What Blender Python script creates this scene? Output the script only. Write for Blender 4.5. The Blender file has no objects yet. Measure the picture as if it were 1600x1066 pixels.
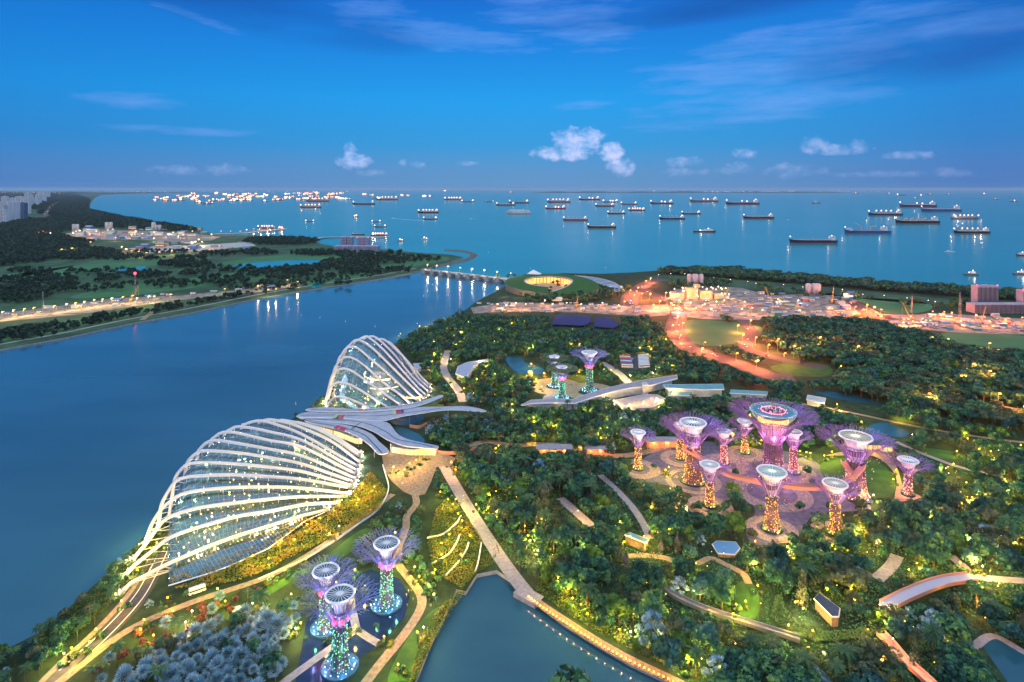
import bpy, math, random
import numpy as np
from mathutils import Vector
random.seed(7); RNG = np.random.default_rng(7)
sc = bpy.context.scene; C = sc.collection; D = bpy.data; PI = math.pi
# ------------------------------------------------------------------ camera, sky, sun, exposure
H = 195.0; F = 960.0; HOR = 295.0; CX = 800.0          # eye height (m), focal length and horizon of the photograph
cam = D.objects.new('camera', D.cameras.new('camera')); C.objects.link(cam); sc.camera = cam
cam.location = (0, 0, H); cam.rotation_euler = (math.radians(90), 0, 0)
cam.data.sensor_width = 36; cam.data.lens = 36 * F / 1600
cam.data.shift_y = -(533 - HOR) / 1600; cam.data.clip_end = 200000; cam.data.clip_start = 1
sc.view_settings.view_transform = 'Standard'; sc.view_settings.look = 'None'
sc.view_settings.exposure = 0.27; sc.view_settings.gamma = 1
try:
    sc.cycles.sample_clamp_indirect = 2.0; sc.cycles.max_bounces = 6; sc.cycles.transparent_max_bounces = 12
    sc.cycles.diffuse_bounces = 2; sc.cycles.glossy_bounces = 3; sc.cycles.use_light_tree = True
    sc.cycles.caustics_reflective = False; sc.cycles.caustics_refractive = False
except Exception: pass
SUN_EL = math.radians(14); SUN_AZ = math.radians(195)     # the afterglow lies behind the camera
world = D.worlds.new('World'); sc.world = world; world.use_nodes = True
W = world.node_tree; W.nodes.clear()
def wn(t, **k):
    n = W.nodes.new(t)
    for a, b in k.items(): setattr(n, a, b)
    return n
def wset(sock, v):
    if isinstance(v, bpy.types.NodeSocket): W.links.new(v, sock)
    else: sock.default_value = v
def wm(op, a, b=0.0, c=None, clamp=False):
    n = wn('ShaderNodeMath', operation=op, use_clamp=clamp); wset(n.inputs[0], a); wset(n.inputs[1], b)
    if c is not None: wset(n.inputs[2], c)
    return n.outputs[0]
def wmix(f, a, b, mode='MIX'):
    n = wn('ShaderNodeMix', data_type='RGBA', blend_type=mode, clamp_factor=True)
    wset(n.inputs[0], f); wset(n.inputs[6], a); wset(n.inputs[7], b); return n.outputs[2]
def wramp(f, stops, interp='LINEAR'):
    n = wn('ShaderNodeValToRGB'); wset(n.inputs[0], f); r = n.color_ramp; r.interpolation = interp
    while len(r.elements) < len(stops): r.elements.new(0.5)
    for e, (p, c) in zip(r.elements, stops): e.position = p; e.color = (*c, 1) if len(c) == 3 else c
    return n.outputs[0]
gen = wn('ShaderNodeTexCoord').outputs['Generated']
sep = wn('ShaderNodeSeparateXYZ'); W.links.new(gen, sep.inputs[0])
dx, dy, dz = sep.outputs
az = wm('ARCTAN2', dx, dy); el = wm('ARCSINE', wm('MINIMUM', wm('MAXIMUM', dz, -1.0), 1.0))
elp = wm('DIVIDE', el, PI / 2, clamp=True)
def deg(d): return d / 90.0
skyc = wramp(elp, [(0.0, (.075, .225, .46)), (deg(1.6), (.060, .220, .48)), (deg(4), (.010, .238, .56)), (deg(8), (.0, .262, .67)),
                   (deg(12.5), (.0, .19, .61)), (deg(17), (.0, .12, .52)), (deg(28), (.14, .34, .68)), (deg(45), (.62, .80, 1.02)), (deg(62), (.98, 1.10, 1.20)), (1.0, (1.05, 1.15, 1.22))])
# darker towards the sides of the east, a pale warm afterglow in the west
side = wm('MULTIPLY', wm('POWER', wm('ABSOLUTE', wm('ADD', az, -0.02)), 2.0), wm('ADD', 1.05, wm('MULTIPLY', az, 0.42)))
side = wm('MULTIPLY', side, wm('GREATER_THAN', dy, 0.0)); side = wm('MINIMUM', side, 0.52)
lowf = wm('SUBTRACT', 1.0, wm('MULTIPLY', elp, 2.2), clamp=True); side = wm('MULTIPLY', side, lowf)
skyc = wmix(side, skyc, (.0, .065, .36, 1))
def fbm(vec, scale, det=5, rough=.55, off=0.0):
    n = wn('ShaderNodeTexNoise'); n.inputs['Scale'].default_value = scale; n.inputs['Detail'].default_value = det
    n.inputs['Roughness'].default_value = rough; W.links.new(vec, n.inputs['Vector']); return n.outputs[0]
def cvec(sx, sy, off=0.0, shear=0.0):
    n = wn('ShaderNodeCombineXYZ'); wset(n.inputs[0], wm('MULTIPLY', wm('ADD', az, wm('MULTIPLY', el, shear)), sx)); wset(n.inputs[1], wm('MULTIPLY', el, sy)); n.inputs[2].default_value = off
    return n.outputs[0]
def ae(px, py):
    a = math.atan((px - CX) / F); return a, math.atan((HOR - py) / math.hypot(F, px - CX))
def blob(px, py, wx, wy):
    a, e = ae(px, py); u = wm('DIVIDE', wm('SUBTRACT', az, a), wx / F); v = wm('DIVIDE', wm('SUBTRACT', el, e), wy / F)
    return wm('SUBTRACT', 1.0, wm('ADD', wm('MULTIPLY', u, u), wm('MULTIPLY', v, v)))
def tilt(px, py, wx, wy, sl):                              # elongated sloping patch
    a, e = ae(px, py); da = wm('SUBTRACT', az, a); u = wm('DIVIDE', da, wx / F)
    v = wm('DIVIDE', wm('SUBTRACT', wm('SUBTRACT', el, e), wm('MULTIPLY', da, sl)), wy / F)
    return wm('SUBTRACT', 1.0, wm('ADD', wm('MULTIPLY', u, u), wm('MULTIPLY', v, v)))
def vmax(l):
    r = l[0]
    for x in l[1:]: r = wm('MAXIMUM', r, x)
    return r
wisp = fbm(cvec(7, 46, 1.3, -0.6), 1.0, 7, .62); wisp2 = fbm(cvec(16, 90, 5.3, -0.5), 1.0, 6, .6)
wm_ = vmax([tilt(1230, 88, 280, 60, .16), tilt(1180, 160, 220, 46, .10), tilt(1250, 118, 210, 20, .16), tilt(700, 55, 210, 30, -.10), tilt(930, 55, 120, 34, -.05), tilt(590, 12, 130, 28, -.18),
            tilt(300, 205, 130, 9, -.02), tilt(215, 158, 80, 16, .0), tilt(905, 166, 60, 10, .06), tilt(310, 28, 70, 10, -.25), tilt(1500, 30, 120, 40, 0), tilt(860, 20, 160, 40, 0)])
wis = wm('MULTIPLY', wm('ADD', wm('MULTIPLY', wm_, .75), wm('ADD', wm('MULTIPLY', wisp, 2.0), wm('SUBTRACT', wisp2, 1.78))), 1.1, clamp=True)
wis = wm('MULTIPLY', wis, wm('GREATER_THAN', dy, 0.05))
skyc = wmix(wm('MULTIPLY', wis, .62), skyc, (.14, .30, .74, 1))
dk = fbm(cvec(3.2, 13, 9.1, -.3), 1.0, 4, .5)
dkm = wm('MULTIPLY', vmax([tilt(440, 25, 240, 40, -.12), tilt(1500, 60, 220, 60, .1), tilt(1130, 8, 320, 26, .05)]), 1.0, clamp=True)
skyc = wmix(wm('MULTIPLY', wm('MULTIPLY', dkm, wm('MULTIPLY', wm('SUBTRACT', dk, .26), 2.6, clamp=True)), .95), skyc, (.0, .075, .36, 1))
puff = fbm(cvec(34, 44, 2.2), 1.0, 6, .58); puff2 = fbm(cvec(90, 110, 7.7), 1.0, 5, .55)
cm = vmax([blob(900, 222, 46, 26), blob(880, 240, 58, 14), blob(928, 214, 26, 14), blob(956, 238, 20, 20), blob(968, 262, 26, 18), blob(548, 245, 16, 24), blob(556, 252, 30, 14)])
cm2 = vmax([blob(1270, 226, 22, 18), blob(1310, 234, 44, 9),
           blob(1338, 228, 14, 12), blob(1068, 254, 32, 10), blob(1068, 270, 36, 10), blob(1165, 240, 22, 9), blob(1148, 264, 30, 12), blob(1240, 268, 44, 14), blob(278, 266, 34, 9), blob(350, 264, 40, 10), blob(730, 256, 22, 6), blob(655, 258, 18, 7), blob(630, 255, 8, 8), blob(575, 270, 26, 6), blob(1420, 243, 30, 7), blob(1490, 270, 30, 8), blob(1380, 272, 60, 6)])
pn = wm('ADD', wm('MULTIPLY', puff, 1.7), wm('ADD', wm('MULTIPLY', puff2, .8), -1.36))
cum = wm('MAXIMUM', wm('MULTIPLY', wm('ADD', wm('MULTIPLY', cm, .74), pn), 1.7, clamp=True), wm('MULTIPLY', wm('MULTIPLY', wm('ADD', wm('MULTIPLY', cm2, .60), pn), 1.5, clamp=True), .5))
cum = wm('MULTIPLY', cum, wm('GREATER_THAN', dy, 0.05))
ccol = wramp(wm('ADD', wm('MULTIPLY', puff2, .9), wm('MULTIPLY', puff, .5)), [(.42, (.17, .35, .75)), (.66, (.33, .46, .82)), (.92, (.56, .57, .84))])
lowfade = wm('MULTIPLY', el, 22.0, clamp=True)
skyc = wmix(wm('MULTIPLY', cum, wm('MULTIPLY', lowfade, .85)), skyc, ccol)
nish = wn('ShaderNodeTexSky', sky_type='NISHITA', sun_disc=False, sun_elevation=SUN_EL, sun_rotation=SUN_AZ, altitude=200, air_density=1.0, dust_density=.6, ozone_density=3.0)
tot = wmix(1.0, wmix(1.0, skyc, (10, 10, 10, 1), 'MULTIPLY'), wmix(1.0, nish.outputs[0], (.06, .06, .06, 1), 'MULTIPLY'), 'ADD')
bg = wn('ShaderNodeBackground'); bg.inputs[1].default_value = 0.1; W.links.new(tot, bg.inputs[0])
wo = wn('ShaderNodeOutputWorld'); W.links.new(bg.outputs[0], wo.inputs[0])
sun = D.objects.new('sun', D.lights.new('sun', 'SUN')); C.objects.link(sun)
sun.data.energy = 0.55; sun.data.angle = math.radians(25); sun.data.color = (1, .90, .86)
sun.rotation_euler = (math.radians(62), 0, math.radians(-15)); sun['label'] = 'low afterglow of the sun behind the viewer'

# ------------------------------------------------------------------ helpers
LZ = 2.0
def G(px, py, z=LZ):                                       # ground point seen at a place of the photograph, used as map survey
    Y = F * (H - z) / (py - HOR); return Vector(((px - CX) / F * Y, Y, z))
def P(p):                                                  # inverse, to keep sight lines along paths free of planting
    return (CX + F * p[0] / p[1], HOR + F * (H - p[2]) / p[1])
def crom(pts, n=8, closed=False):
    pts = [Vector(p) for p in pts]; out = []; m = len(pts)
    rng = range(m if closed else m - 1)
    for i in rng:
        a = pts[(i - 1) % m] if closed or i > 0 else pts[0] * 2 - pts[1]
        b = pts[i]; c = pts[(i + 1) % m]
        d = pts[(i + 2) % m] if closed or i + 2 < m else pts[-1] * 2 - pts[-2]
        for k in range(n):
            t = k / n; out.append(.5 * ((2 * b) + (c - a) * t + (2 * a - 5 * b + 4 * c - d) * t * t + (3 * b - a - 3 * c + d) * t ** 3))
    if not closed: out.append(pts[-1].copy())
    return out
def resample(pts, n):
    L = [0]
    for a, b in zip(pts, pts[1:]): L.append(L[-1] + (b - a).length)
    out = []; j = 0
    for k in range(n):
        s = L[-1] * k / (n - 1)
        while j < len(L) - 2 and L[j + 1] < s: j += 1
        t = (s - L[j]) / max(1e-6, L[j + 1] - L[j]); out.append(pts[j].lerp(pts[j + 1], min(1, t)))
    return out
class MB:
    def __init__(s): s.v = []; s.f = []; s.m = []; s.cut = []
    def add(s, vs, fs, mi=0):
        o = len(s.v); s.cut.append((o, len(s.f))); s.v += [tuple(v) for v in vs]; s.f += [tuple(i + o for i in f) for f in fs]; s.m += [mi] * len(fs)
    def box(s, c, sz, rz=0, mi=0, taper=1.0):
        cx, cy, cz = c; a, b, h = sz[0] / 2, sz[1] / 2, sz[2]; co, si = math.cos(rz), math.sin(rz); vs = []
        for z, k in ((0, 1), (h, taper)):
            for x, y in ((-a, -b), (a, -b), (a, b), (-a, b)): vs.append((cx + (x * co - y * si) * k, cy + (x * si + y * co) * k, cz + z))
        s.add(vs, [(3, 2, 1, 0), (4, 5, 6, 7), (0, 1, 5, 4), (1, 2, 6, 5), (2, 3, 7, 6), (3, 0, 4, 7)], mi)
    def tube(s, pts, r, n=6, mi=0, cap=True, closed=False):
        pts = [Vector(p) for p in pts]; m = len(pts); vs = []; rr = r if isinstance(r, (list, tuple)) else [r] * m
        up = Vector((0, 0, 1))
        for i, p in enumerate(pts):
            if closed: t = pts[(i + 1) % m] - pts[i - 1]
            else: t = pts[min(i + 1, m - 1)] - pts[max(i - 1, 0)]
            t = t.normalized() if t.length > 1e-9 else up
            a = t.cross(up)
            if a.length < .05: a = t.cross(Vector((1, 0, 0)))
            a.normalize(); b = a.cross(t)
            for k in range(n):
                w = 2 * PI * k / n; vs.append(p + (a * math.cos(w) + b * math.sin(w)) * rr[i])
        fs = []
        for i in range(m if closed else m - 1):
            j = (i + 1) % m
            for k in range(n): fs.append((i * n + k, i * n + (k + 1) % n, j * n + (k + 1) % n, j * n + k))
        if cap and not closed: fs += [tuple(range(n - 1, -1, -1)), tuple((m - 1) * n + k for k in range(n))]
        s.add(vs, fs, mi)
    def lathe(s, prof, n=20, c=(0, 0, 0), mi=0, a0=0, a1=2 * PI):
        full = abs(a1 - a0 - 2 * PI) < 1e-6; k = n if full else n + 1; vs = []
        for r, z in prof:
            for i in range(k):
                w = a0 + (a1 - a0) * i / n; vs.append((c[0] + r * math.cos(w), c[1] + r * math.sin(w), c[2] + z))
        fs = []
        for j in range(len(prof) - 1):
            for i in range(n):
                i2 = (i + 1) % k; fs.append((j * k + i, j * k + i2, (j + 1) * k + i2, (j + 1) * k + i))
        s.add(vs, fs, mi)
    def disc(s, c, r, n=24, mi=0, ry=None):
        ry = ry or r; s.add([(c[0] + r * math.cos(2 * PI * i / n), c[1] + ry * math.sin(2 * PI * i / n), c[2]) for i in range(n)], [tuple(range(n))], mi)
    def prism(s, pts, z0, z1, mi=0, mside=None):
        n = len(pts); ar = sum(pts[i][0] * pts[(i + 1) % n][1] - pts[(i + 1) % n][0] * pts[i][1] for i in range(n))
        if ar < 0: pts = list(reversed(pts))
        s.add([(p[0], p[1], z1) for p in pts], [tuple(range(n))], mi)
        s.add([(p[0], p[1], z0) for p in pts] + [(p[0], p[1], z1) for p in pts], [(i, (i + 1) % n, (i + 1) % n + n, i + n) for i in range(n)], mi if mside is None else mside)
    def ball(s, c, r, mi=0, sz=1.0):                       # octahedral bulb, subdivided once
        v = [Vector(q) for q in ((1, 0, 0), (-1, 0, 0), (0, 1, 0), (0, -1, 0), (0, 0, 1), (0, 0, -1))]
        s.add([(c[0] + q.x * r, c[1] + q.y * r, c[2] + q.z * r * sz) for q in v], [(0, 2, 4), (2, 1, 4), (1, 3, 4), (3, 0, 4), (2, 0, 5), (1, 2, 5), (3, 1, 5), (0, 3, 5)], mi)
    def ribbon(s, pts, w, z=None, mi=0):
        pts = [Vector(p) for p in pts]; vs = []; m = len(pts)
        for i, p in enumerate(pts):
            t = pts[min(i + 1, m - 1)] - pts[max(i - 1, 0)]; nrm = Vector((-t.y, t.x, 0)).normalized()
            ww = (w[i] if isinstance(w, (list, tuple)) else w) / 2; zz = p.z if z is None else z
            vs += [(p.x + nrm.x * ww, p.y + nrm.y * ww, zz), (p.x - nrm.x * ww, p.y - nrm.y * ww, zz)]
        s.add(vs, [(2 * i + 1, 2 * i + 3, 2 * i + 2, 2 * i) for i in range(m - 1)], mi)
    def mesh(s, name, mats, smooth=False):
        me = D.meshes.new(name); me.from_pydata(s.v, [], s.f)
        for m in (mats if isinstance(mats, (list, tuple)) else [mats]): me.materials.append(m)
        me.polygons.foreach_set('material_index', s.m)
        if smooth: me.polygons.foreach_set('use_smooth', [True] * len(s.f))
        me.update(); return me
    def each(s, name, mats, parent, cap=100):              # every piece a part of its own
        if len(s.cut) > cap: o = s.build(name + '_mass', mats, parent); o['kind'] = 'stuff'; return
        for (v0, f0), (v1, f1) in zip(s.cut, s.cut[1:] + [(len(s.v), len(s.f))]):
            q = MB(); q.v = s.v[v0:v1]; q.f = [tuple(i - v0 for i in f) for f in s.f[f0:f1]]; q.m = s.m[f0:f1]; q.build(name, mats, parent)
    def build(s, name, mats, parent=None, smooth=False, loc=None):
        return obj(name, s.mesh(name, mats, smooth), parent, loc)
def obj(name, me, parent=None, loc=None):
    o = D.objects.new(name, me); C.objects.link(o)
    if parent: o.parent = parent
    if loc is not None: o.location = loc
    return o
def tag(o, label, cat, group=None, kind=None):
    if label: o['label'] = label
    if cat: o['category'] = cat
    if group: o['group'] = group
    if kind: o['kind'] = kind
    return o
def struct(o): o['kind'] = 'structure'; return o
def thing(name, label, cat, loc=(0, 0, 0), rz=0, group=None):
    o = D.objects.new(name, None); C.objects.link(o); o.location = loc; o.rotation_euler = (0, 0, rz); o.empty_display_size = .5
    return tag(o, label, cat, group)
def copytree(o, parent=None):
    c = o.copy(); C.objects.link(c)
    if parent: c.parent = parent
    for ch in o.children: copytree(ch, c)
    return c
def plight(parent, loc, power, col, r=.3, name='lamp_light'):
    l = D.lights.new(name, 'POINT'); l.energy = power; l.color = col; l.shadow_soft_size = r
    o = D.objects.new(name, l); C.objects.link(o); o.parent = parent; o.location = loc; return o

# ------------------------------------------------------------------ materials
def newmat(name):
    m = D.materials.new(name); m.use_nodes = True; t = m.node_tree; return m, t, t.nodes['Principled BSDF']
def flat(name, col, rough=.6, metal=0, spec=.3):
    m, t, b = newmat(name); b.inputs['Base Color'].default_value = (*col, 1); b.inputs['Roughness'].default_value = rough; b.inputs['Metallic'].default_value = metal
    b.inputs['Specular IOR Level'].default_value = spec; return m
def noisy(name, c1, c2, scale, rough=.8, det=6, bump=0, c3=None, lo=.35, hi=.65, spec=.2, metal=0):
    m, t, b = newmat(name); N = t.nodes; g = N.new('ShaderNodeNewGeometry'); n = N.new('ShaderNodeTexNoise'); n.inputs['Scale'].default_value = scale; n.inputs['Detail'].default_value = det
    n.inputs['Roughness'].default_value = .62; t.links.new(g.outputs['Position'], n.inputs['Vector'])
    r = N.new('ShaderNodeValToRGB'); r.color_ramp.elements[0].position = lo; r.color_ramp.elements[1].position = hi
    r.color_ramp.elements[0].color = (*c1, 1); r.color_ramp.elements[1].color = (*c2, 1)
    if c3: e = r.color_ramp.elements.new((lo + hi) / 2); e.color = (*c3, 1)
    t.links.new(n.outputs[0], r.inputs[0]); t.links.new(r.outputs[0], b.inputs['Base Color'])
    b.inputs['Roughness'].default_value = rough; b.inputs['Specular IOR Level'].default_value = spec; b.inputs['Metallic'].default_value = metal
    if bump:
        bp = N.new('ShaderNodeBump'); bp.inputs['Strength'].default_value = bump; t.links.new(n.outputs[0], bp.inputs['Height']); t.links.new(bp.outputs[0], b.inputs['Normal'])
    return m
def glow(name, col, s, sampled=False):
    m, t, b = newmat(name); b.inputs['Base Color'].default_value = (*[min(1, c) for c in col], 1); b.inputs['Emission Color'].default_value = (*col, 1); b.inputs['Emission Strength'].default_value = s
    if not sampled: m.cycles.emission_sampling = 'NONE'
    return m
def leafmat(name, stops, trans=.25, rough=.6):
    m, t, b = newmat(name); N = t.nodes; L = t.links
    a = N.new('ShaderNodeAttribute'); a.attribute_name = 'tone'; oi = N.new('ShaderNodeObjectInfo')
    ad = N.new('ShaderNodeMath'); ad.operation = 'MULTIPLY_ADD'; L.new(oi.outputs['Random'], ad.inputs[0]); ad.inputs[1].default_value = .46; L.new(a.outputs['Fac'], ad.inputs[2])
    su = N.new('ShaderNodeMath'); su.operation = 'SUBTRACT'; L.new(ad.outputs[0], su.inputs[0]); su.inputs[1].default_value = .23
    r = N.new('ShaderNodeValToRGB'); e = r.color_ramp
    while len(e.elements) < len(stops): e.elements.new(.5)
    for q, (p, c) in zip(e.elements, stops): q.position = p; q.color = (*c, 1)
    L.new(su.outputs[0], r.inputs[0]); L.new(r.outputs[0], b.inputs['Base Color']); b.inputs['Roughness'].default_value = rough; b.inputs['Specular IOR Level'].default_value = .25
    tr = N.new('ShaderNodeBsdfTranslucent'); L.new(r.outputs[0], tr.inputs[0]); mx = N.new('ShaderNodeMixShader'); mx.inputs[0].default_value = trans
    L.new(b.outputs[0], mx.inputs[1]); L.new(tr.outputs[0], mx.inputs[2]); L.new(mx.outputs[0], N['Material Output'].inputs[0]); return m
def watermat(name, c1, c2, scale, rough, bump, bscale):
    m, t, b = newmat(name); N = t.nodes; L = t.links; g = N.new('ShaderNodeNewGeometry')
    mp = N.new('ShaderNodeMapping'); mp.inputs['Scale'].default_value = (1, 2.2, 1); L.new(g.outputs['Position'], mp.inputs[0])
    n = N.new('ShaderNodeTexNoise'); n.inputs['Scale'].default_value = scale; n.inputs['Detail'].default_value = 5; L.new(mp.outputs[0], n.inputs[0])
    r = N.new('ShaderNodeValToRGB'); r.color_ramp.elements[0].position = .35; r.color_ramp.elements[1].position = .65
    r.color_ramp.elements[0].color = (*c1, 1); r.color_ramp.elements[1].color = (*c2, 1); L.new(n.outputs[0], r.inputs[0]); L.new(r.outputs[0], b.inputs['Base Color'])
    b.inputs['Roughness'].default_value = rough; b.inputs['IOR'].default_value = 1.33; b.inputs['Specular IOR Level'].default_value = .5
    n2 = N.new('ShaderNodeTexNoise'); n2.inputs['Scale'].default_value = bscale; n2.inputs['Detail'].default_value = 3; L.new(mp.outputs[0], n2.inputs[0])
    bp = N.new('ShaderNodeBump'); bp.inputs['Strength'].default_value = bump; bp.inputs['Distance'].default_value = .3; L.new(n2.outputs[0], bp.inputs['Height']); L.new(bp.outputs[0], b.inputs['Normal']); return m
M = {}
M['sea'] = watermat('sea_water', (.006, .180, .190), (.010, .215, .228), .0016, .20, .10, .05)
M['res'] = watermat('reservoir_water', (.020, .090, .142), (.030, .116, .180), .005, .14, .06, .12)
M['lake'] = watermat('lake_water', (.018, .078, .125), (.022, .090, .138), .03, .10, .05, .3)
M['ground'] = noisy('garden_soil', (.010, .026, .015), (.028, .060, .024), .12, .95)
M['bank'] = noisy('meadow', (.018, .050, .030), (.060, .130, .058), .016, .95, c3=(.035, .085, .045))
M['lawn'] = noisy('lawn', (.025, .080, .018), (.045, .125, .028), .15, .95)
M['fair'] = noisy('fairway', (.04, .13, .055), (.055, .17, .07), .02, .95)
M['sandpath'] = noisy('sand_path', (.21, .155, .105), (.36, .275, .19), .5, .9)
M['pave'] = noisy('grey_paving', (.23, .21, .25), (.36, .32, .35), .5, .85)
M['plaza'] = noisy('plaza_paving', (.05, .065, .11), (.11, .115, .18), .35, .7)
M['ringpave'] = noisy('ring_paving', (.10, .095, .105), (.33, .29, .28), 1.1, .85)
M['asph'] = noisy('asphalt', (.05, .05, .055), (.085, .08, .085), .4, .85)
M['mark'] = flat('road_paint', (.75, .72, .65))
M['conc'] = noisy('concrete', (.30, .29, .28), (.46, .44, .42), .3, .85)
M['rock'] = noisy('rock_armour', (.05, .055, .06), (.18, .17, .16), .35, .95, bump=.6)
M['earth'] = noisy('bare_earth', (.09, .08, .075), (.34, .27, .22), .09, .95, c3=(.25, .21, .19))
M['white'] = flat('white_paint', (.72, .69, .70), .4)
M['offwhite'] = noisy('off_white_render', (.40, .39, .40), (.56, .54, .55), .15, .8)
M['steel'] = flat('steel', (.32, .34, .38), .4, .7)
M['darksteel'] = flat('dark_steel', (.05, .055, .07), .5, .4)
M['roofgrey'] = noisy('roof_sheet', (.30, .32, .42), (.40, .42, .52), .25, .5)
M['navy'] = flat('navy_strip', (.015, .025, .07), .4)
M['teal'] = noisy('teal_roof', (.10, .26, .30), (.15, .33, .36), .3, .6)
M['net'] = noisy('blue_shade_net', (.008, .02, .10), (.014, .032, .15), .3, .8)
M['wood'] = noisy('timber_deck', (.20, .13, .09), (.34, .23, .17), .8, .8)
M['pinkwall'] = noisy('coral_wall', (.55, .22, .16), (.68, .30, .22), .3, .8)
M['trunk'] = noisy('bark', (.06, .045, .035), (.14, .11, .08), 2.0, .95)
M['greyslab'] = noisy('tower_render', (.62, .60, .62), (.76, .74, .74), .03, .8)
def B(*s): return list(s)
M['leaf'] = leafmat('broad_leaves', [(0, (.010, .050, .042)), (.3, (.028, .115, .078)), (.6, (.062, .195, .105)), (.82, (.13, .29, .11)), (1, (.22, .37, .10))], .32)
M['leafy'] = leafmat('yellow_green_leaves', [(0, (.025, .07, .015)), (.4, (.07, .17, .03)), (.75, (.15, .27, .04)), (1, (.26, .36, .06))], .32)
M['leafb'] = leafmat('blue_green_leaves', [(0, (.014, .060, .060)), (.4, (.042, .145, .125)), (.75, (.095, .24, .19)), (1, (.17, .33, .26))], .3)
M['leaf2'] = leafmat('olive_leaves', [(0, (.035, .06, .035)), (.5, (.085, .12, .065)), (1, (.17, .20, .11))])
M['olivey'] = leafmat('pale_olive_leaves', [(0, (.05, .09, .04)), (.5, (.14, .20, .08)), (1, (.28, .32, .14))], .3)
M['palmleaf'] = leafmat('palm_fronds', [(0, (.014, .055, .030)), (.5, (.035, .10, .045)), (1, (.09, .17, .06))])
M['silver'] = leafmat('silver_fronds', [(0, (.07, .17, .24)), (.5, (.20, .36, .45)), (1, (.42, .58, .68))], .12)
M['flower'] = leafmat('bed_plants', [(0, (.03, .08, .02)), (.45, (.10, .16, .02)), (.75, (.24, .22, .02)), (1, (.36, .20, .03))])
M['maroon'] = leafmat('russet_leaves', [(0, (.06, .025, .025)), (.5, (.14, .05, .045)), (1, (.26, .10, .06))])
M['farleaf'] = leafmat('far_leaves', [(0, (.008, .030, .026)), (.5, (.016, .050, .034)), (1, (.035, .085, .042))])
M['amber'] = glow('amber_bulb', (1, .40, .04), 5); M['warm'] = glow('warm_bulb', (1, .64, .28), 9); M['yellow'] = glow('yellow_bulb', (1, .55, .03), 3.2)
M['cool'] = glow('cool_bulb', (.75, .90, 1), 12); M['red'] = glow('red_glow', (1, .05, .10), 5); M['green'] = glow('green_bulb', (.30, 1, .38), 3.0); M['pink'] = glow('pink_bulb', (1, .35, .55), 5)
M['blueb'] = glow('blue_bulb', (.35, .65, 1), 5); M['orange'] = glow('orange_bulb', (1, .30, .05), 6); M['rose'] = glow('rose_bulb', (1, .62, .50), 6); M['shiplamp'] = glow('ship_lamp', (1, .52, .36), 2.6); M['shipwarm'] = glow('ship_warm_lamp', (1, .72, .45), 3.2); M['shiporange'] = glow('ship_orange_lamp', (1, .30, .08), 3); M['vamber'] = glow('vine_amber', (1, .40, .03), 2.6); M['vyellow'] = glow('vine_yellow', (1, .58, .04), 2.6); M['vgreen'] = glow('vine_green', (.28, 1, .30), 1.6); M['vcool'] = glow('vine_cool', (.16, .85, .62), 1.3); M['vpink'] = glow('vine_pink', (1, .36, .42), 3)
M['litwin'] = glow('lit_window', (1, .58, .26), .8); M['litorange'] = glow('lit_orange_wall', (1, .42, .10), 1.5, True)
# ------------------------------------------------------------------ setting: water, land, paths
def gp(l, z=LZ): return [G(x, y, z) for x, y in l]
def sheet(name, pts, mat, z, kind='structure'):
    b = MB(); q = [(p[0], p[1], z) for p in pts]
    ar = sum(q[i][0] * q[(i + 1) % len(q)][1] - q[(i + 1) % len(q)][0] * q[i][1] for i in range(len(q)))
    if ar < 0: q = q[::-1]
    b.add(q, [tuple(range(len(q)))]); o = b.build(name, mat); o['kind'] = kind; return o
b = MB(); b.add([(-70000, -2000, 0), (70000, -2000, 0), (70000, 75000, 0), (-70000, 75000, 0)], [(0, 1, 2, 3)]); struct(b.build('sea', M['sea']))
RES = [(668, 421), (805, 438), (812, 446), (780, 462), (730, 495), (640, 540), (560, 610), (480, 680), (400, 760), (250, 900), (60, 1030), (-60, 1130), (-700, 1130), (-700, 500), (-150, 540), (0, 520), (200, 480), (380, 450), (560, 424), (640, 412)]
sheet('reservoir', gp(RES, .05), M['res'], .05)
LAKE = [(690, 900), (745, 870), (840, 905), (950, 990), (1100, 1080), (1120, 1150), (560, 1150), (620, 1080), (660, 980)]
sheet('lake', gp(LAKE, .06), M['lake'], .06)
GARDEN = [(-330, 1290), (-60, 1060), (0, 1020), (56, 991), (96, 960), (121, 938), (152, 910), (197, 867), (225, 839), (268, 792), (303, 757), (345, 722), (395, 690), (440, 664), (470, 647), (505, 620), (560, 570), (610, 541), (640, 525), (680, 510), (720, 490), (745, 471), (772, 457), (800, 441), (806, 436),
          (830, 431), (880, 427), (940, 428), (985, 426), (1040, 422), (1100, 425), (1200, 434), (1300, 442), (1400, 449), (1500, 457), (1600, 463), (1750, 473), (2300, 505), (2300, 1290),
          (1190, 1150), (1130, 1085), (1050, 1066), (985, 1035), (930, 1003), (880, 972), (832, 935), (822, 930), (800, 906), (776, 891), (745, 897), (728, 924), (713, 921), (700, 950), (675, 1000), (655, 1050), (640, 1085), (610, 1150), (570, 1290)]
def land(name, px, mat, z1=LZ, pts=None):
    b = MB(); b.prism(pts or gp(px, z1), -1.0, z1, 0, 1); return struct(b.build(name, [mat, M['conc']]))
land('garden_ground', GARDEN, M['ground'])
BANK = [(-700, 660), (-150, 572), (0, 546), (100, 528), (200, 506), (300, 488), (380, 471), (450, 458), (500, 450), (560, 441), (610, 433), (640, 427), (668, 421), (676, 416), (700, 411), (724, 402), (704, 398), (653, 395), (591, 389), (530, 386), (500, 381), (487, 375), (440, 372), (400, 368), (345, 367), (313, 361), (279, 357), (253, 350), (197, 341), (158, 336), (138, 326), (141, 319), (146, 311), (158, 304.5), (200, 303), (240, 302.4), (235, 300.2), (160, 299.3), (0, 298.6), (-900, 298.6), (-1500, 380), (-1200, 600)]
land('east_bank', BANK, M['bank'])
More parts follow.
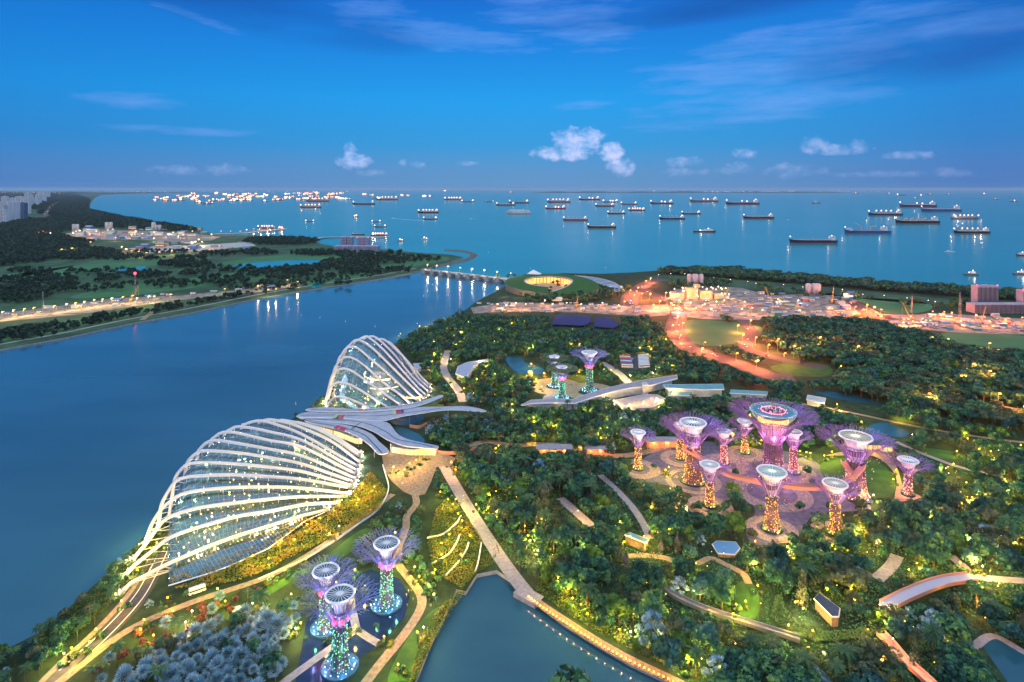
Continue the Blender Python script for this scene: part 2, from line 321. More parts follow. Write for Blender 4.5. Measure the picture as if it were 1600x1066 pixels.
b = MB(); b.prism([(-420, 60), (420, 60), (420, 226), (190, 226), (60, 232), (-60, 226), (-420, 226)], -1, 1.9); struct(b.build('near_bank', M['ground']))
# rock breakwater hooking into the sea, and the jetties
b = MB(); pts = crom([G(676, 417), G(708, 410), G(729, 405), G(740, 399), G(737, 395), G(722, 392), G(697, 390)], 8)
vs = [];
for i, p in enumerate(pts):
    t = (pts[min(i + 1, len(pts) - 1)] - pts[max(i - 1, 0)]).normalized(); n = Vector((-t.y, t.x, 0))
    for q, z in ((-13, -1), (-4, 3.2), (4, 3.2), (13, -1)): vs.append((p.x + n.x * q, p.y + n.y * q, z + random.uniform(-.4, .4)))
b.add(vs, [(4 * i + k, 4 * i + k + 1, 4 * i + k + 5, 4 * i + k + 4) for i in range(len(pts) - 1) for k in range(3)])
tag(b.build('breakwater', M['rock']), 'curved grey rock breakwater hooking out into the sea beyond the barrage', 'breakwater')
for pl, w, lab in (([(330, 366), (380, 364), (420, 360), (447, 357.5)], 26, 'long lit jetty reaching out to moored barges left of the slab blocks'), ([(486, 374), (505, 371), (530, 370), (560, 369.5), (585, 370), (606, 369)], 26, 'low dark jetty behind the two slab blocks')):
    b = MB(); pts = crom([G(x, y, 4) for x, y in pl], 6); b.ribbon(pts, w, 4); b.ribbon([Vector((p.x, p.y - w / 2, 2)) for p in pts], .5, 2)
    vs = [];
    for p in pts: vs += [(p.x, p.y - w / 2, 4), (p.x, p.y - w / 2, 1.6)]
    b.add(vs, [(2 * i, 2 * i + 1, 2 * i + 3, 2 * i + 2) for i in range(len(pts) - 1)])
    for p in pts[::2]: b.tube([(p.x, p.y, -1), (p.x, p.y, 4)], 1.6, 6)
    tag(b.build('jetty', M['conc']), lab, 'jetty', 'jetties on the sea shore')
# hills on the horizon
def ridge(name, px, base_py_Y, hs):
    b = MB(); Y = base_py_Y; n = len(hs); vs = []
    for i, h in enumerate(hs):
        x = ((px[0] + (px[1] - px[0]) * i / (n - 1)) - CX) / F * Y
        for dy_, k in ((-900, 0), (-350, .55), (0, 1), (500, .6), (1100, 0)): vs.append((x, Y + dy_, max(-1, h * k * random.uniform(.9, 1.1) - 1)))
    b.add(vs, [(5 * i + k, 5 * (i + 1) + k, 5 * (i + 1) + k + 1, 5 * i + k + 1) for i in range(n - 1) for k in range(4)])
    return struct(b.build(name, M['hill'], smooth=True))
M['hill'] = noisy('wooded_hill', (.012, .035, .04), (.02, .05, .05), .002, .95)
ridge('hills', (-260, 170), 23000, [60, 90, 120, 110, 150, 190, 150, 110, 90, 95, 70, 60, 80, 95, 60, 20])
ridge('far_island', (824, 1340), 30000, [0, 30, 60, 40, 55, 70, 40, 40, 60, 30, 60, 70, 55, 40, 40, 66, 74, 50, 70, 60, 40, 50, 20, 0])
ridge('far_coast', (150, 330), 27000, [30, 40, 30, 50, 30, 40, 20, 10])
# patches of the east bank
z = LZ + .05
for px in ([(30, 428), (120, 414), (190, 402), (300, 398), (330, 404), (270, 412), (160, 424), (60, 436)], [(110, 466), (160, 452), (260, 440), (340, 430), (400, 424), (430, 430), (330, 446), (200, 462)], [(330, 414), (420, 400), (520, 396), (600, 399), (560, 404), (420, 412)], [(0, 520), (60, 508), (240, 478), (250, 484), (120, 516), (0, 535)],
           [(480, 440), (560, 424), (640, 408), (690, 402), (700, 406), (660, 414), (560, 434), (490, 446)], [(-300, 470), (-60, 440), (60, 420), (120, 414), (40, 432), (-100, 456), (-300, 500)]):
    sheet('fairway', crom(gp(px, z), 5, True), M['fair'], z)
for px in ([(362, 418), (380, 412), (430, 408), (490, 406), (517, 409), (470, 414), (410, 419)], [(178, 421), (205, 418), (226, 416), (226, 421), (200, 424)], [(486, 447), (500, 440), (506, 443), (494, 450)], [(76, 440), (90, 437), (92, 441), (80, 444)]):
    sheet('pond', crom(gp(px, z + .1), 5, True), M['sea'], z + .1)
sheet('construction_strip', gp([(-200, 520), (-40, 497), (0, 490), (80, 480), (180, 466), (280, 462), (330, 457), (420, 448), (470, 441), (474, 446), (420, 455), (330, 463), (240, 474), (120, 492), (0, 503), (-200, 536)], z + .05), M['earth'], z + .05)
sheet('works_yard', gp([(100, 366), (140, 358), (190, 360), (250, 362), (310, 366), (345, 370), (330, 376), (270, 378), (210, 374), (140, 374)], z + .05), M['earth'], z + .05)
sheet('works_ground', gp([(200, 388), (250, 384), (300, 384), (390, 378), (400, 384), (320, 392), (230, 396)], z + .05), M['conc'], z + .05)
RIB = []                                                    # (points, width) of paths, kept clear of trees
def path(name, px, w, mat, z=LZ + .08, clear=True, n=8, pts=None):
    pts = crom(pts or gp(px, z), n); b = MB(); b.ribbon(pts, w, z); o = struct(b.build(name, mat))
    if clear: RIB.append((pts, w))
    return o
path('road', [(-200, 436), (0, 424), (60, 419), (130, 413), (200, 408), (260, 402), (330, 401), (420, 394), (470, 391)], 14, M['asph'], z + .1)
path('road', [(185, 392), (210, 397), (235, 402), (246, 404)], 22, M['asph'], z + .14)
path('shore_path', [(-120, 560), (0, 538), (90, 522), (200, 499), (300, 481), (380, 465), (450, 452), (500, 444), (560, 435), (610, 427), (650, 419)], 6, M['pave'], z + .1)
path('path', [(222, 500), (232, 492), (240, 486)], 8, M['sandpath'], z + .2)
path('road', [(-40, 397), (40, 385), (75, 372), (95, 369), (130, 365)], 16, M['asph'], z + .2, clear=False)
path('road', [(66, 342), (72, 335), (80, 325), (92, 316)], 44, M['asph'], z + .2, clear=True)
# ---- garden side
z = LZ + .05
sheet('works_site', gp([(1055, 452), (1100, 446), (1160, 450), (1200, 462), (1300, 458), (1330, 470), (1345, 490), (1300, 502), (1180, 500), (1100, 499), (1050, 492), (1010, 495), (900, 488), (800, 487), (740, 490), (735, 481), (790, 472), (900, 476), (985, 478), (1040, 476), (1050, 462)], z), M['earth'], z)
sheet('works_site', gp([(1345, 474), (1380, 492), (1480, 490), (1560, 496), (1760, 506), (1800, 530), (1600, 523), (1480, 519), (1405, 509), (1385, 500)], z), M['earth'], z)
sheet('lawn', crom(gp([(1068, 503), (1100, 500), (1150, 504), (1190, 512), (1180, 530), (1140, 538), (1100, 540), (1070, 528)], z), 5, True), M['fair'], z)
sheet('lawn', crom(gp([(1470, 521), (1540, 521), (1620, 528), (1620, 546), (1560, 544), (1490, 534)], z), 5, True), M['fair'], z)
sheet('lawn', crom(gp([(1340, 466), (1400, 468), (1450, 474), (1450, 486), (1390, 490), (1350, 474)], z), 5, True), M['fair'], z)
sheet('lawn', crom(gp([(1010, 434), (1060, 430), (1150, 436), (1300, 450), (1420, 462), (1500, 470), (1490, 476), (1400, 472), (1300, 462), (1180, 452), (1060, 442)], z), 5, True), M['bank'], z)
sheet('lawn', crom(gp([(1205, 572), (1270, 566), (1300, 576), (1290, 588), (1230, 586)], z), 5, True), M['lawn'], z)
sheet('lawn', crom(gp([(1282, 726), (1310, 716), (1360, 716), (1395, 742), (1396, 772), (1370, 778), (1320, 770), (1290, 750)], z + .1), 6, True), M['lawn'], z + .1)
sheet('lawn', crom(gp([(1440, 700), (1500, 708), (1505, 716), (1460, 716)], z), 5, True), M['lawn'], z)
sheet('lawn', crom(gp([(1150, 915), (1165, 908), (1182, 920), (1186, 955), (1170, 970), (1150, 950)], z), 5, True), M['lawn'], z)
sheet('lawn', crom(gp([(635, 1000), (668, 960), (690, 950), (668, 1000), (648, 1056), (620, 1080), (606, 1060)], z), 5, True), M['lawn'], z)
sheet('lawn', crom(gp([(400, 930), (440, 905), (500, 875), (560, 830), (580, 830), (540, 868), (470, 900), (420, 930)], z), 5, True), M['lawn'], z)
path('road', [(982, 478), (986, 462), (1000, 450), (1016, 441), (1036, 436)], 30, M['asph'], z + .06)
path('road', [(1000, 452), (1030, 464), (1054, 474), (1060, 490), (1055, 512), (1062, 530), (1080, 545), (1130, 560), (1200, 586), (1240, 590)], 26, M['asph'], z + .10)
path('road', [(1160, 500), (1175, 520), (1165, 540), (1190, 553), (1240, 566), (1290, 574)], 17, M['asph'], z + .12)
path('road', [(1310, 464), (1340, 478), (1362, 492), (1395, 500)], 24, M['asph'], z + .12)
path('road', [(1010, 443), (1050, 437), (1120, 441), (1230, 449), (1330, 457), (1420, 466), (1500, 474), (1560, 478)], 9, M['asph'], z + .05)
path('promenade', [(690, 722), (712, 760), (734, 797), (760, 838), (785, 876), (806, 905), (826, 930)], 7.4, M['pave'], z + .10)
SAND = [(597, 712), (612, 704), (650, 708), (690, 706), (712, 716), (706, 728), (682, 730), (674, 752), (664, 772), (648, 776), (630, 768), (612, 752), (600, 735)]
sheet('forecourt', gp(SAND, z + .15), M['sandpath'], z + .15)
path('path', [(648, 770), (650, 788), (636, 806), (634, 825), (622, 858), (622, 880), (636, 900), (655, 925), (659, 944), (648, 968), (625, 1000), (600, 1030), (572, 1066), (540, 1110)], 4.2, M['sandpath'], z + .18)
path('path', [(40, 1110), (110, 1052), (200, 985), (300, 941), (400, 908), (460, 880), (520, 842), (560, 812), (590, 790), (614, 772)], 4.0, M['sandpath'], z + .12)
path('road', [(20, 1140), (100, 1050), (170, 985), (215, 935), (236, 900), (252, 868), (264, 840), (300, 780)], 8.5, M['asph'], z + .06)
path('kerb_path', [(-5, 1140), (82, 1048), (150, 985), (196, 935), (220, 898), (238, 868), (252, 840)], 2.6, M['sandpath'], z + .10)
for off in (-.30, .30):
    pts = [p + Vector((off * 8, -off * 2, 0)) for p in crom(gp([(100, 1050), (170, 985), (215, 935), (236, 900), (252, 868), (264, 840)], z + .1), 8)]
    b = MB(); b.ribbon(pts, .5, z + .12); struct(b.build('road_marking', M['mark']))
path('boardwalk', [(826, 930), (850, 948), (880, 968), (930, 1000), (985, 1031), (1050, 1062), (1110, 1092)], 4.3, M['wood'], z + .10)
path('path', [(875, 778), (900, 800), (924, 822)], 6, M['pave'], z + .10)
path('path', [(938, 742), (966, 768), (990, 795), (1006, 820), (1016, 842)], 4.5, M['pave'], z + .10)
path('path', [(700, 548), (693, 572), (700, 590), (716, 610), (724, 628)], 8, M['pave'], z + .10)
path('path', [(940, 566), (965, 582), (985, 600), (1000, 608)], 9, M['pave'], z + .10)
path('path', [(1400, 690), (1425, 702), (1460, 716), (1500, 730), (1560, 744)], 4, M['pave'], z + .10)
path('path', [(1485, 868), (1505, 885), (1520, 900), (1560, 905), (1640, 910)], 5, M['pave'], z + .10)
path('path', [(1060, 880), (1090, 880), (1110, 872), (1130, 880), (1160, 896), (1170, 912)], 3.6, M['sandpath'], z + .10)
path('path', [(975, 870), (1005, 868), (1040, 872), (1062, 882)], 4, M['sandpath'], z + .12)
path('path', [(1370, 905), (1392, 885), (1402, 868)], 6, M['pave'], z + .10)
path('path', [(1130, 634), (1190, 628), (1260, 632), (1330, 645), (1440, 668), (1540, 684), (1640, 696)], 4.2, M['sandpath'], z + .10)
path('path', [(1440, 610), (1500, 622), (1560, 634), (1640, 648)], 5, M['sandpath'], z + .10)
path('path', [(720, 700), (760, 690), (800, 696), (850, 694), (900, 700), (960, 712), (1010, 706), (1060, 690)], 7, M['sandpath'], z + .10)
PLAZA = [(985, 738), (1012, 712), (1060, 694), (1110, 690), (1150, 702), (1210, 702), (1250, 712), (1284, 728), (1300, 752), (1345, 780), (1360, 796), (1310, 800), (1270, 806), (1250, 832), (1212, 850), (1174, 848), (1166, 822), (1180, 800), (1168, 778), (1142, 780), (1124, 788), (1098, 798), (1078, 772), (1048, 760), (1018, 754), (988, 746)]
sheet('plaza', crom(gp(PLAZA, z + .06), 4, True), M['plaza'], z + .06)
def ringpad(px, py, r0, r1, mat=None, zz=.12, name='ring_paving'):
    c = G(px, py); b = MB(); n = 40; vs = []
    for i in range(n):
        a = 2 * PI * i / n; vs += [(c.x + r0 * math.cos(a), c.y + r0 * math.sin(a), z + zz), (c.x + r1 * math.cos(a), c.y + r1 * math.sin(a), z + zz)]
    b.add(vs, [(2 * i, 2 * i + 1, 2 * ((i + 1) % n) + 1, 2 * ((i + 1) % n)) for i in range(n)]); return struct(b.build(name, mat or M['ringpave']))
for k, (x, y, r0, r1) in enumerate(((997, 733, 8, 15), (1164, 709, 8, 14), (1132, 726, 8, 17), (1083, 752, 14, 18), (1240, 740, 8, 15), (1206, 770, 15, 24), (1206, 827, 8, 14), (1305, 834, 7, 13), (1109, 793, 7, 14), (1063, 717, 8, 14))): ringpad(x, y, r0, r1, zz=.12 + .01 * k)
ringpad(868, 604, 9, 26, M['sandpath'], .1); ringpad(882, 624, 9, 20, M['pave'], .12); ringpad(922, 612, 12, 26, M['sandpath'], .14)
sheet('path', crom(gp([(1290, 712), (1330, 704), (1372, 706), (1400, 728), (1412, 760), (1440, 778), (1400, 784), (1398, 776), (1399, 742), (1366, 713), (1310, 712)], z + .02), 4, True), M['sandpath'], z + .02)
# silver garden ground with its Y-shaped walk
sheet('dark_pool', gp([(478, 975), (500, 940), (540, 905), (580, 890), (625, 905), (640, 932), (632, 965), (600, 1000), (560, 1030), (520, 1070), (460, 1075)], z + .10), watermat('dark_pool_water', (.006, .016, .06), (.01, .024, .08), .1, .12, .05, .4), z + .10)
YC = (557, 984)
for q, w in (([(546, 915), (550, 950), YC], 3.6), ([YC, (575, 996), (592, 1006)], 3.6), ([YC, (530, 1003), (490, 1032), (452, 1060), (420, 1085)], 3.6)):
    path('walkway', q, w, M['pave'], z + .16 + .01 * len(q))
# ponds in the garden
for px in ([(612, 657), (640, 652), (658, 648), (662, 656), (640, 664), (618, 664)], [(618, 668), (640, 672), (656, 680), (664, 690), (650, 690), (626, 680)], [(790, 560), (812, 556), (820, 566), (845, 574), (850, 584), (815, 584), (800, 576)], [(1356, 668), (1380, 660), (1400, 666), (1420, 676), (1408, 684), (1380, 680), (1370, 690)]):
    sheet('pond', crom(gp(px, z + .1), 4, True), M['res'], z + .1)
sheet('pond', gp([(1534, 1008), (1552, 996), (1600, 1018), (1700, 1066), (1760, 1130), (1620, 1130), (1570, 1060)], z + .1), M['lake'], z + .1)
path('boardwalk', [(1520, 1012), (1552, 994), (1602, 1020), (1660, 1048)], 3.5, M['pave'], z + .16)
for px, mt in (([(866, 498), (872, 491), (922, 494), (924, 503), (914, 509), (862, 507)], 0), ([(930, 496), (952, 495), (968, 508), (958, 513), (928, 510)], 0)):
    b = MB(); pts = gp(px, 5); b.prism(pts, 4.6, 5, 0)
    o = thing('shade_net_roof', ('large flat dark blue shade net roof beside the works' if px[0][0] == 866 else 'smaller flat dark blue shade net roof next to the palms'), 'roof', pts[0], group='dark blue shade net roofs')
    n = b.build('net', M['net'], o); n.location = -Vector(pts[0]); q = MB()
    for p in pts: q.tube([(p.x - pts[0].x, p.y - pts[0].y, -3), (p.x - pts[0].x, p.y - pts[0].y, -.4)], .3, 6)
    q.each('post', M['steel'], o)
# ------------------------------------------------------------------ the two glass domes
def glassmat():
    m, t, b = newmat('dome_glass'); N = t.nodes; L = t.links; N.remove(b)
    tr = N.new('ShaderNodeBsdfTransparent'); tr.inputs[0].default_value = (.55, .76, .83, 1)
    gl = N.new('ShaderNodeBsdfGlossy'); gl.inputs[0].default_value = (.20, .42, .62, 1); gl.inputs[1].default_value = .06
    lw = N.new('ShaderNodeLayerWeight'); lw.inputs[0].default_value = .32
    ma = N.new('ShaderNodeMath'); ma.operation = 'MULTIPLY_ADD'; ma.inputs[1].default_value = .6; ma.inputs[2].default_value = .30; L.new(lw.outputs['Facing'], ma.inputs[0])
    mx = N.new('ShaderNodeMixShader'); L.new(ma.outputs[0], mx.inputs[0]); L.new(tr.outputs[0], mx.inputs[1]); L.new(gl.outputs[0], mx.inputs[2]); L.new(mx.outputs[0], N['Material Output'].inputs[0]); return m
M['glass'] = glassmat()
M['ribw'] = flat('rib_paint', (.64, .62, .70), .45)
def ribcurve(lf, rfpx, pts):
    A = Vector((lf[0], lf[1], LZ)); Bq = G(*rfpx, LZ); u = Bq - A; out = [A]
    for px, py in pts:
        d = Vector(((px - CX) / F, 1, -(py - HOR) / F)); s = (d.x * A.y - A.x) / (u.x - d.x * u.y); t = A.y + s * u.y
        out.append(Vector((A.x + s * u.x, t, max(LZ, H + d.z * t))))
    out.append(Bq); return resample(crom(out, 8), 48)
def dome(name, label, ribs, front, center, back_pts, rr, floor, nfine=4):
    root = thing(name, label, 'dome', (center.x, center.y, 0)); off = Vector((-center.x, -center.y, 0))
    curves = [ribcurve(*r) for r in ribs]; gl = []
    mb_front = [Vector((p.x, p.y, LZ + .1)) for p in front]
    for c in curves:
        b = MB(); b.tube([p + off for p in c], rr, 8, cap=True); b.build('rib', M['ribw'], root, True)
        for k in (0, -1): b = MB(); b.lathe([(rr * 1.5, 0), (rr * 1.5, 1.6), (rr * 1.1, 2.2)], 8, tuple(Vector((c[k].x, c[k].y, LZ)) + off)); b.build('footing', M['conc'], root)
        zm = max(range(len(c)), key=lambda i: c[i].z); k0 = next(i for i in range(zm + 1) if c[i].z > LZ + (c[zm].z - LZ) * .80)
        p0 = c[k0]; inn = (c[-1] - c[0]); inn.z = 0; inn.normalize(); g = [Vector((p0.x, p0.y, LZ)) + inn * 3.2]
        drop = 2.4
        for i in range(k0, len(c) - 2):
            p = c[i].copy(); p += inn * (3.0 * max(0, 1 - (i - k0) / 6)); p.z = max(LZ + .1, p.z - drop); g.append(p)
        pe = c[-1] - inn * 1.5; g.append(Vector((pe.x, pe.y, LZ))); gl.append((resample(g, 44), c, k0))
    rows = [resample(mb_front, 44)] + [g for g, _, _ in gl] + [resample(back_pts, 44)]
    fine = []
    for i in range(len(rows) - 1):
        for k in range(nfine):
            t = k / nfine; row = []
            for j in range(44):
                a, bq = rows[i][j], rows[i + 1][j]
                p0 = rows[max(0, i - 1)][j]; p3 = rows[min(len(rows) - 1, i + 2)][j]
                q = .5 * ((2 * a) + (bq - p0) * t + (2 * p0 - 5 * a + 4 * bq - p3) * t * t + (3 * a - p0 - 3 * bq + p3) * t ** 3)
                if i == 0: q = a.lerp(bq, t)
                q.z = max(LZ, q.z); row.append(q)
            fine.append(row)
    fine.append(rows[-1]); b = MB(); b.add([p + off for r in fine for p in r], [(i * 44 + j, i * 44 + j + 1, (i + 1) * 44 + j + 1, (i + 1) * 44 + j) for i in range(len(fine) - 1) for j in range(43)])
    b.build('glass_shell', M['glass'], root, True)
    b = MB(); up = Vector((0, 0, .06))
    for i, r in enumerate(fine): b.tube([p + off + up for p in r], .10, 3, cap=False)
    for j in range(0, 44): b.tube([r[j] + off + up for r in fine], .10, 3, cap=False)
    b.build('glazing_grid', flat('glazing_bar', (.20, .24, .28), .4), root)
    b = MB()                                                  # struts from ribs down to the glass
    for g, c, k0 in gl:
        for i in range(k0 + 3, len(c) - 3, 4): b.tube([c[i] + off, c[i] + off - Vector((0, 0, 3.2))], .16, 4)
        for i in range(max(2, k0 - 9), k0 + 2, 2):
            q = c[k0 + 3] - Vector((0, 0, 2.0 + (k0 + 2 - i) * 1.6)); q.z = max(LZ + 1, q.z); b.tube([c[i] + off, q + off], .18, 4); 
    b.build('strut_frame', M['white'], root)
    b = MB(); q = [rows[0][j] for j in range(44)] + [rows[i][-1] for i in range(1, len(rows))] + [rows[-1][j] for j in range(43, -1, -1)] + [rows[i][0] for i in range(len(rows) - 1, 0, -1)]
    q = [Vector((p.x, p.y, LZ + .3)) + off for p in q]; b.add(q, [tuple(range(len(q)))]); fl = b.build('floor', floor, root)
    b = MB(); b.ribbon([p + off + Vector((0, -.6, .5)) for p in rows[0]], 1.2); b.build('sill', M['white'], root)
    return root, curves, rows
R1 = [((-186, 293), (511, 797), [(204, 912), (225, 901), (245, 890), (264, 880.6), (285, 871), (330, 852), (375, 836), (420, 822), (475, 805.5)]),
      ((-193, 304), (529, 785.6), [(212, 882), (225, 871.6), (243, 857), (261, 843), (285, 832), (330, 818), (375, 806), (420, 799), (475, 788.5)]),
      ((-197, 319), (540, 776), [(221, 858), (229.6, 847.6), (243, 829), (255, 814.6), (270, 805.6), (300, 796), (330, 790.5), (360, 786.8), (420, 780), (475, 776)]),
      ((-199, 333), (547, 772), [(236, 822), (249, 800), (258, 790), (270, 781), (285, 772), (315, 766), (360, 762), (420, 761), (475, 763)]),
      ((-200, 347), (550, 763), [(252, 790), (262, 770), (273, 754), (288, 746.6), (315, 743.6), (360, 742), (420, 745), (475, 749.6)]),
      ((-201, 360), (553, 760), [(273, 750), (279, 739), (288, 728.6), (300, 724), (330, 723), (375, 725.6), (420, 730), (475, 737.6)]),
      ((-201, 373), (554.6, 754), [(291, 729), (297, 717), (306, 709), (315, 704.6), (330, 704.6), (375, 708), (420, 715), (475, 726)]),
      ((-200, 386), (556, 748), [(309, 709), (316, 698), (324, 691), (337.6, 688), (360, 691), (420, 701.6), (475, 713.6)]),
      ((-198, 398), (557.6, 742), [(329, 693), (337, 682), (346.6, 676), (360, 675.4), (375, 677.6), (420, 688), (475, 700)]),
      ((-194, 410), (559, 736), [(350, 682), (358, 673), (369, 667), (390, 668.5), (420, 674.6), (475, 689.6)]),
      ((-189, 424), (561, 730), [(377, 670), (384, 663), (393, 659.6), (408, 657.6), (430, 663), (475, 680.6)]),
      ((-180, 436), (562, 722), [(404, 664), (411, 658), (422.6, 655.8), (450, 661), (480, 672), (520, 691)]),
      ((-171, 446), (563, 714), [(428, 662), (436, 657.5), (445, 657), (480, 665), (520, 683)]),
      ((-160, 453), (563, 708), [(452, 663), (460, 660), (470, 661), (500, 670), (530, 686)])]
back = [Vector((-157, 456, LZ)), Vector((-135, 462, LZ)), Vector((-114, 457, LZ))]
FD, FDC, FDR = dome('glass_dome', 'large nearer white ribbed glass dome, wide and low, beside the dark channel', R1, gp([(264, 916), (290, 908), (330, 896), (360, 885), (420, 858), (477, 815), (508, 801)]), Vector((-150, 385, 0)), back, .98, M['ground'])
R2 = [((-162, 537), (580, 641), [(512, 634), (515, 628.6), (522, 621.8), (531, 620), (543, 622.6), (558, 628.6), (570, 634.5)]),
      ((-165, 543), (608, 638), [(514, 612), (518, 603), (525, 598.6), (532.5, 597.8), (547.5, 601.6), (570, 614), (592.6, 628.6)]),
      ((-167, 549), (628, 635), [(517, 592), (522, 583.5), (529.5, 577.5), (538.5, 576), (552, 581), (570, 594), (592.6, 609.8), (615, 626)]),
      ((-168, 555), (641, 631), [(522, 578), (526.5, 570), (532.5, 561.8), (543, 558), (555, 561.8), (573, 574.5), (600, 598.5), (622.6, 615)]),
      ((-168, 562), (653, 627), [(528, 565), (532.5, 556.5), (540, 545), (547.5, 542), (558, 543.8), (577.6, 559.5), (607.6, 585), (637.6, 613.5)]),
      ((-166, 570), (662, 623), [(539, 551), (546, 540), (555, 531.8), (565.5, 533), (585, 546.8), (615, 576), (645, 606)]),
      ((-162, 579), (667, 619), [(552, 541), (561, 531), (568.5, 526.5), (576, 527), (600, 547.5), (630, 580.5), (652.6, 606)]),
      ((-155, 590), (670.5, 613.5), [(568, 534), (576, 527), (583.5, 525.8), (594, 532.5), (615, 553.5), (645, 589.5)]),
      ((-147, 601), (671, 607.5), [(583, 537), (590, 531), (597, 530), (606, 535), (630, 558), (652.6, 589.5)]),
      ((-138, 612), (671, 602), [(596, 541), (604, 535), (612, 537.5), (637.6, 565.5), (660, 591)])]
back2 = [Vector((-135, 615, LZ)), Vector((-108, 622, LZ)), Vector((-84, 612, LZ))]
CF, CFC, CFR = dome('glass_dome', 'taller white ribbed glass dome rising behind the grey canopy roofs', R2, [G(521, 642), G(540, 642), G(560, 642), G(578, 642)], Vector((-125, 570, 0)), back2, 1.0, M['ground'])
# the lit planted mountain with ramps inside the far dome
t = thing('indoor_mountain', 'planted indoor mountain with glowing ramps inside the taller glass dome', 'mountain', (-120, 578, LZ)); b = MB()
prof = [(17, 0), (16, 8), (13, 16), (12, 24), (8, 31), (2, 35), (0, 35.5)]; b.lathe(prof, 18); b.build('rock_cone', M['rock'], t)
b = MB(); w = [(18.5 * math.cos(a), 18.5 * math.sin(a), 20 + 1.2 * math.sin(a)) for a in [PI * .95 + i * .17 for i in range(14)]]; b.tube(w, .55, 4)
w = [(20 * math.cos(a), 20 * math.sin(a) - 1, 11.5) for a in [PI * 1.35 + i * .17 for i in range(9)]]; b.tube(w, .45, 4); w = [(30 + 9 * math.cos(a), -18 + 5 * math.sin(a), 4) for a in [PI * 1.0 + i * .2 for i in range(14)]]; b.tube(w, .5, 4); b.build('lit_ramp', glow('ramp_light', (1, .62, .22), 5), t)
for a_, b_ in (('warm', (1, .58, .22)), ('yellow', (1, .72, .10)), ('amber', (1, .40, .06)), ('rose', (1, .36, .22))): M['i' + a_] = glow('indoor_' + a_, b_, 14)
def domelamps(root, c0, rows, n, heights, seed, pw, name_lab, cols=(('warm', (1, .65, .3)), ('yellow', (1, .75, .2)), ('amber', (1, .5, .15)), ('rose', (1, .55, .4)))):
    rr = random.Random(seed); bs = {}
    for k in range(n):
        i = rr.randrange(1, len(rows) - 1); j = rr.randrange(6, 38); base = rows[i][j]; zz = rr.uniform(*heights)
        zz = min(zz, max(.8, (base.z - LZ) * .8)); ck = cols[min(3, int(rr.random() ** 1.6 * 4))]
        p = Vector((base.x - c0.x, base.y - c0.y, LZ + zz)); bs.setdefault(ck[0], MB()).ball(p, rr.choice((.22, .36, .6)))
        if k % pw[0] == 0: plight(root, p + Vector((0, 0, .8)), pw[1], ck[1], .3, 'indoor_light')
    for k, b in bs.items(): b.each('indoor_lamp', M['i' + k], root)
domelamps(FD, Vector((-150, 385, 0)), FDR, 330, (.8, 7), 3, (6, 9000), '')
domelamps(CF, Vector((-125, 570, 0)), CFR, 90, (1, 26), 4, (3, 9000), '')
# uplights washing the rib feet
for root, cs, cen in ((FD, FDC, Vector((-150, 385, 0))), (CF, CFC, Vector((-125, 570, 0)))):
    b = MB()
    for i, c in enumerate(cs):
        d = (c[-1] - c[0]).normalized(); p = Vector((c[-1].x, c[-1].y, 0)) + Vector((d.x, d.y, 0)) * 2.2 - cen; p.z = LZ + 1.0
        b.ball(p, .34)
        if i % 2 == 0: plight(root, p + Vector((0, 0, 1.2)), 4200 if root is FD else 3600, (1, .80, .70), .3, 'foot_light')
        if (root is FD and i < 5) or (root is CF and i < 4):
            q = Vector((c[0].x, c[0].y, 0)) - Vector((d.x, d.y, 0)) * 2.6 - cen; q.z = LZ + 1.0; b.ball(q, .42)
            plight(root, q + Vector((.6, 0, 1.5)), 3600, (1, .66, .38), .3, 'foot_light')
    b.each('foot_lamp', M['warm'], root)
    for i in range(3, len(cs) - 2, 3):                        # bare point lights hung just under the shoulders of the ribs
        c = cs[i]; zm = max(c, key=lambda p: p.z); plight(root, Vector((zm.x - 2, zm.y - 1, zm.z - 5)) - cen, 900, (1, .82, .76), .5, 'shoulder_light')
# ------------------------------------------------------------------ canopy roofs of the arrival hall
def roof(px, zt, label, lines=(), patches=(), th=.7, mat='roofgrey', cols=(), walls=None, grp='grey canopy roofs of the arrival hall'):
    pts = crom(gp(px, zt), 4, True); o0 = Vector((pts[0].x, pts[0].y, 0)); t = thing('canopy_roof', label, 'roof', o0, group=grp)
    b = MB(); b.prism([p - o0 for p in pts], zt - th, zt); b.build('roof_sheet', [M[mat], M['white']], t)
    b = MB(); b.tube([p - o0 - Vector((0, 0, th / 2)) for p in pts], .35, 5, closed=True); b.build('fascia', M['white'], t)
    if lines:
        b = MB()
        for l in lines: b.ribbon([p - o0 for p in crom(gp(l, zt + .06), 6)], .9)
        b.build('roof_seam', M['navy'], t)
    for q, c in patches: b = MB(); b.add([p - o0 for p in gp(q, zt + .10)][::-1], [tuple(range(len(q)))]); b.build('skylight', c, t)
    if cols:
        b = MB()
        for x, y in cols: p = G(x, y, zt) - o0; b.tube([(p.x, p.y, LZ), (p.x, p.y, zt - th)], .28, 6)
        b.each('column', M['steel'], t)
    return t, o0
crim = flat('crimson_panel', (.42, .02, .09), .4); purp = flat('purple_panel', (.09, .03, .14), .4); lime = flat('lime_panel', (.38, .48, .20), .4)
roof([(479, 641), (486, 637.5), (520, 636.5), (548, 639), (580, 638), (620, 634), (660, 626), (688, 617.5), (690, 620), (668, 629), (640, 637), (600, 641), (560, 643), (510, 643)], 11, 'slim grey canopy roof curving along the foot of the taller glass dome', [[(486, 640), (540, 641), (600, 638.5), (660, 629)]], [([(560, 638.5), (570, 638.3), (573, 641.5), (561, 642)], crim)], cols=[(650, 634), (600, 640)])
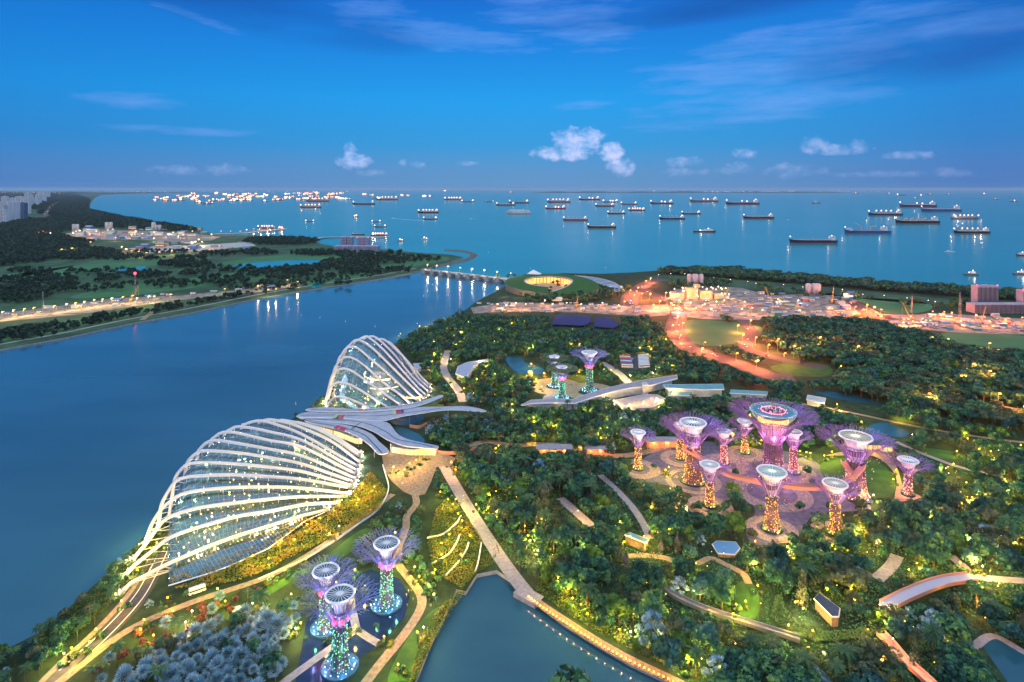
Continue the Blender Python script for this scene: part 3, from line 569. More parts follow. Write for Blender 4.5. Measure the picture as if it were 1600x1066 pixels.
roof([(466, 651.5), (476, 644.5), (510, 642.6), (560, 643.5), (600, 641.5), (650, 636.5), (690, 635.5), (730, 635), (758, 641), (752, 643), (720, 640.5), (690, 641), (655, 646), (625, 651), (600, 657), (570, 656), (520, 652)], 10, 'long grey canopy roof with lime crimson and purple skylights, running right to the gardens', [[(470, 649), (520, 648.5), (580, 650), (620, 647), (690, 638)]],
     [([(613, 641), (618, 640.3), (619, 647), (614, 648)], lime), ([(618.4, 640.2), (625, 639.6), (627, 646), (619.4, 647)], crim), ([(625.4, 639.5), (630, 639), (631.5, 645), (627.2, 646)], purp), ([(519, 653.5), (524, 648), (529, 648), (524, 653.5)], lime), ([(524.4, 653.5), (529.4, 648), (533, 648), (528, 654)], purp), ([(528.4, 654), (533.4, 648), (540, 648), (535, 654.5)], crim)], cols=[(700, 640), (640, 650), (604, 656)])
roof([(468, 653), (500, 652), (540, 654.5), (580, 657), (604, 660), (612, 667), (622, 679), (640, 687), (662, 692), (684, 697), (678, 701), (655, 699), (630, 696), (606, 687), (584, 674), (555, 664), (510, 658)], 9.4, 'grey canopy roof sweeping down to the right past the dark ponds', [[(474, 655), (520, 656), (566, 660), (600, 673), (620, 686), (650, 692), (676, 698)], [(564, 660), (549, 670)]], cols=[(610, 692), (630, 697), (655, 700), (676, 702)])
roof([(476, 657), (510, 659.5), (550, 666), (578, 677), (592, 690), (607, 705), (592, 709), (578, 695), (556, 680), (530, 671), (500, 664)], 8.8, 'grey canopy roof dropping towards the sand forecourt beside the nearer dome', [[(482, 659), (530, 667), (566, 678), (586, 696), (597, 708)]], [([(527, 664), (533, 666), (527, 671), (521, 669)], crim), ([(534, 666.3), (543, 669), (537, 674), (528, 671.3)], crim)], cols=[(585, 700), (560, 684), (520, 668)])
# warm lit glass halls under the canopies
for px, hh, lab in (([(478, 668), (500, 668), (530, 676), (556, 686), (566, 694), (556, 694), (530, 684), (500, 675), (480, 672)], 4.5, 'warmly lit entrance hall under the canopy above the nearer dome'), ([(612, 708), (640, 712), (680, 712), (684, 706), (660, 702), (630, 698), (612, 698)], 4.5, 'warmly lit ticket hall under the right canopy beside the forecourt')):
    pts = gp(px, LZ); t = thing('entrance_hall', lab, 'building', pts[0], group='lit halls under the canopies'); b = MB(); b.prism([p - pts[0] for p in pts], 0, hh); b.build('wall', M['offwhite'], t)
    b = MB()
    for p, q in zip(pts, pts[1:] + pts[:1]):
        L = (q - p).length; n = max(1, int(L / 3)); 
        for k in range(n):
            a = p.lerp(q, (k + .12) / n) - pts[0]; c = p.lerp(q, (k + .88) / n) - pts[0]; d = (c - a).normalized(); nn = Vector((d.y, -d.x, 0)) * .05
            for sg in (1, -1): b.add([a + nn * sg + Vector((0, 0, .5)), c + nn * sg + Vector((0, 0, .5)), c + nn * sg + Vector((0, 0, hh - .6)), a + nn * sg + Vector((0, 0, hh - .6))], [(0, 1, 2, 3)])
    b.each('window', M['litwin'], t)
    for p in pts[::2]: plight(t, p - pts[0] + Vector((0, -2.5, 3.5)), 900, (1, .6, .28), .3, 'hall_light')
# coral garden walls curving round the sunken court
for k, px in enumerate(([(640, 668), (655, 670), (668, 664), (684, 660), (700, 662)], [(664, 672), (690, 666), (715, 667), (740, 673), (766, 684)], [(676, 706), (690, 710), (716, 710), (745, 703)])):
    pts = crom(gp(px, LZ), 6); b = MB(); b.add([q for p in pts for q in ((p.x, p.y, LZ), (p.x, p.y, LZ + 2.2), (p.x, p.y + .9, LZ + 2.2), (p.x, p.y + .9, LZ))], [(4 * i + a, 4 * (i + 1) + a, 4 * (i + 1) + a + 1, 4 * i + a + 1) for i in range(len(pts) - 1) for a in range(3)])
    tag(b.build('garden_wall', M['pinkwall']), ('coral garden wall beside the dark pond under the canopies', 'long coral garden wall arching over the sunken court', 'coral garden wall at the top of the straight promenade')[k], 'wall', 'coral garden walls')
# elevated covered walkway and halls behind the grove
def slab(name, px, zt, th, label, cat, mat, wallmat=None, grp=None, lit=False):
    pts = gp(px, zt); o0 = Vector((pts[0].x, pts[0].y, 0)); t = thing(name, label, cat, o0, group=grp); b = MB(); b.prism([p - o0 for p in pts], zt - th, zt); b.build('roof', M[mat], t)
    c = sum((p for p in pts), Vector()) / len(pts); inn = [c + (p - c) * .93 for p in pts]; b = MB(); b.prism([p - o0 for p in inn], LZ, zt - th); b.build('wall', wallmat or M['offwhite'], t)
    b = MB(); b.tube([p - o0 - Vector((0, 0, th / 2)) for p in pts], th * .62, 4, closed=True); b.build('fascia', M['white'], t); return t
slab('covered_walkway', [(815, 632), (830, 625), (870, 623), (895, 624), (930, 611), (975, 600), (1010, 593), (1058, 586), (1058, 591), (1012, 603), (985, 606), (960, 611), (925, 621), (898, 630), (860, 629), (832, 630)], 9, 1.2, 'long raised grey deck with white parapet bending past the golden trees', 'bridge', 'pave')
slab('kiosk', [(1003, 598), (1010, 597), (1013, 601), (1005, 602)], 13, .6, 'small white lift tower standing on the raised grey deck', 'kiosk', 'offwhite')
slab('garden_hall', [(1036, 601), (1130, 600), (1131, 608), (1100, 609), (1040, 606)], 9, 1.0, 'long teal roofed hall behind the grove, left of the pool roof', 'building', 'teal')
slab('garden_hall', [(1048, 610), (1084, 610), (1080, 618), (1044, 618)], 6, .8, 'low teal roofed hall in front of the longest teal hall', 'building', 'teal')
slab('garden_hall', [(1142, 609), (1200, 612), (1198, 617), (1140, 614)], 7, .8, 'narrow teal roofed hall beyond the tallest steel tree', 'building', 'teal')
slab('flat_roof_hall', [(958, 626), (1005, 616), (1028, 617), (1042, 624), (1020, 636), (975, 637)], 6, .8, 'broad flat blue grey roof among trees below the raised deck', 'building', 'pave')
slab('pool_pavilion', [(1262, 617), (1290, 622), (1288, 630), (1260, 624)], 7, .8, 'white pavilion at the end of the lamp lined pool', 'building', 'offwhite')
sheet('pool', gp([(1270, 612), (1300, 612), (1360, 624), (1380, 633), (1350, 630), (1300, 622)], LZ + .12), M['res'], LZ + .12)
slab('shell_roof_hall', [(712, 584), (716, 572), (730, 566), (760, 562), (763, 564), (740, 571), (734, 582), (728, 590)], 8, 1.0, 'striped silver shell roof curling among trees right of the taller dome', 'building', 'roofgrey')
slab('flat_roof_hall', [(646, 568), (665, 567), (672, 573), (650, 576)], 6, .8, 'low blue grey roof tucked beside the taller glass dome', 'building', 'roofgrey')
for px, zt, lab, mt in (([(976, 835), (984, 832), (1014, 843), (1008, 848)], 7, 'teal pitched pavilion roof in the lamplit heritage garden', 'teal'), ([(1113, 850), (1120, 845), (1150, 847), (1156, 856), (1148, 866), (1122, 864)], 4.5, 'square bright blue tent roof below the grove', 'bluetent'), ([(1272, 935), (1280, 926), (1312, 950), (1310, 963), (1300, 963)], 7, 'dark slate pitched house roof among the palms', 'slate')):
    M.setdefault('bluetent', flat('tent_cloth', (.10, .26, .48), .6)); M.setdefault('slate', noisy('slate', (.05, .06, .09), (.10, .11, .15), 1, .7))
    slab('pavilion', px, zt, .6, lab, 'pavilion', mt, M['wood'])
# pink edged footbridge and lit walkway, canal walk, restaurant front behind the grove lawn
def deck(px, w, zt, label, mat, edge, name='footbridge', th=.6, grp=None, posts=True, eh=1.1):
    pts = crom(gp(px, zt), 8) if not isinstance(px[0], Vector) else crom(px, 8); o0 = Vector((pts[0].x, pts[0].y, 0)); t = thing(name, label, 'bridge', o0, group=grp); q = [p - o0 for p in pts]
    b = MB(); b.ribbon(q, w, None); b.build('deck', M[mat], t); b = MB()
    for sg in (-1, 1):
        e = []
        for i, p in enumerate(q):
            d = (q[min(i + 1, len(q) - 1)] - q[max(i - 1, 0)]); n = Vector((-d.y, d.x, 0)).normalized() * sg * w / 2; e.append(p + n)
        vs = [v for p in e for v in (p + Vector((0, 0, -th)), p + Vector((0, 0, eh)))]; b.add(vs, [(2 * i, 2 * i + 1, 2 * i + 3, 2 * i + 2) for i in range(len(e) - 1)])
        b.tube([p + Vector((0, 0, eh)) for p in e], .14, 4)
    b.build('parapet', M[edge], t); b = MB(); b.ribbon([p - Vector((0, 0, th)) for p in q], w * .9, None); b.build('girder', M[edge], t)
    if posts:
        b = MB()
        for p in q[4::10]: b.tube([(p.x, p.y, LZ), (p.x, p.y, p.z - th)], .4, 6)
        b.each('pier', M['conc'], t)
    RIB.append((pts, w)); return t, o0
M['coral'] = flat('coral_paint', (.62, .27, .20), .5); M['lilacdeck'] = flat('lilac_deck', (.46, .42, .52), .7)
FB, _ = deck([(1384, 947), (1420, 929), (1470, 910), (1520, 902)], 6, 5, 'lilac footbridge with coral parapets crossing the lower right trees', 'lilacdeck', 'coral')
LW, o0 = deck([(1376, 990), (1392, 1006), (1412, 1030), (1440, 1055), (1480, 1092)], 4, 4.5, 'narrow coral walkway glowing at the bottom right of the wood', 'coral', 'coral')
for k in range(0, 5): p = G(1380 + k * 17, 995 + k * 17, 4.5) - o0; plight(LW, p + Vector((0, 0, 2)), 500, (1, .5, .3), .2, 'rail_light')
deck([(1036, 918), (1060, 934), (1100, 952), (1150, 968), (1200, 984), (1250, 1000)], 3, 3.2, 'slim blue grey walkway threading the lower wood', 'pave', 'steel')
t = thing('restaurant', 'low restaurant with glowing orange front behind the grove lawn', 'building', G(1360, 706), group='orange lit garden fronts'); b = MB(); b.box((0, 4, 0), (34, 8, 6)); b.build('wall', M['wood'], t); b = MB(); b.box((0, 3, 6), (37, 13, .5)); b.build('roof', M['lawn'], t)
b = MB()
for k in range(9): b.add([(-16 + k * 3.6, -.06, .5), (-13 + k * 3.6, -.06, .5), (-13 + k * 3.6, -.06, 5.2), (-16 + k * 3.6, -.06, 5.2)], [(0, 1, 2, 3)])
b.build('shopfront', M['litorange'], t); [plight(t, (x, -4, 3.5), 2200, (1, .45, .12), .3, 'front_light') for x in (-12, 0, 12)]
for px, py, w_, lab in ((866, 712, 24, 'terrace colonnade glowing orange left of the smallest golden tree'), (938, 712, 20, 'terrace colonnade glowing orange behind the smallest golden tree'), (1042, 700, 30, 'terrace colonnade glowing orange under the big left canopy')):
    t = thing('colonnade', lab, 'building', G(px, py), group='orange lit garden fronts'); b = MB(); b.box((0, 3, 0), (w_, 5, 5.5)); b.build('wall', M['pinkwall'], t); b = MB(); b.box((0, 1.5, 5.5), (w_ + 2, 9, .5)); b.build('roof', M['pave'], t); b = MB(); n = int(w_ / 4)
    for k in range(n + 1): b.tube([(-w_ / 2 + k * w_ / n, -2.4, 0), (-w_ / 2 + k * w_ / n, -2.4, 5.5)], .3, 6)
    b.each('column', M['coral'], t)
    for k in range(3): plight(t, (w_ * (k - 1) * .32, -1.2, 3.8), 1500, (1, .42, .14), .3, 'front_light')
# carved standing stones and slope walls
for k, (px, py, h_) in enumerate(((1058, 864, 11), (1033, 864, 7), (978, 884, 8))):
    t = MB(); pts = [(0, 0, 0), (.2, .1, h_ * .3), (-.1, 0, h_ * .65), (.3, .1, h_)]; t.tube(pts, [1.6, 1.8, 1.3, .4], 7); o = t.build('standing_stone', M['rock'], loc=G(px, py)); tag(o, ('tall pale standing stone beside the lamplit court', 'short bent standing stone left of the tall one', 'reddish standing stone beside the stepped path')[k], 'stone', 'standing stones of the lamplit garden')
for k, px in enumerate(([(668, 842), (692, 836), (712, 820), (720, 808)], [(676, 882), (700, 868), (712, 852), (718, 838)], [(696, 902), (716, 880), (728, 862), (732, 850)], [(742, 896), (747, 880), (752, 850)], [(404, 907), (470, 878), (510, 855), (540, 835), (560, 820), (588, 800), (602, 780), (607, 762), (603, 745), (598, 728)])):
    pts = crom(gp(px, LZ), 6); b = MB(); b.add([q for p in pts for q in ((p.x - .25, p.y, LZ), (p.x - .25, p.y, LZ + 1.0), (p.x + .35, p.y + .2, LZ + 1.0), (p.x + .35, p.y + .2, LZ))], [(4 * i + a, 4 * (i + 1) + a, 4 * (i + 1) + a + 1, 4 * i + a + 1) for i in range(len(pts) - 1) for a in range(3)])
    tag(b.build('terrace_wall', M['white']), ('upper pale terrace wall curving across the golden slope', 'middle pale terrace wall curving across the slope', 'lower pale terrace wall on the green slope by the lake', 'short pale terrace wall beside the straight promenade', 'long white kerb wall curving round the foot of the nearer dome slope')[k], 'wall', 'terrace walls')
t = thing('jetty_deck', 'grey stone landing stage at the end of the straight promenade', 'jetty', G(826, 930)); b = MB(); b.box((0, 0, -2.2), (13, 7, 2.6), math.radians(-40)); b.build('stage', M['pave'], t)
# ------------------------------------------------------------------ leaf geometry
def quads(name, cen, nrm, size, tone, mat, aspect=.75):
    """leaf sized rhombs: numpy arrays of centres, normals, sizes and tones become one mesh"""
    n = len(cen); nrm = nrm / np.maximum(1e-6, np.linalg.norm(nrm, axis=1))[:, None]; ref = RNG.normal(size=(n, 3)); u = np.cross(nrm, ref); u /= np.maximum(1e-6, np.linalg.norm(u, axis=1))[:, None]; w = np.cross(nrm, u)
    s = size[:, None]; v = np.stack([cen + u * s, cen + w * s * aspect, cen - u * s, cen - w * s * aspect], 1).reshape(-1, 3)
    return rawmesh(name, v, n, tone, mat)
def rawmesh(name, v, n, tone, mat):
    me = D.meshes.new(name); me.vertices.add(4 * n); me.vertices.foreach_set('co', v.astype(np.float32).ravel()); me.loops.add(4 * n); me.loops.foreach_set('vertex_index', np.arange(4 * n, dtype=np.int32))
    me.polygons.add(n); me.polygons.foreach_set('loop_start', np.arange(0, 4 * n, 4, dtype=np.int32)); me.polygons.foreach_set('loop_total', np.full(n, 4, dtype=np.int32))
    me.materials.append(mat); a = me.attributes.new('tone', 'FLOAT', 'FACE'); a.data.foreach_set('value', np.asarray(tone, np.float32)); me.update(); me.validate(); return me
# ------------------------------------------------------------------ steel garden trees
rod_purple = flat('purple_rods', (.20, .13, .34), .45, .2); rod_blue = flat('blue_rods', (.15, .17, .42), .45, .2)
vine = leafmat('trunk_vines', [(0, (.02, .05, .02)), (.5, (.06, .10, .03)), (.8, (.16, .10, .04)), (1, (.20, .05, .07))], .15)
trunkcore = noisy('trunk_core', (.10, .05, .10), (.22, .12, .18), .5, .8); funnelm = flat('white_funnel', (.82, .80, .82), .45)
discglass = noisy('disc_panels', (.02, .085, .12), (.04, .13, .16), .6, .6, spec=.15); paleglass = noisy('pale_disc', (.16, .29, .23), (.26, .38, .32), .8, .6)
goldglass = noisy('gold_disc', (.24, .21, .11), (.40, .35, .20), .8, .6)
rowp = flat('magenta_ring', (.6, .05, .15), .5)
M['basinlamp'] = glow('basin_lamp', (.55, .85, 1), 3); M['pinkring'] = glow('pink_ring', (1, .30, .38), 1.2)
def garden_tree(px, py, h, rt, rd, rc, label, theme, grp, disc='teal', seed=0, big=False, planted=False, nrod=38, low=.0, wide=0):
    rr = random.Random(seed); c = G(px, py); t = thing('steel_tree', label, 'garden tree', c, group=grp); zn = h * (.70 if not big else .62)
    # trunk
    b = MB(); b.lathe([(rt * 1.45, 0), (rt * 1.12, h * .12), (rt * .95, h * .35), (rt * .88, zn * .9), (rt * .9, zn), (rt * 1.2, h * .82)], 18); b.build('trunk', trunkcore, t, True)
    n = int(260 + 26 * rt * h / 10); th = RNG.uniform(0, 2 * PI, n); zz = RNG.uniform(.3, zn * .92, n); prof = np.interp(zz / h, [0, .12, .35, .8], [rt * 1.5, rt * 1.17, rt * 1.0, rt * .95])
    cen = np.stack([np.cos(th) * prof, np.sin(th) * prof, zz], 1); nr = np.stack([np.cos(th), np.sin(th), RNG.normal(0, .4, n)], 1) + RNG.normal(0, .3, (n, 3))
    obj('trunk_planting', quads('trunk_planting', cen, nr, RNG.uniform(.35, .75, n), np.clip(RNG.normal(.5, .22, n), 0, 1), vine), t)
    mats = {'amber': ('vamber', 'vyellow'), 'green': ('vgreen', 'vcool'), 'rose': ('vpink', 'vamber'), 'dim': ('vpink', 'vamber')}[theme if theme in ('amber', 'green', 'rose', 'dim') else 'amber']
    b = MB(); nl = int((95 if theme != 'dim' else 60) + 4 * h)
    for k in range(nl):
        a = rr.uniform(0, 2 * PI); u = rr.random() ** (1.5 if theme != 'green' else 1.1); z = .6 + u * zn * (.86 if theme != 'dim' else .6); rp = float(np.interp(z / h, [0, .12, .35, .8], [rt * 1.58, rt * 1.25, rt * 1.08, rt])) + .1
        b.ball((rp * math.cos(a), rp * math.sin(a), z), rr.choice((.13, .17, .22)), 0 if rr.random() < .65 else 1, 1.5)
    b.build('trunk_lights', [M[mats[0]], M[mats[1]]], t)['kind'] = 'stuff'
    # outer rods of the trunk
    rodm = rod_blue if theme == 'green' else rod_purple; b = MB(); nv = 16 if not big else 26
    for k in range(nv):
        a = 2 * PI * k / nv; pts = []
        for s_, r_ in ((0, 1.62), (.12, 1.3), (.35, 1.12), (.55, 1.02), (.66, 1.08), (.74, 1.35)): pts.append((rt * r_ * math.cos(a + s_ * .5), rt * r_ * math.sin(a + s_ * .5), h * s_))
        b.tube(pts, .11, 3, cap=False)
    for s_, r_ in ((.05, 1.5), (.2, 1.22), (.35, 1.12), (.5, 1.05), (.62, 1.06)): b.tube([(rt * r_ * math.cos(2 * PI * i / 18), rt * r_ * math.sin(2 * PI * i / 18), h * s_) for i in range(18)], .10, 3, closed=True)
    b.build('trunk_frame', rodm, t)
    # canopy of branching rods, shaped like a shallow dish
    b = MB(); tr_ = .135 if rc < 18 else .155
    def dish(r, a): u = min(1, max(0, (r - rt) / (rc - rt))); return zn * .92 + (h * (1 + low) - zn * .92) * (1 - (1 - u) ** 2.3) + .35 * math.sin(a * 9 + seed)
    for k in range(nrod):
        a = 2 * PI * (k + rr.uniform(-.25, .25)) / nrod; r0 = rt * 1.02; ends = []
        p = [(r0, a)]; r = r0; aa = a
        for s_ in (.14, .30, .46): r = r0 + (rc - r0) * s_; aa += rr.uniform(-.03, .03); p.append((r, aa))
        b.tube([(x * math.cos(y), x * math.sin(y), dish(x, y)) for x, y in p], [tr_ * 1.25, tr_ * 1.15, tr_, tr_], 3, cap=False)
        for sgn in ((-1, 1) if not wide else (-1, 0, 1)):
            q = [(r, aa)]; r2 = r; a2 = aa
            for s_ in (.60, .74, .88, 1.0): r2 = r0 + (rc * rr.uniform(.95, 1.04) - r0) * s_; a2 += sgn * rr.uniform(.012, .085) * (1 if s_ < .8 else -.55); q.append((r2, a2))
            b.tube([(x * math.cos(y), x * math.sin(y), dish(x, y) + (rr.uniform(-.4, .5) if i else 0)) for i, (x, y) in enumerate(q)], tr_ * .8, 3, cap=False)
            if rr.random() < .8:
                i = rr.choice((1, 2)); x, y = q[i]; b.tube([(x * math.cos(y), x * math.sin(y), dish(x, y)), ((x + rc * .12) * math.cos(y + sgn * .05), (x + rc * .12) * math.sin(y + sgn * .05), dish(x + rc * .12, y) + .9)], tr_ * .7, 3, cap=False)
    for s_ in (.18, .34, .50, .68): b.tube([((rt + (rc - rt) * s_) * math.cos(2 * PI * i / 36), (rt + (rc - rt) * s_) * math.sin(2 * PI * i / 36), dish(rt + (rc - rt) * s_, 2 * PI * i / 36)) for i in range(36)], tr_ * .7, 3, closed=True)
    b.build('canopy', rodm, t)
    if planted:
        n = 2000; th = RNG.uniform(0, 2 * PI, n); r_ = rc * np.sqrt(RNG.uniform(.10, 1, n)) * .98; cen = np.stack([r_ * np.cos(th), r_ * np.sin(th), np.full(n, h + .2) + RNG.normal(0, .3, n)], 1); nr = RNG.normal(0, .4, (n, 3)) + np.array([0, 0, 1.])
        obj('canopy_planting', quads('canopy_planting', cen, nr, RNG.uniform(.6, 1.2, n), np.clip(RNG.normal(.55, .2, n), 0, 1), M['olivey']), t)
    # funnel and top disc
    hd = h + (.8 if not planted else 1.2)
    if not big:
        b = MB(); zz_ = hd - zn; b.lathe([(rt * .90, zn * .86), (rt * .92, zn), (max(rt * .95, rd * .42), zn + zz_ * .42), (rd * .66, zn + zz_ * .72), (rd * .86, hd - zz_ * .12), (rd * .97, hd - .3)], 24); f = b.build('funnel', funnelm, t, True)
        b = MB(); n = 22
        for k in range(n): a = 2 * PI * k / n; b.tube([(rt * 1.0 * math.cos(a), rt * 1.0 * math.sin(a), zn), (rd * .70 * math.cos(a), rd * .70 * math.sin(a), zn + zz_ * .72), (rd * 1.0 * math.cos(a), rd * 1.0 * math.sin(a), hd - .4)], .12, 3, cap=False)
        b.build('funnel_rib_ring', rodm if theme == 'green' else M['white'], f)
        b = MB(); b.tube([(rd * math.cos(2 * PI * i / 30), rd * math.sin(2 * PI * i / 30), hd) for i in range(30)], .50 if rd < 7 else .6, 6, closed=True); b.build('rim', M['white'], t, True)
        dm = {'teal': discglass, 'pale': paleglass, 'gold': goldglass}[disc]; b = MB(); b.lathe([(rd * .98, 0), (rd * .5, .12), (.01, .2)], 30, (0, 0, hd)); dd = b.build('disc', dm, t); b = MB(); n = 20
        for k in range(n): a = 2 * PI * (k + .5) / n; p0 = Vector((rd * .22 * math.cos(a), rd * .22 * math.sin(a), hd + .3)); p1 = Vector((rd * .97 * math.cos(a), rd * .97 * math.sin(a), hd + .16)); b.tube([p0, p1], .13 if disc != 'teal' or theme == 'green' else .22, 4, cap=False)
        b.disc((0, 0, hd + .34), rd * .27); b.build('spoke_ring', M['white'], dd)
    else:
        zb = h * .90; rp = 13.5; b = MB(); b.lathe([(rt * .9, zn * .9), (rt * 1.2, zn), (rp * .55, h * .80), (rp * .62, h * .86)], 30); b.build('funnel', flat('rosy_funnel', (.62, .40, .55), .5), t, True)
        b = MB(); b.lathe([(rp * .70, h * .86), (rp * .70, h * .86 + 3.6)], 30); b.build('lounge_glazing', glow('lounge_light', (1, .40, .14), 1.3), t)
        b = MB(); b.lathe([(rp * .2, h - .6), (rp * 1.02, h - .6), (rp * 1.05, h), (rp * .55, h + .1), (.01, h + .1)], 36); b.build('roof_deck', flat('blue_deck', (.07, .20, .30), .4), t); b = MB()
        for k in range(18): a = 2 * PI * k / 18; b.tube([(rp * .64 * math.cos(a), rp * .64 * math.sin(a), h * .86), (rp * .95 * math.cos(a + .12), rp * .95 * math.sin(a + .12), h - 2.5), (rp * 1.07 * math.cos(a), rp * 1.07 * math.sin(a), h + .8)], .26, 4)
        for k in range(18): a = 2 * PI * (k + .5) / 18; b.tube([(rp * 1.07 * math.cos(a - .17), rp * 1.07 * math.sin(a - .17), h + .8), (rp * .9 * math.cos(a), rp * .9 * math.sin(a), h + .3), (rp * 1.07 * math.cos(a + .17), rp * 1.07 * math.sin(a + .17), h + .8)], .2, 4)
        b.tube([(rp * 1.07 * math.cos(2 * PI * i / 36), rp * 1.07 * math.sin(2 * PI * i / 36), h + .8) for i in range(36)], .22, 4, closed=True); b.build('deck_truss', flat('mint_truss', (.36, .62, .48), .4), t)
        b = MB(); b.tube([(rp * .56 * math.cos(2 * PI * i / 30), rp * .56 * math.sin(2 * PI * i / 30), h + .9) for i in range(30)], .25, 4, closed=True); b.build('bar_ring', M['pinkring'], t)
        b = MB(); 
        for k in range(60): a = rr.uniform(0, 2 * PI); q = rp * .5 * math.sqrt(rr.random()); b.box((q * math.cos(a), q * math.sin(a), h + .12), (rr.uniform(.5, 1.3), .6, rr.uniform(.7, 1.7)), a, rr.randrange(3))
        b.each('bar_table', [flat('bar_red', (.55, .06, .10), .5), M['white'], M['darksteel']], t)
        b = MB(); [b.ball((rp * .66 * math.cos(k * .7), rp * .66 * math.sin(k * .7), h + 1.0), .22) for k in range(9)]; b.each('bar_lamp', M['orange'], t)
        for a in (0, 2, 4): plight(t, (rp * .3 * math.cos(a), rp * .3 * math.sin(a), h + 3), 260, (1, .45, .5), .4, 'bar_light')
        for a in (3.6, 4.4, 5.2): plight(t, (rp * 1.0 * math.cos(a), rp * 1.0 * math.sin(a), h * .86 + 1), 900, (1, .5, .2), .4, 'bar_light')
    # base planter and lamps
    b = MB(); rb = rt * 2.0 if theme != 'green' else rt * 2.9; b.lathe([(rb, 0), (rb, .9), (rb * .96, 1.0), (rb * .94, .7), (rt, .7)], 26); b.build('planter', M['navy'] if theme != 'green' else flat('blue_basin', (.03, .09, .18), .25, spec=.5), t)
    b = MB(); n = 10 if theme != 'green' else 12
    for k in range(n): a = 2 * PI * (k + .3) / n; b.ball((rb * .78 * math.cos(a), rb * .78 * math.sin(a), 1.2), .30)
    b.each('base_lamp', M['rose'] if theme != 'green' else M['basinlamp'], t)
    n = 400 if theme == 'green' else 520; th = RNG.uniform(0, 2 * PI, n); r_ = rb * np.sqrt(RNG.uniform(.35, .92, n)); cen = np.stack([r_ * np.cos(th), r_ * np.sin(th), RNG.uniform(.8, 1.8, n)], 1)
    if theme != 'green': obj('base_planting', quads('base_planting', cen, RNG.normal(size=(n, 3)) * .5 + np.array([0, 0, 1.]), RNG.uniform(.3, .6, n), RNG.uniform(0, .8, n), M['leaf']), t)
    K = h / 28
    if theme == 'green':
        b = MB(); [b.box((rt * 1.15 * math.cos(k * 1.05), rt * 1.15 * math.sin(k * 1.05), zn * .93 + rr.uniform(-.5, .5)), (1.3, 1.3, 1.4), k * 1.05) for k in range(6)]; b.each('neck_glow', M['red'], t)  # glowing red boxes stand in for neck planting lit red
        for k in range(4): a = k * PI / 2 + .5; plight(t, (rb * .75 * math.cos(a), rb * .75 * math.sin(a), 2.2), 380, (.35, .7, 1), .3, 'base_light'); plight(t, (rt * 1.9 * math.cos(a), rt * 1.9 * math.sin(a), h * .34), 1100, (.22, 1, .45), .3, 'trunk_light')
        for k in range(5): a = k * 2 * PI / 5 + .9; plight(t, (rd * .95 * math.cos(a), rd * .95 * math.sin(a), zn * 1.02), 1000, (.42, .38, 1), .4, 'canopy_light'); plight(t, ((rd * 1.35) * math.cos(a + .6), (rd * 1.35) * math.sin(a + .6), h + 1.6), 420, (.50, .50, 1), .4, 'canopy_light')
        plight(t, (0, -rd - 1.5, h - 3), 450, (.75, .75, 1), .4, 'funnel_light')
    else:
        am = {'amber': (1, .48, .05), 'rose': (1, .30, .18), 'dim': (.95, .32, .40)}[theme]
        for k in range(4): a = k * PI / 2 + .4; plight(t, (rb * .95 * math.cos(a), rb * .95 * math.sin(a), 2.0), 1100 * K, am, .3, 'base_light'); plight(t, (rt * 2.2 * math.cos(a), rt * 2.2 * math.sin(a), h * .32), 2200 * K, am, .3, 'trunk_light')
        for k in range(5): a = k * 2 * PI / 5 + .9; plight(t, ((rd * .7 + rc * .12) * math.cos(a), (rd * .7 + rc * .12) * math.sin(a), zn * 1.0), 440 * K * (rc / 13), (.72, .22, 1) if k % 2 else (1, .2, .72), .4, 'canopy_light'); plight(t, ((rd * 1.3 + rc * .1 + (14 if big else 0)) * math.cos(a + .6), (rd * 1.3 + rc * .1 + (14 if big else 0)) * math.sin(a + .6), h + 1.8), 300 * K * (rc / 12), (.60, .34, 1), .4, 'canopy_light')
        if not big: plight(t, (0, -rd - 2, h - 2.5), 800 * K, (1, .76, .86), .4, 'funnel_light'); plight(t, (0, 0, hd + 4.5), 420 * (rd / 6) ** 2, (.95, 1, .88) if disc != 'gold' else (1, .88, .6), .5, 'disc_light')
        else: [plight(t, (9 * math.cos(a), 9 * math.sin(a), h * .66), 2600, (1, .25, .75), .4, 'funnel_light') for a in (3.4, 4.3, 5.2, 6)]
    return t
GV = 'steel garden trees of the purple grove'; GS = 'steel garden trees of the blue lit garden'; GG = 'steel garden trees of the green lit garden'
garden_tree(997, 733, 24.5, 2.0, 4.9, 12.5, 'smallest golden trunked steel tree at the left edge of the grove', 'amber', GV, 'teal', 1)
garden_tree(1083, 752, 38, 4.4, 8.3, 21.5, 'broad steel tree with teal and white disc, where the skyway starts on the left', 'amber', GV, 'teal', 2, nrod=56, wide=1)
garden_tree(1063, 717, 23.5, 2.0, 4.6, 11.5, 'slim steel tree half hidden under the big left canopy', 'amber', GV, 'teal', 3)
garden_tree(1131, 725, 22, 2.0, 5.0, 13.5, 'steel tree with rosy lit trunk between the big left canopy and the tallest tree', 'rose', GV, 'pale', 4)
garden_tree(1164, 708, 22.5, 2.0, 5.0, 12.0, 'yellow lit steel tree standing just left of the tallest tree', 'amber', GV, 'pale', 5)
garden_tree(1208, 752, 46, 5.6, 0, 28.0, 'tallest steel tree, carrying a round blue deck with a lit bar', 'dim', GV, 'teal', 6, big=True, nrod=72, wide=1)
garden_tree(1240, 739, 27, 2.3, 5.2, 13.0, 'steel tree just right of the tallest tree with amber lights on its trunk', 'rose', GV, 'gold', 7)
garden_tree(1109, 791, 24.5, 2.1, 5.6, 11.5, 'pale topped steel tree in front of the broad left tree', 'amber', GV, 'pale', 8)
garden_tree(1206, 827, 32, 3.0, 7.8, 15.0, 'pale topped steel tree nearest the front, before the tallest tree', 'amber', GV, 'pale', 9)
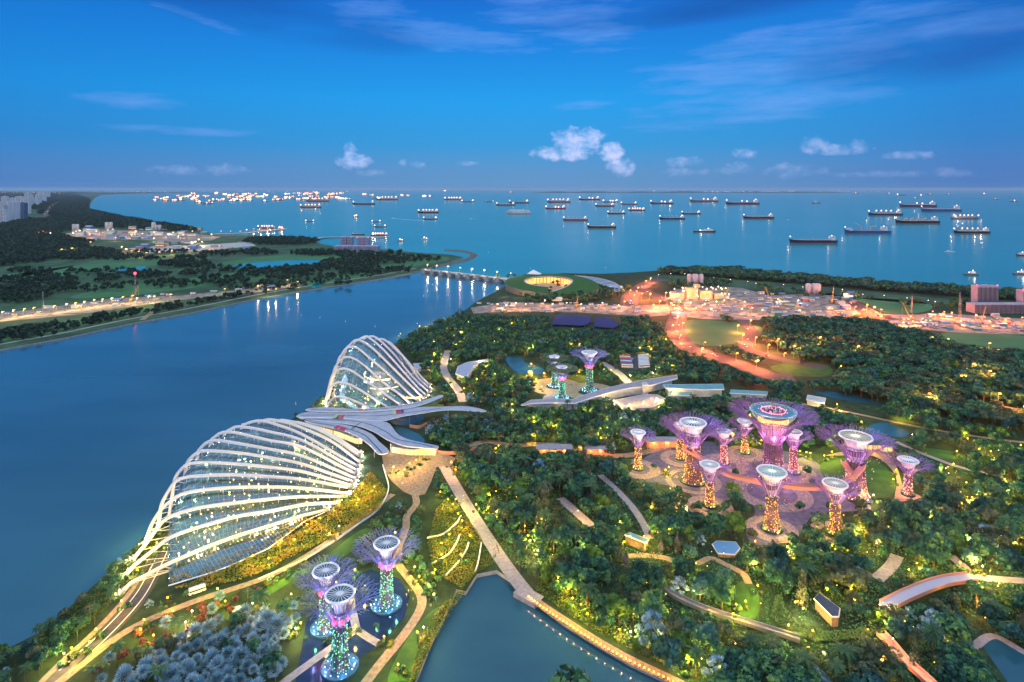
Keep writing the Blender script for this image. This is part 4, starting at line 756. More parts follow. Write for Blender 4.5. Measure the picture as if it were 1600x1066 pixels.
garden_tree(1337, 776, 37, 5.0, 9.2, 22.5, 'broad steel tree wrapped by the skyway, in front of the round lawn', 'dim', GV, 'gold', 10, nrod=56, wide=1)
garden_tree(1305, 833, 27, 2.5, 6.3, 13.5, 'gold topped steel tree at the front right of the grove', 'amber', GV, 'gold', 11)
garden_tree(1419, 773, 21, 2.0, 5.6, 14.5, 'steel tree standing alone at the right edge of the grove', 'rose', GV, 'teal', 12)
garden_tree(604, 946, 28, 2.5, 5.6, 15.5, 'blue lit steel tree furthest right of the three above the dark pool', 'green', GS, 'teal', 13, nrod=46)
garden_tree(509, 982, 24.5, 2.3, 5.4, 13.5, 'blue lit steel tree at the back left of the dark pool', 'green', GS, 'teal', 14, nrod=44)
garden_tree(531, 1044, 29, 2.6, 5.6, 15.5, 'blue lit steel tree nearest the viewer in the dark pool', 'green', GS, 'teal', 15, nrod=46)
garden_tree(866, 604, 28, 2.4, 4.6, 14, 'green planted steel tree at the back left of the golden garden', 'green', GG, 'teal', 16, planted=True)
garden_tree(878, 623, 28, 2.6, 4.6, 14, 'green planted steel tree at the front of the golden garden', 'green', GG, 'teal', 17, planted=True)
garden_tree(921, 611, 36, 3.0, 7.0, 18, 'tall steel tree with bare bluish canopy right of the two planted ones', 'green', GG, 'pale', 18, nrod=70)
# skyway curving between the trunks
sky_px = [(1069, 701), (1091, 714), (1112, 728), (1134, 741), (1167, 750), (1199, 757), (1225, 760), (1255, 763), (1288, 763), (1312, 757), (1332, 746), (1345, 734), (1349, 727)]
SK, _ = deck([G(x, y, 23) for x, y in sky_px], 3.0, 23, 'orange red skyway bridge curving between the tall trunks of the grove', 'coral', 'coral', 'skyway', eh=1.2, posts=False); RIB.pop()
for k in range(6): p = SK.children[0].data.vertices[10 + k * 30].co; plight(SK, (p.x, p.y - 1, p.z + 2.5), 600, (1, .42, .3), .2, 'rail_light')
deck([G(1317, 721, 24), G(1323, 730, 23.5), G(1330, 740, 23), G(1331, 748, 23)], 2.6, 23, 'short skyway branch climbing the left side of the wrapped trunk', 'coral', 'coral', 'skyway', eh=1.2, posts=False); RIB.pop()
# ------------------------------------------------------------------ garden lamps
ZONES = [('beside the golden garden trees', [(780, 520), (960, 520), (960, 640), (780, 640)]), ('near the taller glass dome', [(600, 490), (780, 480), (780, 645), (600, 645)]), ('along the dark channel', [(-100, 840), (225, 840), (150, 1100), (-100, 1100)]),
         ('by the silver fronded palms', [(150, 880), (480, 880), (480, 1120), (150, 1120)]), ('around the dark pool', [(480, 820), (660, 820), (660, 1120), (480, 1120)]), ('on the slope under the nearer dome', [(300, 760), (620, 760), (620, 900), (300, 900)]),
         ('on the golden terraces', [(655, 740), (790, 740), (790, 960), (640, 960)]), ('by the forecourt and olive court', [(590, 640), (780, 640), (780, 740), (590, 740)]), ('around the steel tree grove', [(960, 640), (1460, 640), (1460, 850), (960, 850)]),
         ('above the lake boardwalk', [(780, 860), (1080, 860), (1150, 1120), (780, 930)]), ('in the middle wood by the straight promenade', [(700, 700), (960, 700), (960, 870), (700, 870)]), ('behind the grove', [(780, 620), (1300, 560), (1300, 700), (780, 700)]),
         ('in the far upper right wood', [(1050, 480), (1800, 480), (1800, 640), (1050, 640)]), ('in the right hand wood', [(1300, 600), (1800, 600), (1800, 860), (1300, 860)]), ('in the lower right palm wood', [(1230, 840), (1800, 840), (1800, 1120), (1230, 1120)]), ('in the lower middle wood', [(900, 820), (1260, 820), (1260, 1120), (900, 1120)])]
def inpoly(x, y, poly):
    x = np.asarray(x, float); y = np.asarray(y, float); r = np.zeros(x.shape, bool); n = len(poly)
    for i in range(n):
        x0, y0 = poly[i][:2]; x1, y1 = poly[i - 1][:2]
        if y0 == y1: continue
        r ^= ((y0 > y) != (y1 > y)) & (x < (x1 - x0) * (y - y0) / (y1 - y0) + x0)
    return r
def zone(px, py):
    for n, p in ZONES:
        if inpoly([px], [py], p)[0]: return n
    return 'in the gardens'
MW, MH = 2000, 1300; OX, OY = 200, 0                           # survey mask of ground that stays clear of planting
MASK = np.zeros((MH, MW), bool); gx, gy = np.meshgrid(np.arange(MW) - OX + .5, np.arange(MH) - OY + .5)
def fill(poly, val=True):
    xs = [p[0] for p in poly]; ys = [p[1] for p in poly]; x0, x1 = max(0, int(min(xs)) + OX - 1), min(MW, int(max(xs)) + OX + 2); y0, y1 = max(0, int(min(ys)) - 1), min(MH, int(max(ys)) + 2)
    if x1 <= x0 or y1 <= y0: return
    m = inpoly(gx[y0:y1, x0:x1], gy[y0:y1, x0:x1], poly); MASK[y0:y1, x0:x1][m] = val
def fillc(px, py, r, ry=None): ry = ry or r; fill([(px + r * math.cos(a * PI / 6), py + ry * math.sin(a * PI / 6)) for a in range(12)])
KEEP = [[(185, 925), (250, 785), (300, 700), (350, 662), (420, 648), (480, 655), (540, 690), (572, 715), (566, 760), (520, 806), (470, 830), (410, 867), (340, 899), (268, 928), (235, 935)],
        [(505, 642), (512, 590), (530, 540), (562, 518), (600, 520), (640, 555), (684, 605), (690, 622), (640, 642)], [(462, 655), (476, 636), (560, 636), (692, 614), (692, 632), (762, 632), (768, 646), (690, 650), (612, 662), (640, 685), (690, 694), (684, 710), (612, 716), (596, 714), (560, 698), (500, 676), (470, 660)],
        [(608, 652), (662, 644), (668, 662), (668, 694), (640, 690), (612, 665)], SAND, [(x, y) for x, y in PLAZA], [(1278, 724), (1310, 706), (1380, 706), (1416, 740), (1440, 780), (1400, 786), (1350, 782), (1296, 756)],
        [(1146, 915), (1165, 905), (1188, 918), (1190, 958), (1170, 974), (1146, 950)], [(470, 980), (500, 935), (540, 898), (580, 884), (630, 900), (648, 932), (636, 968), (600, 1004), (560, 1034), (520, 1080), (430, 1090)],
        [(612, 1010), (668, 956), (700, 950), (670, 1008), (646, 1066), (600, 1070)], LAKE, [(668, 770), (690, 775), (720, 790), (750, 840), (780, 885), (745, 898), (722, 925), (700, 905), (668, 890), (662, 850)],
        [(712, 590), (712, 570), (730, 562), (766, 560), (740, 574), (734, 590)], [(812, 634), (830, 622), (900, 620), (975, 596), (1060, 582), (1060, 594), (985, 610), (930, 624), (860, 636)], [(955, 628), (1005, 614), (1045, 624), (1020, 640), (972, 640)], [(1034, 598), (1134, 597), (1134, 612), (1088, 622), (1040, 620)],
        [(1138, 606), (1204, 609), (1202, 620), (1138, 617)], [(1256, 612), (1300, 610), (1385, 632), (1380, 640), (1300, 630), (1258, 628)], [(966, 555), (1016, 555), (1020, 578), (968, 578)], [(860, 488), (970, 488), (972, 516), (860, 512)], [(836, 590), (900, 588), (950, 596), (950, 618), (900, 626), (842, 622)],
        [(972, 832), (1018, 836), (1014, 860), (1000, 862), (972, 850)], [(1108, 846), (1160, 844), (1160, 872), (1118, 868)], [(1268, 922), (1316, 945), (1312, 968), (1268, 945)], [(1380, 950), (1470, 902), (1530, 894), (1530, 908), (1480, 922), (1400, 955)], [(1525, 1005), (1552, 990), (1605, 1015), (1700, 1066), (1700, 1130), (1570, 1080)],
        [(1062, 500), (1150, 502), (1194, 512), (1184, 534), (1100, 544), (1066, 532)], [(1466, 518), (1640, 522), (1640, 548), (1490, 538)], [(730, 470), (1350, 470), (1350, 494), (730, 492)], [(1340, 470), (1700, 494), (1700, 524), (1480, 521), (1400, 510)],
        [(1196, 570), (1300, 566), (1300, 592), (1200, 594)], [(852, 709), (882, 709), (882, 713), (852, 713)], [(1020, 690), (1062, 684), (1062, 702), (1020, 706)], [(1318, 690), (1404, 690), (1404, 712), (1318, 712)], [(1346, 660), (1425, 660), (1420, 690), (1350, 690)], [(1436, 698), (1508, 706), (1508, 720), (1440, 716)],
        [(783, 556), (850, 558), (856, 590), (800, 588)], [(296, 905), (420, 858), (512, 798), (572, 752), (610, 770), (600, 800), (540, 835), (400, 910), (310, 940)], [(398, 934), (500, 875), (560, 825), (585, 826), (540, 872), (420, 935)], [(750, 885), (780, 885), (840, 940), (820, 945)],
        [(1040, 912), (1060, 926), (1100, 944), (1200, 978), (1200, 990), (1100, 958), (1050, 938)], [(1370, 985), (1384, 990), (1450, 1060), (1440, 1070)], [(1200, 968), (1208, 932), (1226, 924), (1232, 950), (1250, 970), (1300, 984), (1380, 984), (1384, 994), (1350, 1004), (1280, 1008), (1228, 996)]]
for k in KEEP: fill(k)
for pts, w in RIB:
    for a, b_ in zip(pts, pts[1:]):
        t_ = b_ - a; n_ = Vector((-t_.y, t_.x, 0))
        if n_.length < 1e-6 or min(a.y, b_.y) < 100: continue
        n_.normalize(); n_ *= w / 2; fill([P(a + n_), P(b_ + n_), P(b_ - n_), P(a - n_)])
for o in list(C.objects):
    if o.name.startswith('steel_tree'):
        c = o.location; bb = max(v.co.x for v in o.children[0].data.vertices) * .8; topz = max(v.co.z for v in o.children[0].data.vertices)
        p0 = P((c.x, c.y, LZ)); p1 = P((c.x, c.y, LZ + topz)); r_ = bb * F / c.y; fill([(p0[0] - r_, p0[1] + 1), (p0[0] + r_, p0[1] + 1), (p1[0] + r_, p1[1]), (p1[0] - r_, p1[1])])
RIB_END = len(RIB)
def gl_lamp(h_, rb, mk):
    t = thing('garden_lamp', 'x', 'lamp'); b = MB(); b.lathe([(.28, 0), (.24, .3), (.10, .35), (.08, h_ - rb)], 6); b.build('post', M['darksteel'], t); b = MB()
    b.lathe([(.05, h_ - rb), (rb * .8, h_ - rb * .55), (rb, h_), (rb * .75, h_ + rb * .6), (.02, h_ + rb)], 6); b.build('globe', M[mk], t); return t
LP = {'yellow': (gl_lamp(4.6, .30, 'yellow'), (1, .70, .06)), 'warm': (gl_lamp(5.0, .28, 'warm'), (1, .62, .24)), 'amber': (gl_lamp(4.8, .32, 'amber'), (1, .46, .08))}
used = set(); LAMPS = []; NL = 0
def garden_lamp(px, py, kind='yellow', power=800, z=LZ, lab=None):
    global NL
    if NL >= 296: return
    src, col = LP[kind]; o = src if kind not in used else copytree(src); used.add(kind); p = G(px, py, z); o.location = p; NL += 1
    o['label'] = lab or f"{dict(yellow='yellow glowing', warm='warm white', amber='amber glowing')[kind]} garden lamp {zone(px, py)}"; o['group'] = 'garden lamps among the planting'
    plight(o, (0, -.7, 5.0), power, col, .35); LAMPS.append((px, py, p)); q = P(p + Vector((0, 0, 4.6))); fillc(q[0], q[1], 3.2 if py > 700 else 2.2, 2.6 if py > 700 else 1.6)
gold = [(744, 800), (722, 826), (702, 848), (690, 862), (735, 850), (720, 880), (690, 880), (708, 800), (716, 815), (548, 782), (566, 768), (585, 772), (560, 792), (530, 800), (480, 832), (440, 858), (395, 882), (500, 822), (460, 856), (420, 886)]
for px, py in gold: garden_lamp(px, py, 'yellow', 4200, lab='yellow glowing garden lamp on the ' + ('golden terraces' if px > 640 else 'planted slope') + ' ' + zone(px, py))
big = [(834, 662), (863, 655), (815, 652), (800, 648), (960, 640), (968, 641), (984, 640), (1005, 637), (1026, 632), (1034, 637), (1052, 620), (1133, 633), (865, 675), (868, 680), (833, 690), (800, 640), (751, 637), (783, 632), (690, 632), (745, 600), (762, 578), (750, 577), (740, 578), (766, 600),
       (705, 733), (712, 745), (725, 746), (688, 780), (700, 792), (712, 792), (760, 760), (765, 785), (770, 800), (776, 812), (762, 806), (780, 830), (800, 850), (815, 862), (825, 850), (820, 835), (840, 875), (860, 888), (872, 918), (884, 926), (888, 935), (895, 950), (908, 960), (918, 975), (935, 980), (950, 985), (968, 1000), (985, 1005), (1003, 1005), (1015, 1022), (1040, 1032), (1056, 1040), (1075, 1052),
       (975, 860), (985, 852), (1010, 862), (1006, 852), (1018, 840), (1060, 885), (1088, 895), (1085, 940), (1045, 840), (1115, 830), (1180, 860), (1150, 960), (1165, 955), (1184, 930), (1146, 975), (1122, 1030), (1105, 1010), (1125, 1060), (1090, 1040), (1036, 998), (1232, 993), (1270, 1002), (1230, 868), (1280, 873), (1300, 866), (1320, 868), (1375, 962), (1292, 936), (1330, 935), (1370, 975), (1386, 990),
       (1420, 905), (1436, 902), (1450, 905), (1500, 893), (1526, 893), (1535, 900), (1556, 892), (1565, 888), (1418, 845), (1515, 855), (1560, 850), (1490, 950), (1500, 945), (1530, 962), (1534, 960), (1545, 980), (1560, 985), (1580, 985), (1590, 990), (1505, 1045), (1540, 1055), (1580, 1040), (1480, 1020), (1190, 698), (1190, 690), (1325, 655), (1312, 650), (1290, 642), (1308, 640), (1280, 640), (1460, 665), (1505, 690), (1512, 695), (1535, 700), (1530, 712), (1548, 715), (1565, 725), (1595, 705), (1590, 715), (1480, 690), (1495, 715), (1490, 735), (1570, 760), (1580, 775), (1540, 785), (1510, 765),
       (1250, 715), (1260, 717), (1266, 718), (1288, 722), (1400, 745), (1396, 760), (1350, 785), (1365, 786), (1300, 716), (1212, 640), (1040, 745), (1045, 740), (1350, 700), (445, 905), (426, 915), (515, 848), (478, 888), (530, 836), (262, 950), (270, 970), (290, 990), (340, 935), (352, 955), (300, 972), (455, 945), (462, 1000), (220, 1000), (240, 1010), (225, 985), (395, 960), (410, 950), (372, 965), (618, 845), (628, 880), (648, 900), (655, 915), (600, 1012), (652, 1005), (662, 998), (622, 1056), (680, 905), (670, 930), (678, 945), (500, 925), (525, 925), (555, 905), (570, 930), (556, 995), (510, 1005), (470, 990),
       (640, 735), (632, 745), (650, 730), (615, 740), (665, 720), (100, 1040), (150, 1000), (190, 955), (235, 870), (232, 842), (245, 862), (200, 905), (210, 890), (215, 905), (140, 1020), (112, 1030), (905, 545), (895, 585), (905, 588), (916, 590), (850, 590), (838, 600), (846, 612), (955, 585), (960, 590), (985, 595), (1040, 582), (1030, 586), (1050, 578), (1020, 590), (976, 545), (1015, 548), (1000, 550), (850, 530), (860, 545), (838, 545), (830, 575), (826, 588), (800, 530), (815, 545), (770, 545), (745, 535), (720, 540), (705, 545), (780, 520), (800, 510), (760, 505), (740, 515), (720, 525), (700, 520), (820, 510), (850, 515), (690, 560), (700, 600), (706, 612), (725, 615)]
rl = random.Random(3)
for px, py in big:
  if not (px > 1525 and py > 975): garden_lamp(px, py, rl.choice(('yellow', 'yellow', 'yellow', 'warm', 'amber')), rl.choice((2600, 4000, 5500, 8000)) * (1.7 if py < 640 else 1 if py < 760 else .75))
FARLAMP = []
for px, py in ((1215, 548), (1280, 545), (1340, 560), (1455, 545), (1480, 548), (1520, 590), (1545, 602), (1545, 555), (1500, 610), (1240, 560), (1225, 572), (1560, 640), (1600, 660), (1450, 640)): FARLAMP.append((px, py))
# beyond the three hundred nearest, the rest of the garden lights are one object
b = MB(); rz_ = random.Random(31); gm = tag(D.objects.new('distant_garden_lights', None), None, None) if False else None; LL = []
for reg, n_ in (([(640, 500), (1000, 500), (1090, 560), (960, 620), (690, 632), (610, 545)], 110), ([(690, 640), (960, 632), (1250, 640), (1300, 700), (1000, 726), (720, 722)], 60), ([(1250, 630), (1440, 660), (1600, 700), (1600, 850), (1450, 790), (1400, 700)], 50), ([(830, 720), (1000, 735), (1180, 850), (1450, 790), (1600, 850), (1600, 1060), (1120, 1060), (840, 925), (740, 790)], 130), ([(1090, 560), (1300, 600), (1440, 650), (1600, 690), (1600, 560), (1300, 510)], 36)):
    k = 0
    while k < n_:
        x = rz_.uniform(min(p[0] for p in reg), max(p[0] for p in reg)); y = rz_.uniform(min(p[1] for p in reg), max(p[1] for p in reg))
        if not inpoly([x], [y], reg)[0] or MASK[int(y), int(x) + OX]: continue
        k += 1; p = G(x, y); zz = rz_.uniform(3.5, 6.5); b.ball((p.x, p.y, LZ + zz), rz_.choice((.12, .18, .26, .34)), rz_.choice((0, 0, 1, 2))); b.tube([(p.x, p.y, LZ), (p.x, p.y, LZ + zz)], .07, 3, 3); q = P((p.x, p.y, LZ + zz)); fillc(q[0], q[1], 2.4 if y > 700 else 1.4, 2.0 if y > 700 else 1.2); LL.append((p, zz, y))
gm = b.build('distant_garden_lights', [M['yellow'], M['amber'], M['warm'], M['darksteel']]); gm['kind'] = 'stuff'
for k, (p, zz, y) in enumerate(LL):
    if k % 2 == 0: plight(gm, (p.x, p.y - .6, LZ + zz + .3), rz_.choice((3500, 6000, 9000)) * (1.2 if y < 700 else 1), rz_.choice(((1, .68, .06), (1, .50, .08), (1, .62, .2))), .35)
# ------------------------------------------------------------------ trees
def blobs_to(name, blobs, n, leaf, mat, bias=.25, zsq=1.0, seed=0, jit=.34, tone0=None):
    r = np.random.default_rng(seed); bl = np.array(blobs); wt = bl[:, 3] ** 2; k = r.choice(len(bl), n, p=wt / wt.sum()); d = r.normal(size=(n, 3)); d[:, 2] += bias; d /= np.linalg.norm(d, axis=1)[:, None]
    rad = bl[k, 3] * r.uniform(.62, 1.08, n); cen = bl[k, :3] + d * rad[:, None] * np.array([1, 1, zsq]); bt = r.uniform(.10, .82, len(bl)); tone = np.clip(bt[k] + r.normal(0, .13, n), 0, 1)
    return quads(name, cen, d + r.normal(0, jit, (n, 3)), leaf * r.uniform(.6, 1.35, n), tone, mat)
def trunkmesh(h_, r0, limbs, seed):
    b = MB(); rr = random.Random(seed); b.tube([(0, 0, -.3), (.1, 0, h_ * .3), (rr.uniform(-.3, .3), rr.uniform(-.3, .3), h_ * .62), (rr.uniform(-.4, .4), rr.uniform(-.4, .4), h_)], [r0 * 1.4, r0, r0 * .75, r0 * .3], 6)
    for x, y, z, q in limbs: b.tube([(0, 0, h_ * .45), (x * .5, y * .5, (h_ * .45 + z) / 2 + .4), (x, y, z)], [r0 * .6, r0 * .4, r0 * .12], 4)
    return b.mesh('trunk', M['trunk'])
def broad(seed, mat, n=560, R=5.0, Ht=9.5, leaf=.70):
    rr = random.Random(seed); bl = [(rr.uniform(-.6, .6), rr.uniform(-.6, .6), Ht * .62, R * .62)]
    for k in range(rr.randint(6, 9)): a = k * 2.4 + rr.uniform(-.4, .4); q = R * rr.uniform(.40, .70); bl.append((q * math.cos(a), q * math.sin(a), Ht * rr.uniform(.42, .74), R * rr.uniform(.28, .46)))
    for k in range(3): a = rr.uniform(0, 6.3); bl.append((R * .3 * math.cos(a), R * .3 * math.sin(a), Ht * rr.uniform(.74, .86), R * rr.uniform(.26, .36)))
    return blobs_to('crown', bl, n, leaf, mat, .3, .85, seed), trunkmesh(Ht * .75, .28, bl[1:5], seed)
def umbrella(seed, mat, n=620):
    rr = random.Random(seed); bl = []
    for k in range(12): a = k * 2.4; q = 6.6 * math.sqrt((k + .5) / 12); bl.append((q * math.cos(a), q * math.sin(a), 8.6 - q * .18 + rr.uniform(-.4, .4), rr.uniform(1.8, 2.6)))
    return blobs_to('crown', bl, n, .66, mat, .6, .5, seed), trunkmesh(8, .4, bl[3:9], seed)
def column(seed, mat, n=380):
    rr = random.Random(seed); bl = [(rr.uniform(-.5, .5), rr.uniform(-.5, .5), 2 + k * 1.5, 2.0 * (1 - (k / 8) ** 1.6) + .5) for k in range(8)]
    return blobs_to('crown', bl, n, .5, mat, .1, 1, seed), trunkmesh(12, .22, bl[1:3], seed)
def layered(seed, mat, n=460):
    rr = random.Random(seed); bl = []
    for L in range(4):
        for k in range(4 - (L == 3)): a = k * 1.6 + L * .8 + rr.uniform(-.3, .3); q = (3.6 - L * .75); bl.append((q * math.cos(a), q * math.sin(a), 3 + L * 1.5, 1.6 - L * .15))
    return blobs_to('crown', bl, n, .5, mat, .5, .4, seed), trunkmesh(8, .22, bl[2:7], seed)
def palm(seed, mat, R=3.6, Ht=9.0, nf=17):
    rr = random.Random(seed); v = []; tone = []
    for k in range(nf):
        a = 2 * PI * k / nf + rr.uniform(-.2, .2); e = rr.uniform(-.1, 1.0); L = R * rr.uniform(.85, 1.15); pr = []
        for i in range(6): s_ = i / 5; x = L * s_ * math.cos(e * (1 - s_ * .7)); zz = L * (math.sin(e) * s_ - .62 * s_ * s_); wd = .55 * math.sin(PI * min(1, .12 + s_ * .84)) + .05; pr.append((x, zz, wd))
        ca, sa = math.cos(a), math.sin(a)
        for (x0, z0, w0), (x1, z1, w1) in zip(pr, pr[1:]):
            for sg in (-1, 1):
                v += [(x0 * ca, x0 * sa, Ht + z0), (x1 * ca, x1 * sa, Ht + z1), (x1 * ca - sg * w1 * sa, x1 * sa + sg * w1 * ca, Ht + z1 - w1 * .45), (x0 * ca - sg * w0 * sa, x0 * sa + sg * w0 * ca, Ht + z0 - w0 * .45)]; tone.append(min(1, max(0, .3 + .4 * e + rr.uniform(-.15, .15))))
    b = MB(); b.tube([(0, 0, -.3), (.25, .1, Ht * .5), (0, 0, Ht)], [.30, .2, .16], 6); return rawmesh('crown', np.array(v), len(tone), tone, mat), b.mesh('trunk', M['trunk'])
def fanpalm(seed, mat, R=2.5, Ht=3.6, nf=38):
    rr = random.Random(seed); v = []; tone = []                   # stiff round fans on stalks
    for k in range(nf):
        a = k * 2.4; e = rr.uniform(-.35, 1.35); L = R * rr.uniform(.62, .8); d = Vector((math.cos(a) * math.cos(e), math.sin(a) * math.cos(e), math.sin(e))); c = Vector((0, 0, Ht)) + d * L
        u = d.cross(Vector((0, 0, 1))).normalized(); w = u.cross(d); fan = R * .46; tn = rr.uniform(.2, .8)
        for i in range(8):
            an = -1.75 + 3.5 * i / 7; dd = (d * math.cos(an) + u * math.sin(an) + w * (.22 if i % 2 else -.05) - Vector((0, 0, .25))).normalized(); sd = (u * math.cos(an) - d * math.sin(an)).normalized()
            v += [c - d * .1, c + dd * fan * .75 + sd * fan * .14, c + dd * fan * 1.45, c + dd * fan * .75 - sd * fan * .14]; tone.append(min(1, max(0, tn + rr.uniform(-.22, .22))))
    b = MB(); b.tube([(0, 0, -.3), (0, 0, Ht)], [.34, .25], 6); return rawmesh('crown', np.array([tuple(q) for q in v]), len(tone), tone, mat), b.mesh('trunk', M['trunk'])
def shrub(seed, mat, n=150):
    rr = random.Random(seed); bl = [(rr.uniform(-.8, .8), rr.uniform(-.8, .8), rr.uniform(.5, 1.0), rr.uniform(.6, .95)) for k in range(5)]; return blobs_to('foliage', bl, n, .30, mat, .5, .9, seed), None
KIND = {'broad': ('broadleaf_tree', 'tree', [broad(11, M['leaf']), broad(12, M['leaf'], 700, 5.4, 10), broad(13, M['leaf'], 560, 4.6, 10.5), broad(14, M['leaf'], 680, 5.2, 8.6), broad(15, M['leaf'], 520, 4.4, 9.0), broad(16, M['leaf2'], 560, 4.8, 9), broad(17, M['leafy'], 560, 4.6, 8.6), broad(18, M['leafb'], 560, 5.0, 9.2)], 5.0, 9.0), 'umb': ('umbrella_tree', 'tree', [umbrella(21, M['leaf']), umbrella(22, M['leaf2']), umbrella(23, M['leaf'])], 7.8, 8.8),
        'umbo': ('umbrella_tree', 'tree', [umbrella(24, M['olivey']), umbrella(25, M['olivey'])], 7.8, 8.8), 'col': ('columnar_tree', 'tree', [column(31, M['leaf']), column(32, M['leaf2'])], 2.2, 12), 'olive': ('layered_tree', 'tree', [layered(41, M['silver']), layered(42, M['leaf2']), layered(43, M['leaf2'])], 4.8, 7.5), 'palm': ('palm_tree', 'palm', [palm(51, M['palmleaf']), palm(52, M['palmleaf'], 4.0, 7.5, 20), palm(53, M['palmleaf'], 3.2, 10, 15)], 3.5, 9.0),
        'silver': ('silver_palm', 'palm', [fanpalm(61, M['silver']), fanpalm(62, M['silver'], 2.8, 3.0, 44), fanpalm(63, M['silver'], 2.3, 4.4, 36)], 2.8, 4.2), 'shrub': ('shrub', 'shrub', [shrub(71, M['flower']), shrub(72, M['leaf2']), shrub(73, M['leaf'])], 1.4, 1.5), 'rus': ('russet_tree', 'tree', [broad(81, M['maroon'], 340, 2.6, 4.6, .42), broad(82, M['maroon'], 300, 2.2, 4.2, .4)], 2.4, 4.2)}
LIST = []                                                    # (kind, x, y, scale, variant)
def crown_ok(x, y, R, Ht, frac=.0):
    pts = []
    for dx_, dz_ in ((0, .55), (0, 1.0), (0, .2), (-.7, .6), (.7, .6), (-.45, .9), (.45, .9), (-.4, .3), (.4, .3)): pts.append(P((x + dx_ * R, y - (R * .5 if dz_ < .3 else 0), LZ + dz_ * Ht)))
    hit = 0
    for q in pts:
        i, j = int(q[1]) - OY, int(q[0]) + OX
        if 0 <= i < MH and 0 <= j < MW and MASK[i, j]: hit += 1
    return hit <= frac * len(pts)
def plant(px, spacing, rng, mix, frac=.0, seed=0, z=LZ, prob=1.0):
    r = np.random.default_rng(seed + 100); poly = [tuple(G(x, y))[:2] for x, y in px]; xs = [p[0] for p in poly]; ys = [p[1] for p in poly]; nx = int((max(xs) - min(xs)) / spacing) + 1; ny = int((max(ys) - min(ys)) / (spacing * .87)) + 1
    I, J = np.meshgrid(np.arange(nx), np.arange(ny)); X = min(xs) + (I + (J % 2) * .5) * spacing + r.uniform(-.34, .34, I.shape) * spacing; Y = min(ys) + J * spacing * .87 + r.uniform(-.34, .34, I.shape) * spacing
    ok = inpoly(X, Y, poly) & (r.random(X.shape) < prob); ks = [m[0] for m in mix]; pr = np.array([m[1] for m in mix], float); pr /= pr.sum(); cnt = 0
    for x, y in zip(X[ok], Y[ok]):
        k = ks[r.choice(len(ks), p=pr)]; s_ = r.uniform(*rng); _, _, vs, R, Ht = KIND[k]
        for tr in range(2):
            if crown_ok(x, y, R * s_, Ht * s_, frac): LIST.append((k, x, y, s_, int(r.integers(len(vs))))); cnt += 1; break
            s_ *= .62
    return cnt
BM = [('broad', .74), ('palm', .10), ('umb', .06), ('olive', .05), ('col', .05)]
plant([(612, 545), (640, 529), (720, 494), (750, 476), (800, 489), (900, 493), (1010, 500), (1060, 530), (1100, 560), (1130, 596), (960, 625), (820, 632), (690, 640), (680, 610)], 9, (.7, 1.15), BM, .12, 1)
plant([(690, 632), (830, 632), (960, 632), (1100, 605), (1260, 622), (1310, 700), (1000, 728), (720, 722), (690, 700)], 8, (.65, 1.1), BM, .12, 2)
plant([(704, 712), (1000, 728), (1060, 780), (1180, 850), (1300, 836), (1450, 780), (1760, 830), (1760, 1150), (1160, 1150), (1085, 1068), (1050, 1054), (930, 990), (838, 926), (790, 866), (744, 790)], 7.3, (.5, 1.55), [('broad', .64), ('palm', .17), ('olive', .07), ('col', .07), ('umb', .05)], .0, 3)
plant([(1240, 622), (1330, 640), (1440, 655), (1600, 690), (1780, 710), (1780, 850), (1450, 800), (1400, 790), (1395, 700), (1310, 700)], 8, (.7, 1.25), [('broad', .74), ('umb', .12), ('palm', .10), ('col', .04)], .05, 4)
plant([(1190, 500), (1350, 504), (1480, 524), (1620, 552), (1800, 575), (1800, 700), (1600, 680), (1440, 650), (1260, 625), (1130, 600), (1200, 592), (1260, 560), (1200, 545)], 10, (.8, 1.5), [('broad', .66), ('umb', .34)], .05, 5)
plant([(1260, 592), (1330, 610), (1420, 640), (1600, 676), (1640, 660), (1480, 612), (1330, 586)], 8.5, (.6, .95), [('umbo', 1)], .1, 6)
plant([(1060, 540), (1160, 540), (1210, 585), (1130, 604), (1080, 575)], 9, (.7, 1.1), [('broad', .8), ('umb', .2)], .0, 7)
plant([(-90, 1130), (0, 1026), (60, 994), (130, 942), (200, 870), (238, 846), (225, 885), (205, 925), (160, 968), (96, 1030), (30, 1100)], 6.2, (.45, .85), [('broad', .5), ('palm', .42), ('silver', .08)], .0, 8)
plant([(262, 925), (330, 908), (400, 888), (470, 858), (540, 835), (470, 872), (300, 936), (170, 1005), (215, 950)], 7, (.34, .6), [('broad', .6), ('olive', .3), ('col', .1)], .0, 9)
plant([(262, 1010), (290, 1004), (360, 972), (420, 950), (474, 962), (478, 1000), (455, 1050), (420, 1100), (150, 1120), (200, 1060)], 5.6, (.7, 1.2), [('silver', .86), ('palm', .07), ('broad', .07)], .15, 10)
plant([(120, 1090), (215, 990), (300, 946), (400, 914), (450, 900), (452, 930), (360, 965), (290, 1000), (215, 1066)], 5.6, (.6, 1.0), [('rus', .55), ('silver', .3), ('palm', .15)], .05, 11)
plant([(690, 722), (734, 800), (745, 822), (700, 780), (668, 800), (660, 840), (680, 905), (716, 925), (690, 960), (664, 960), (640, 900), (630, 870), (640, 830), (655, 785), (676, 745)], 5.6, (.4, .68), [('broad', .75), ('palm', .25)], .0, 12)
plant([(555, 850), (600, 796), (636, 786), (626, 830), (610, 880), (600, 900), (560, 880)], 5, (.34, .6), [('broad', .6), ('olive', .4)], .0, 13)
plant([(630, 700), (640, 670), (700, 646), (770, 646), (775, 695), (700, 708), (650, 700)], 7, (.7, 1.0), [('olive', .6), ('broad', .4)], .12, 14)
plant([(605, 702), (640, 700), (650, 760), (620, 765), (600, 735)], 7, (.36, .55), [('broad', .7), ('palm', .3)], .7, 15, prob=.5)
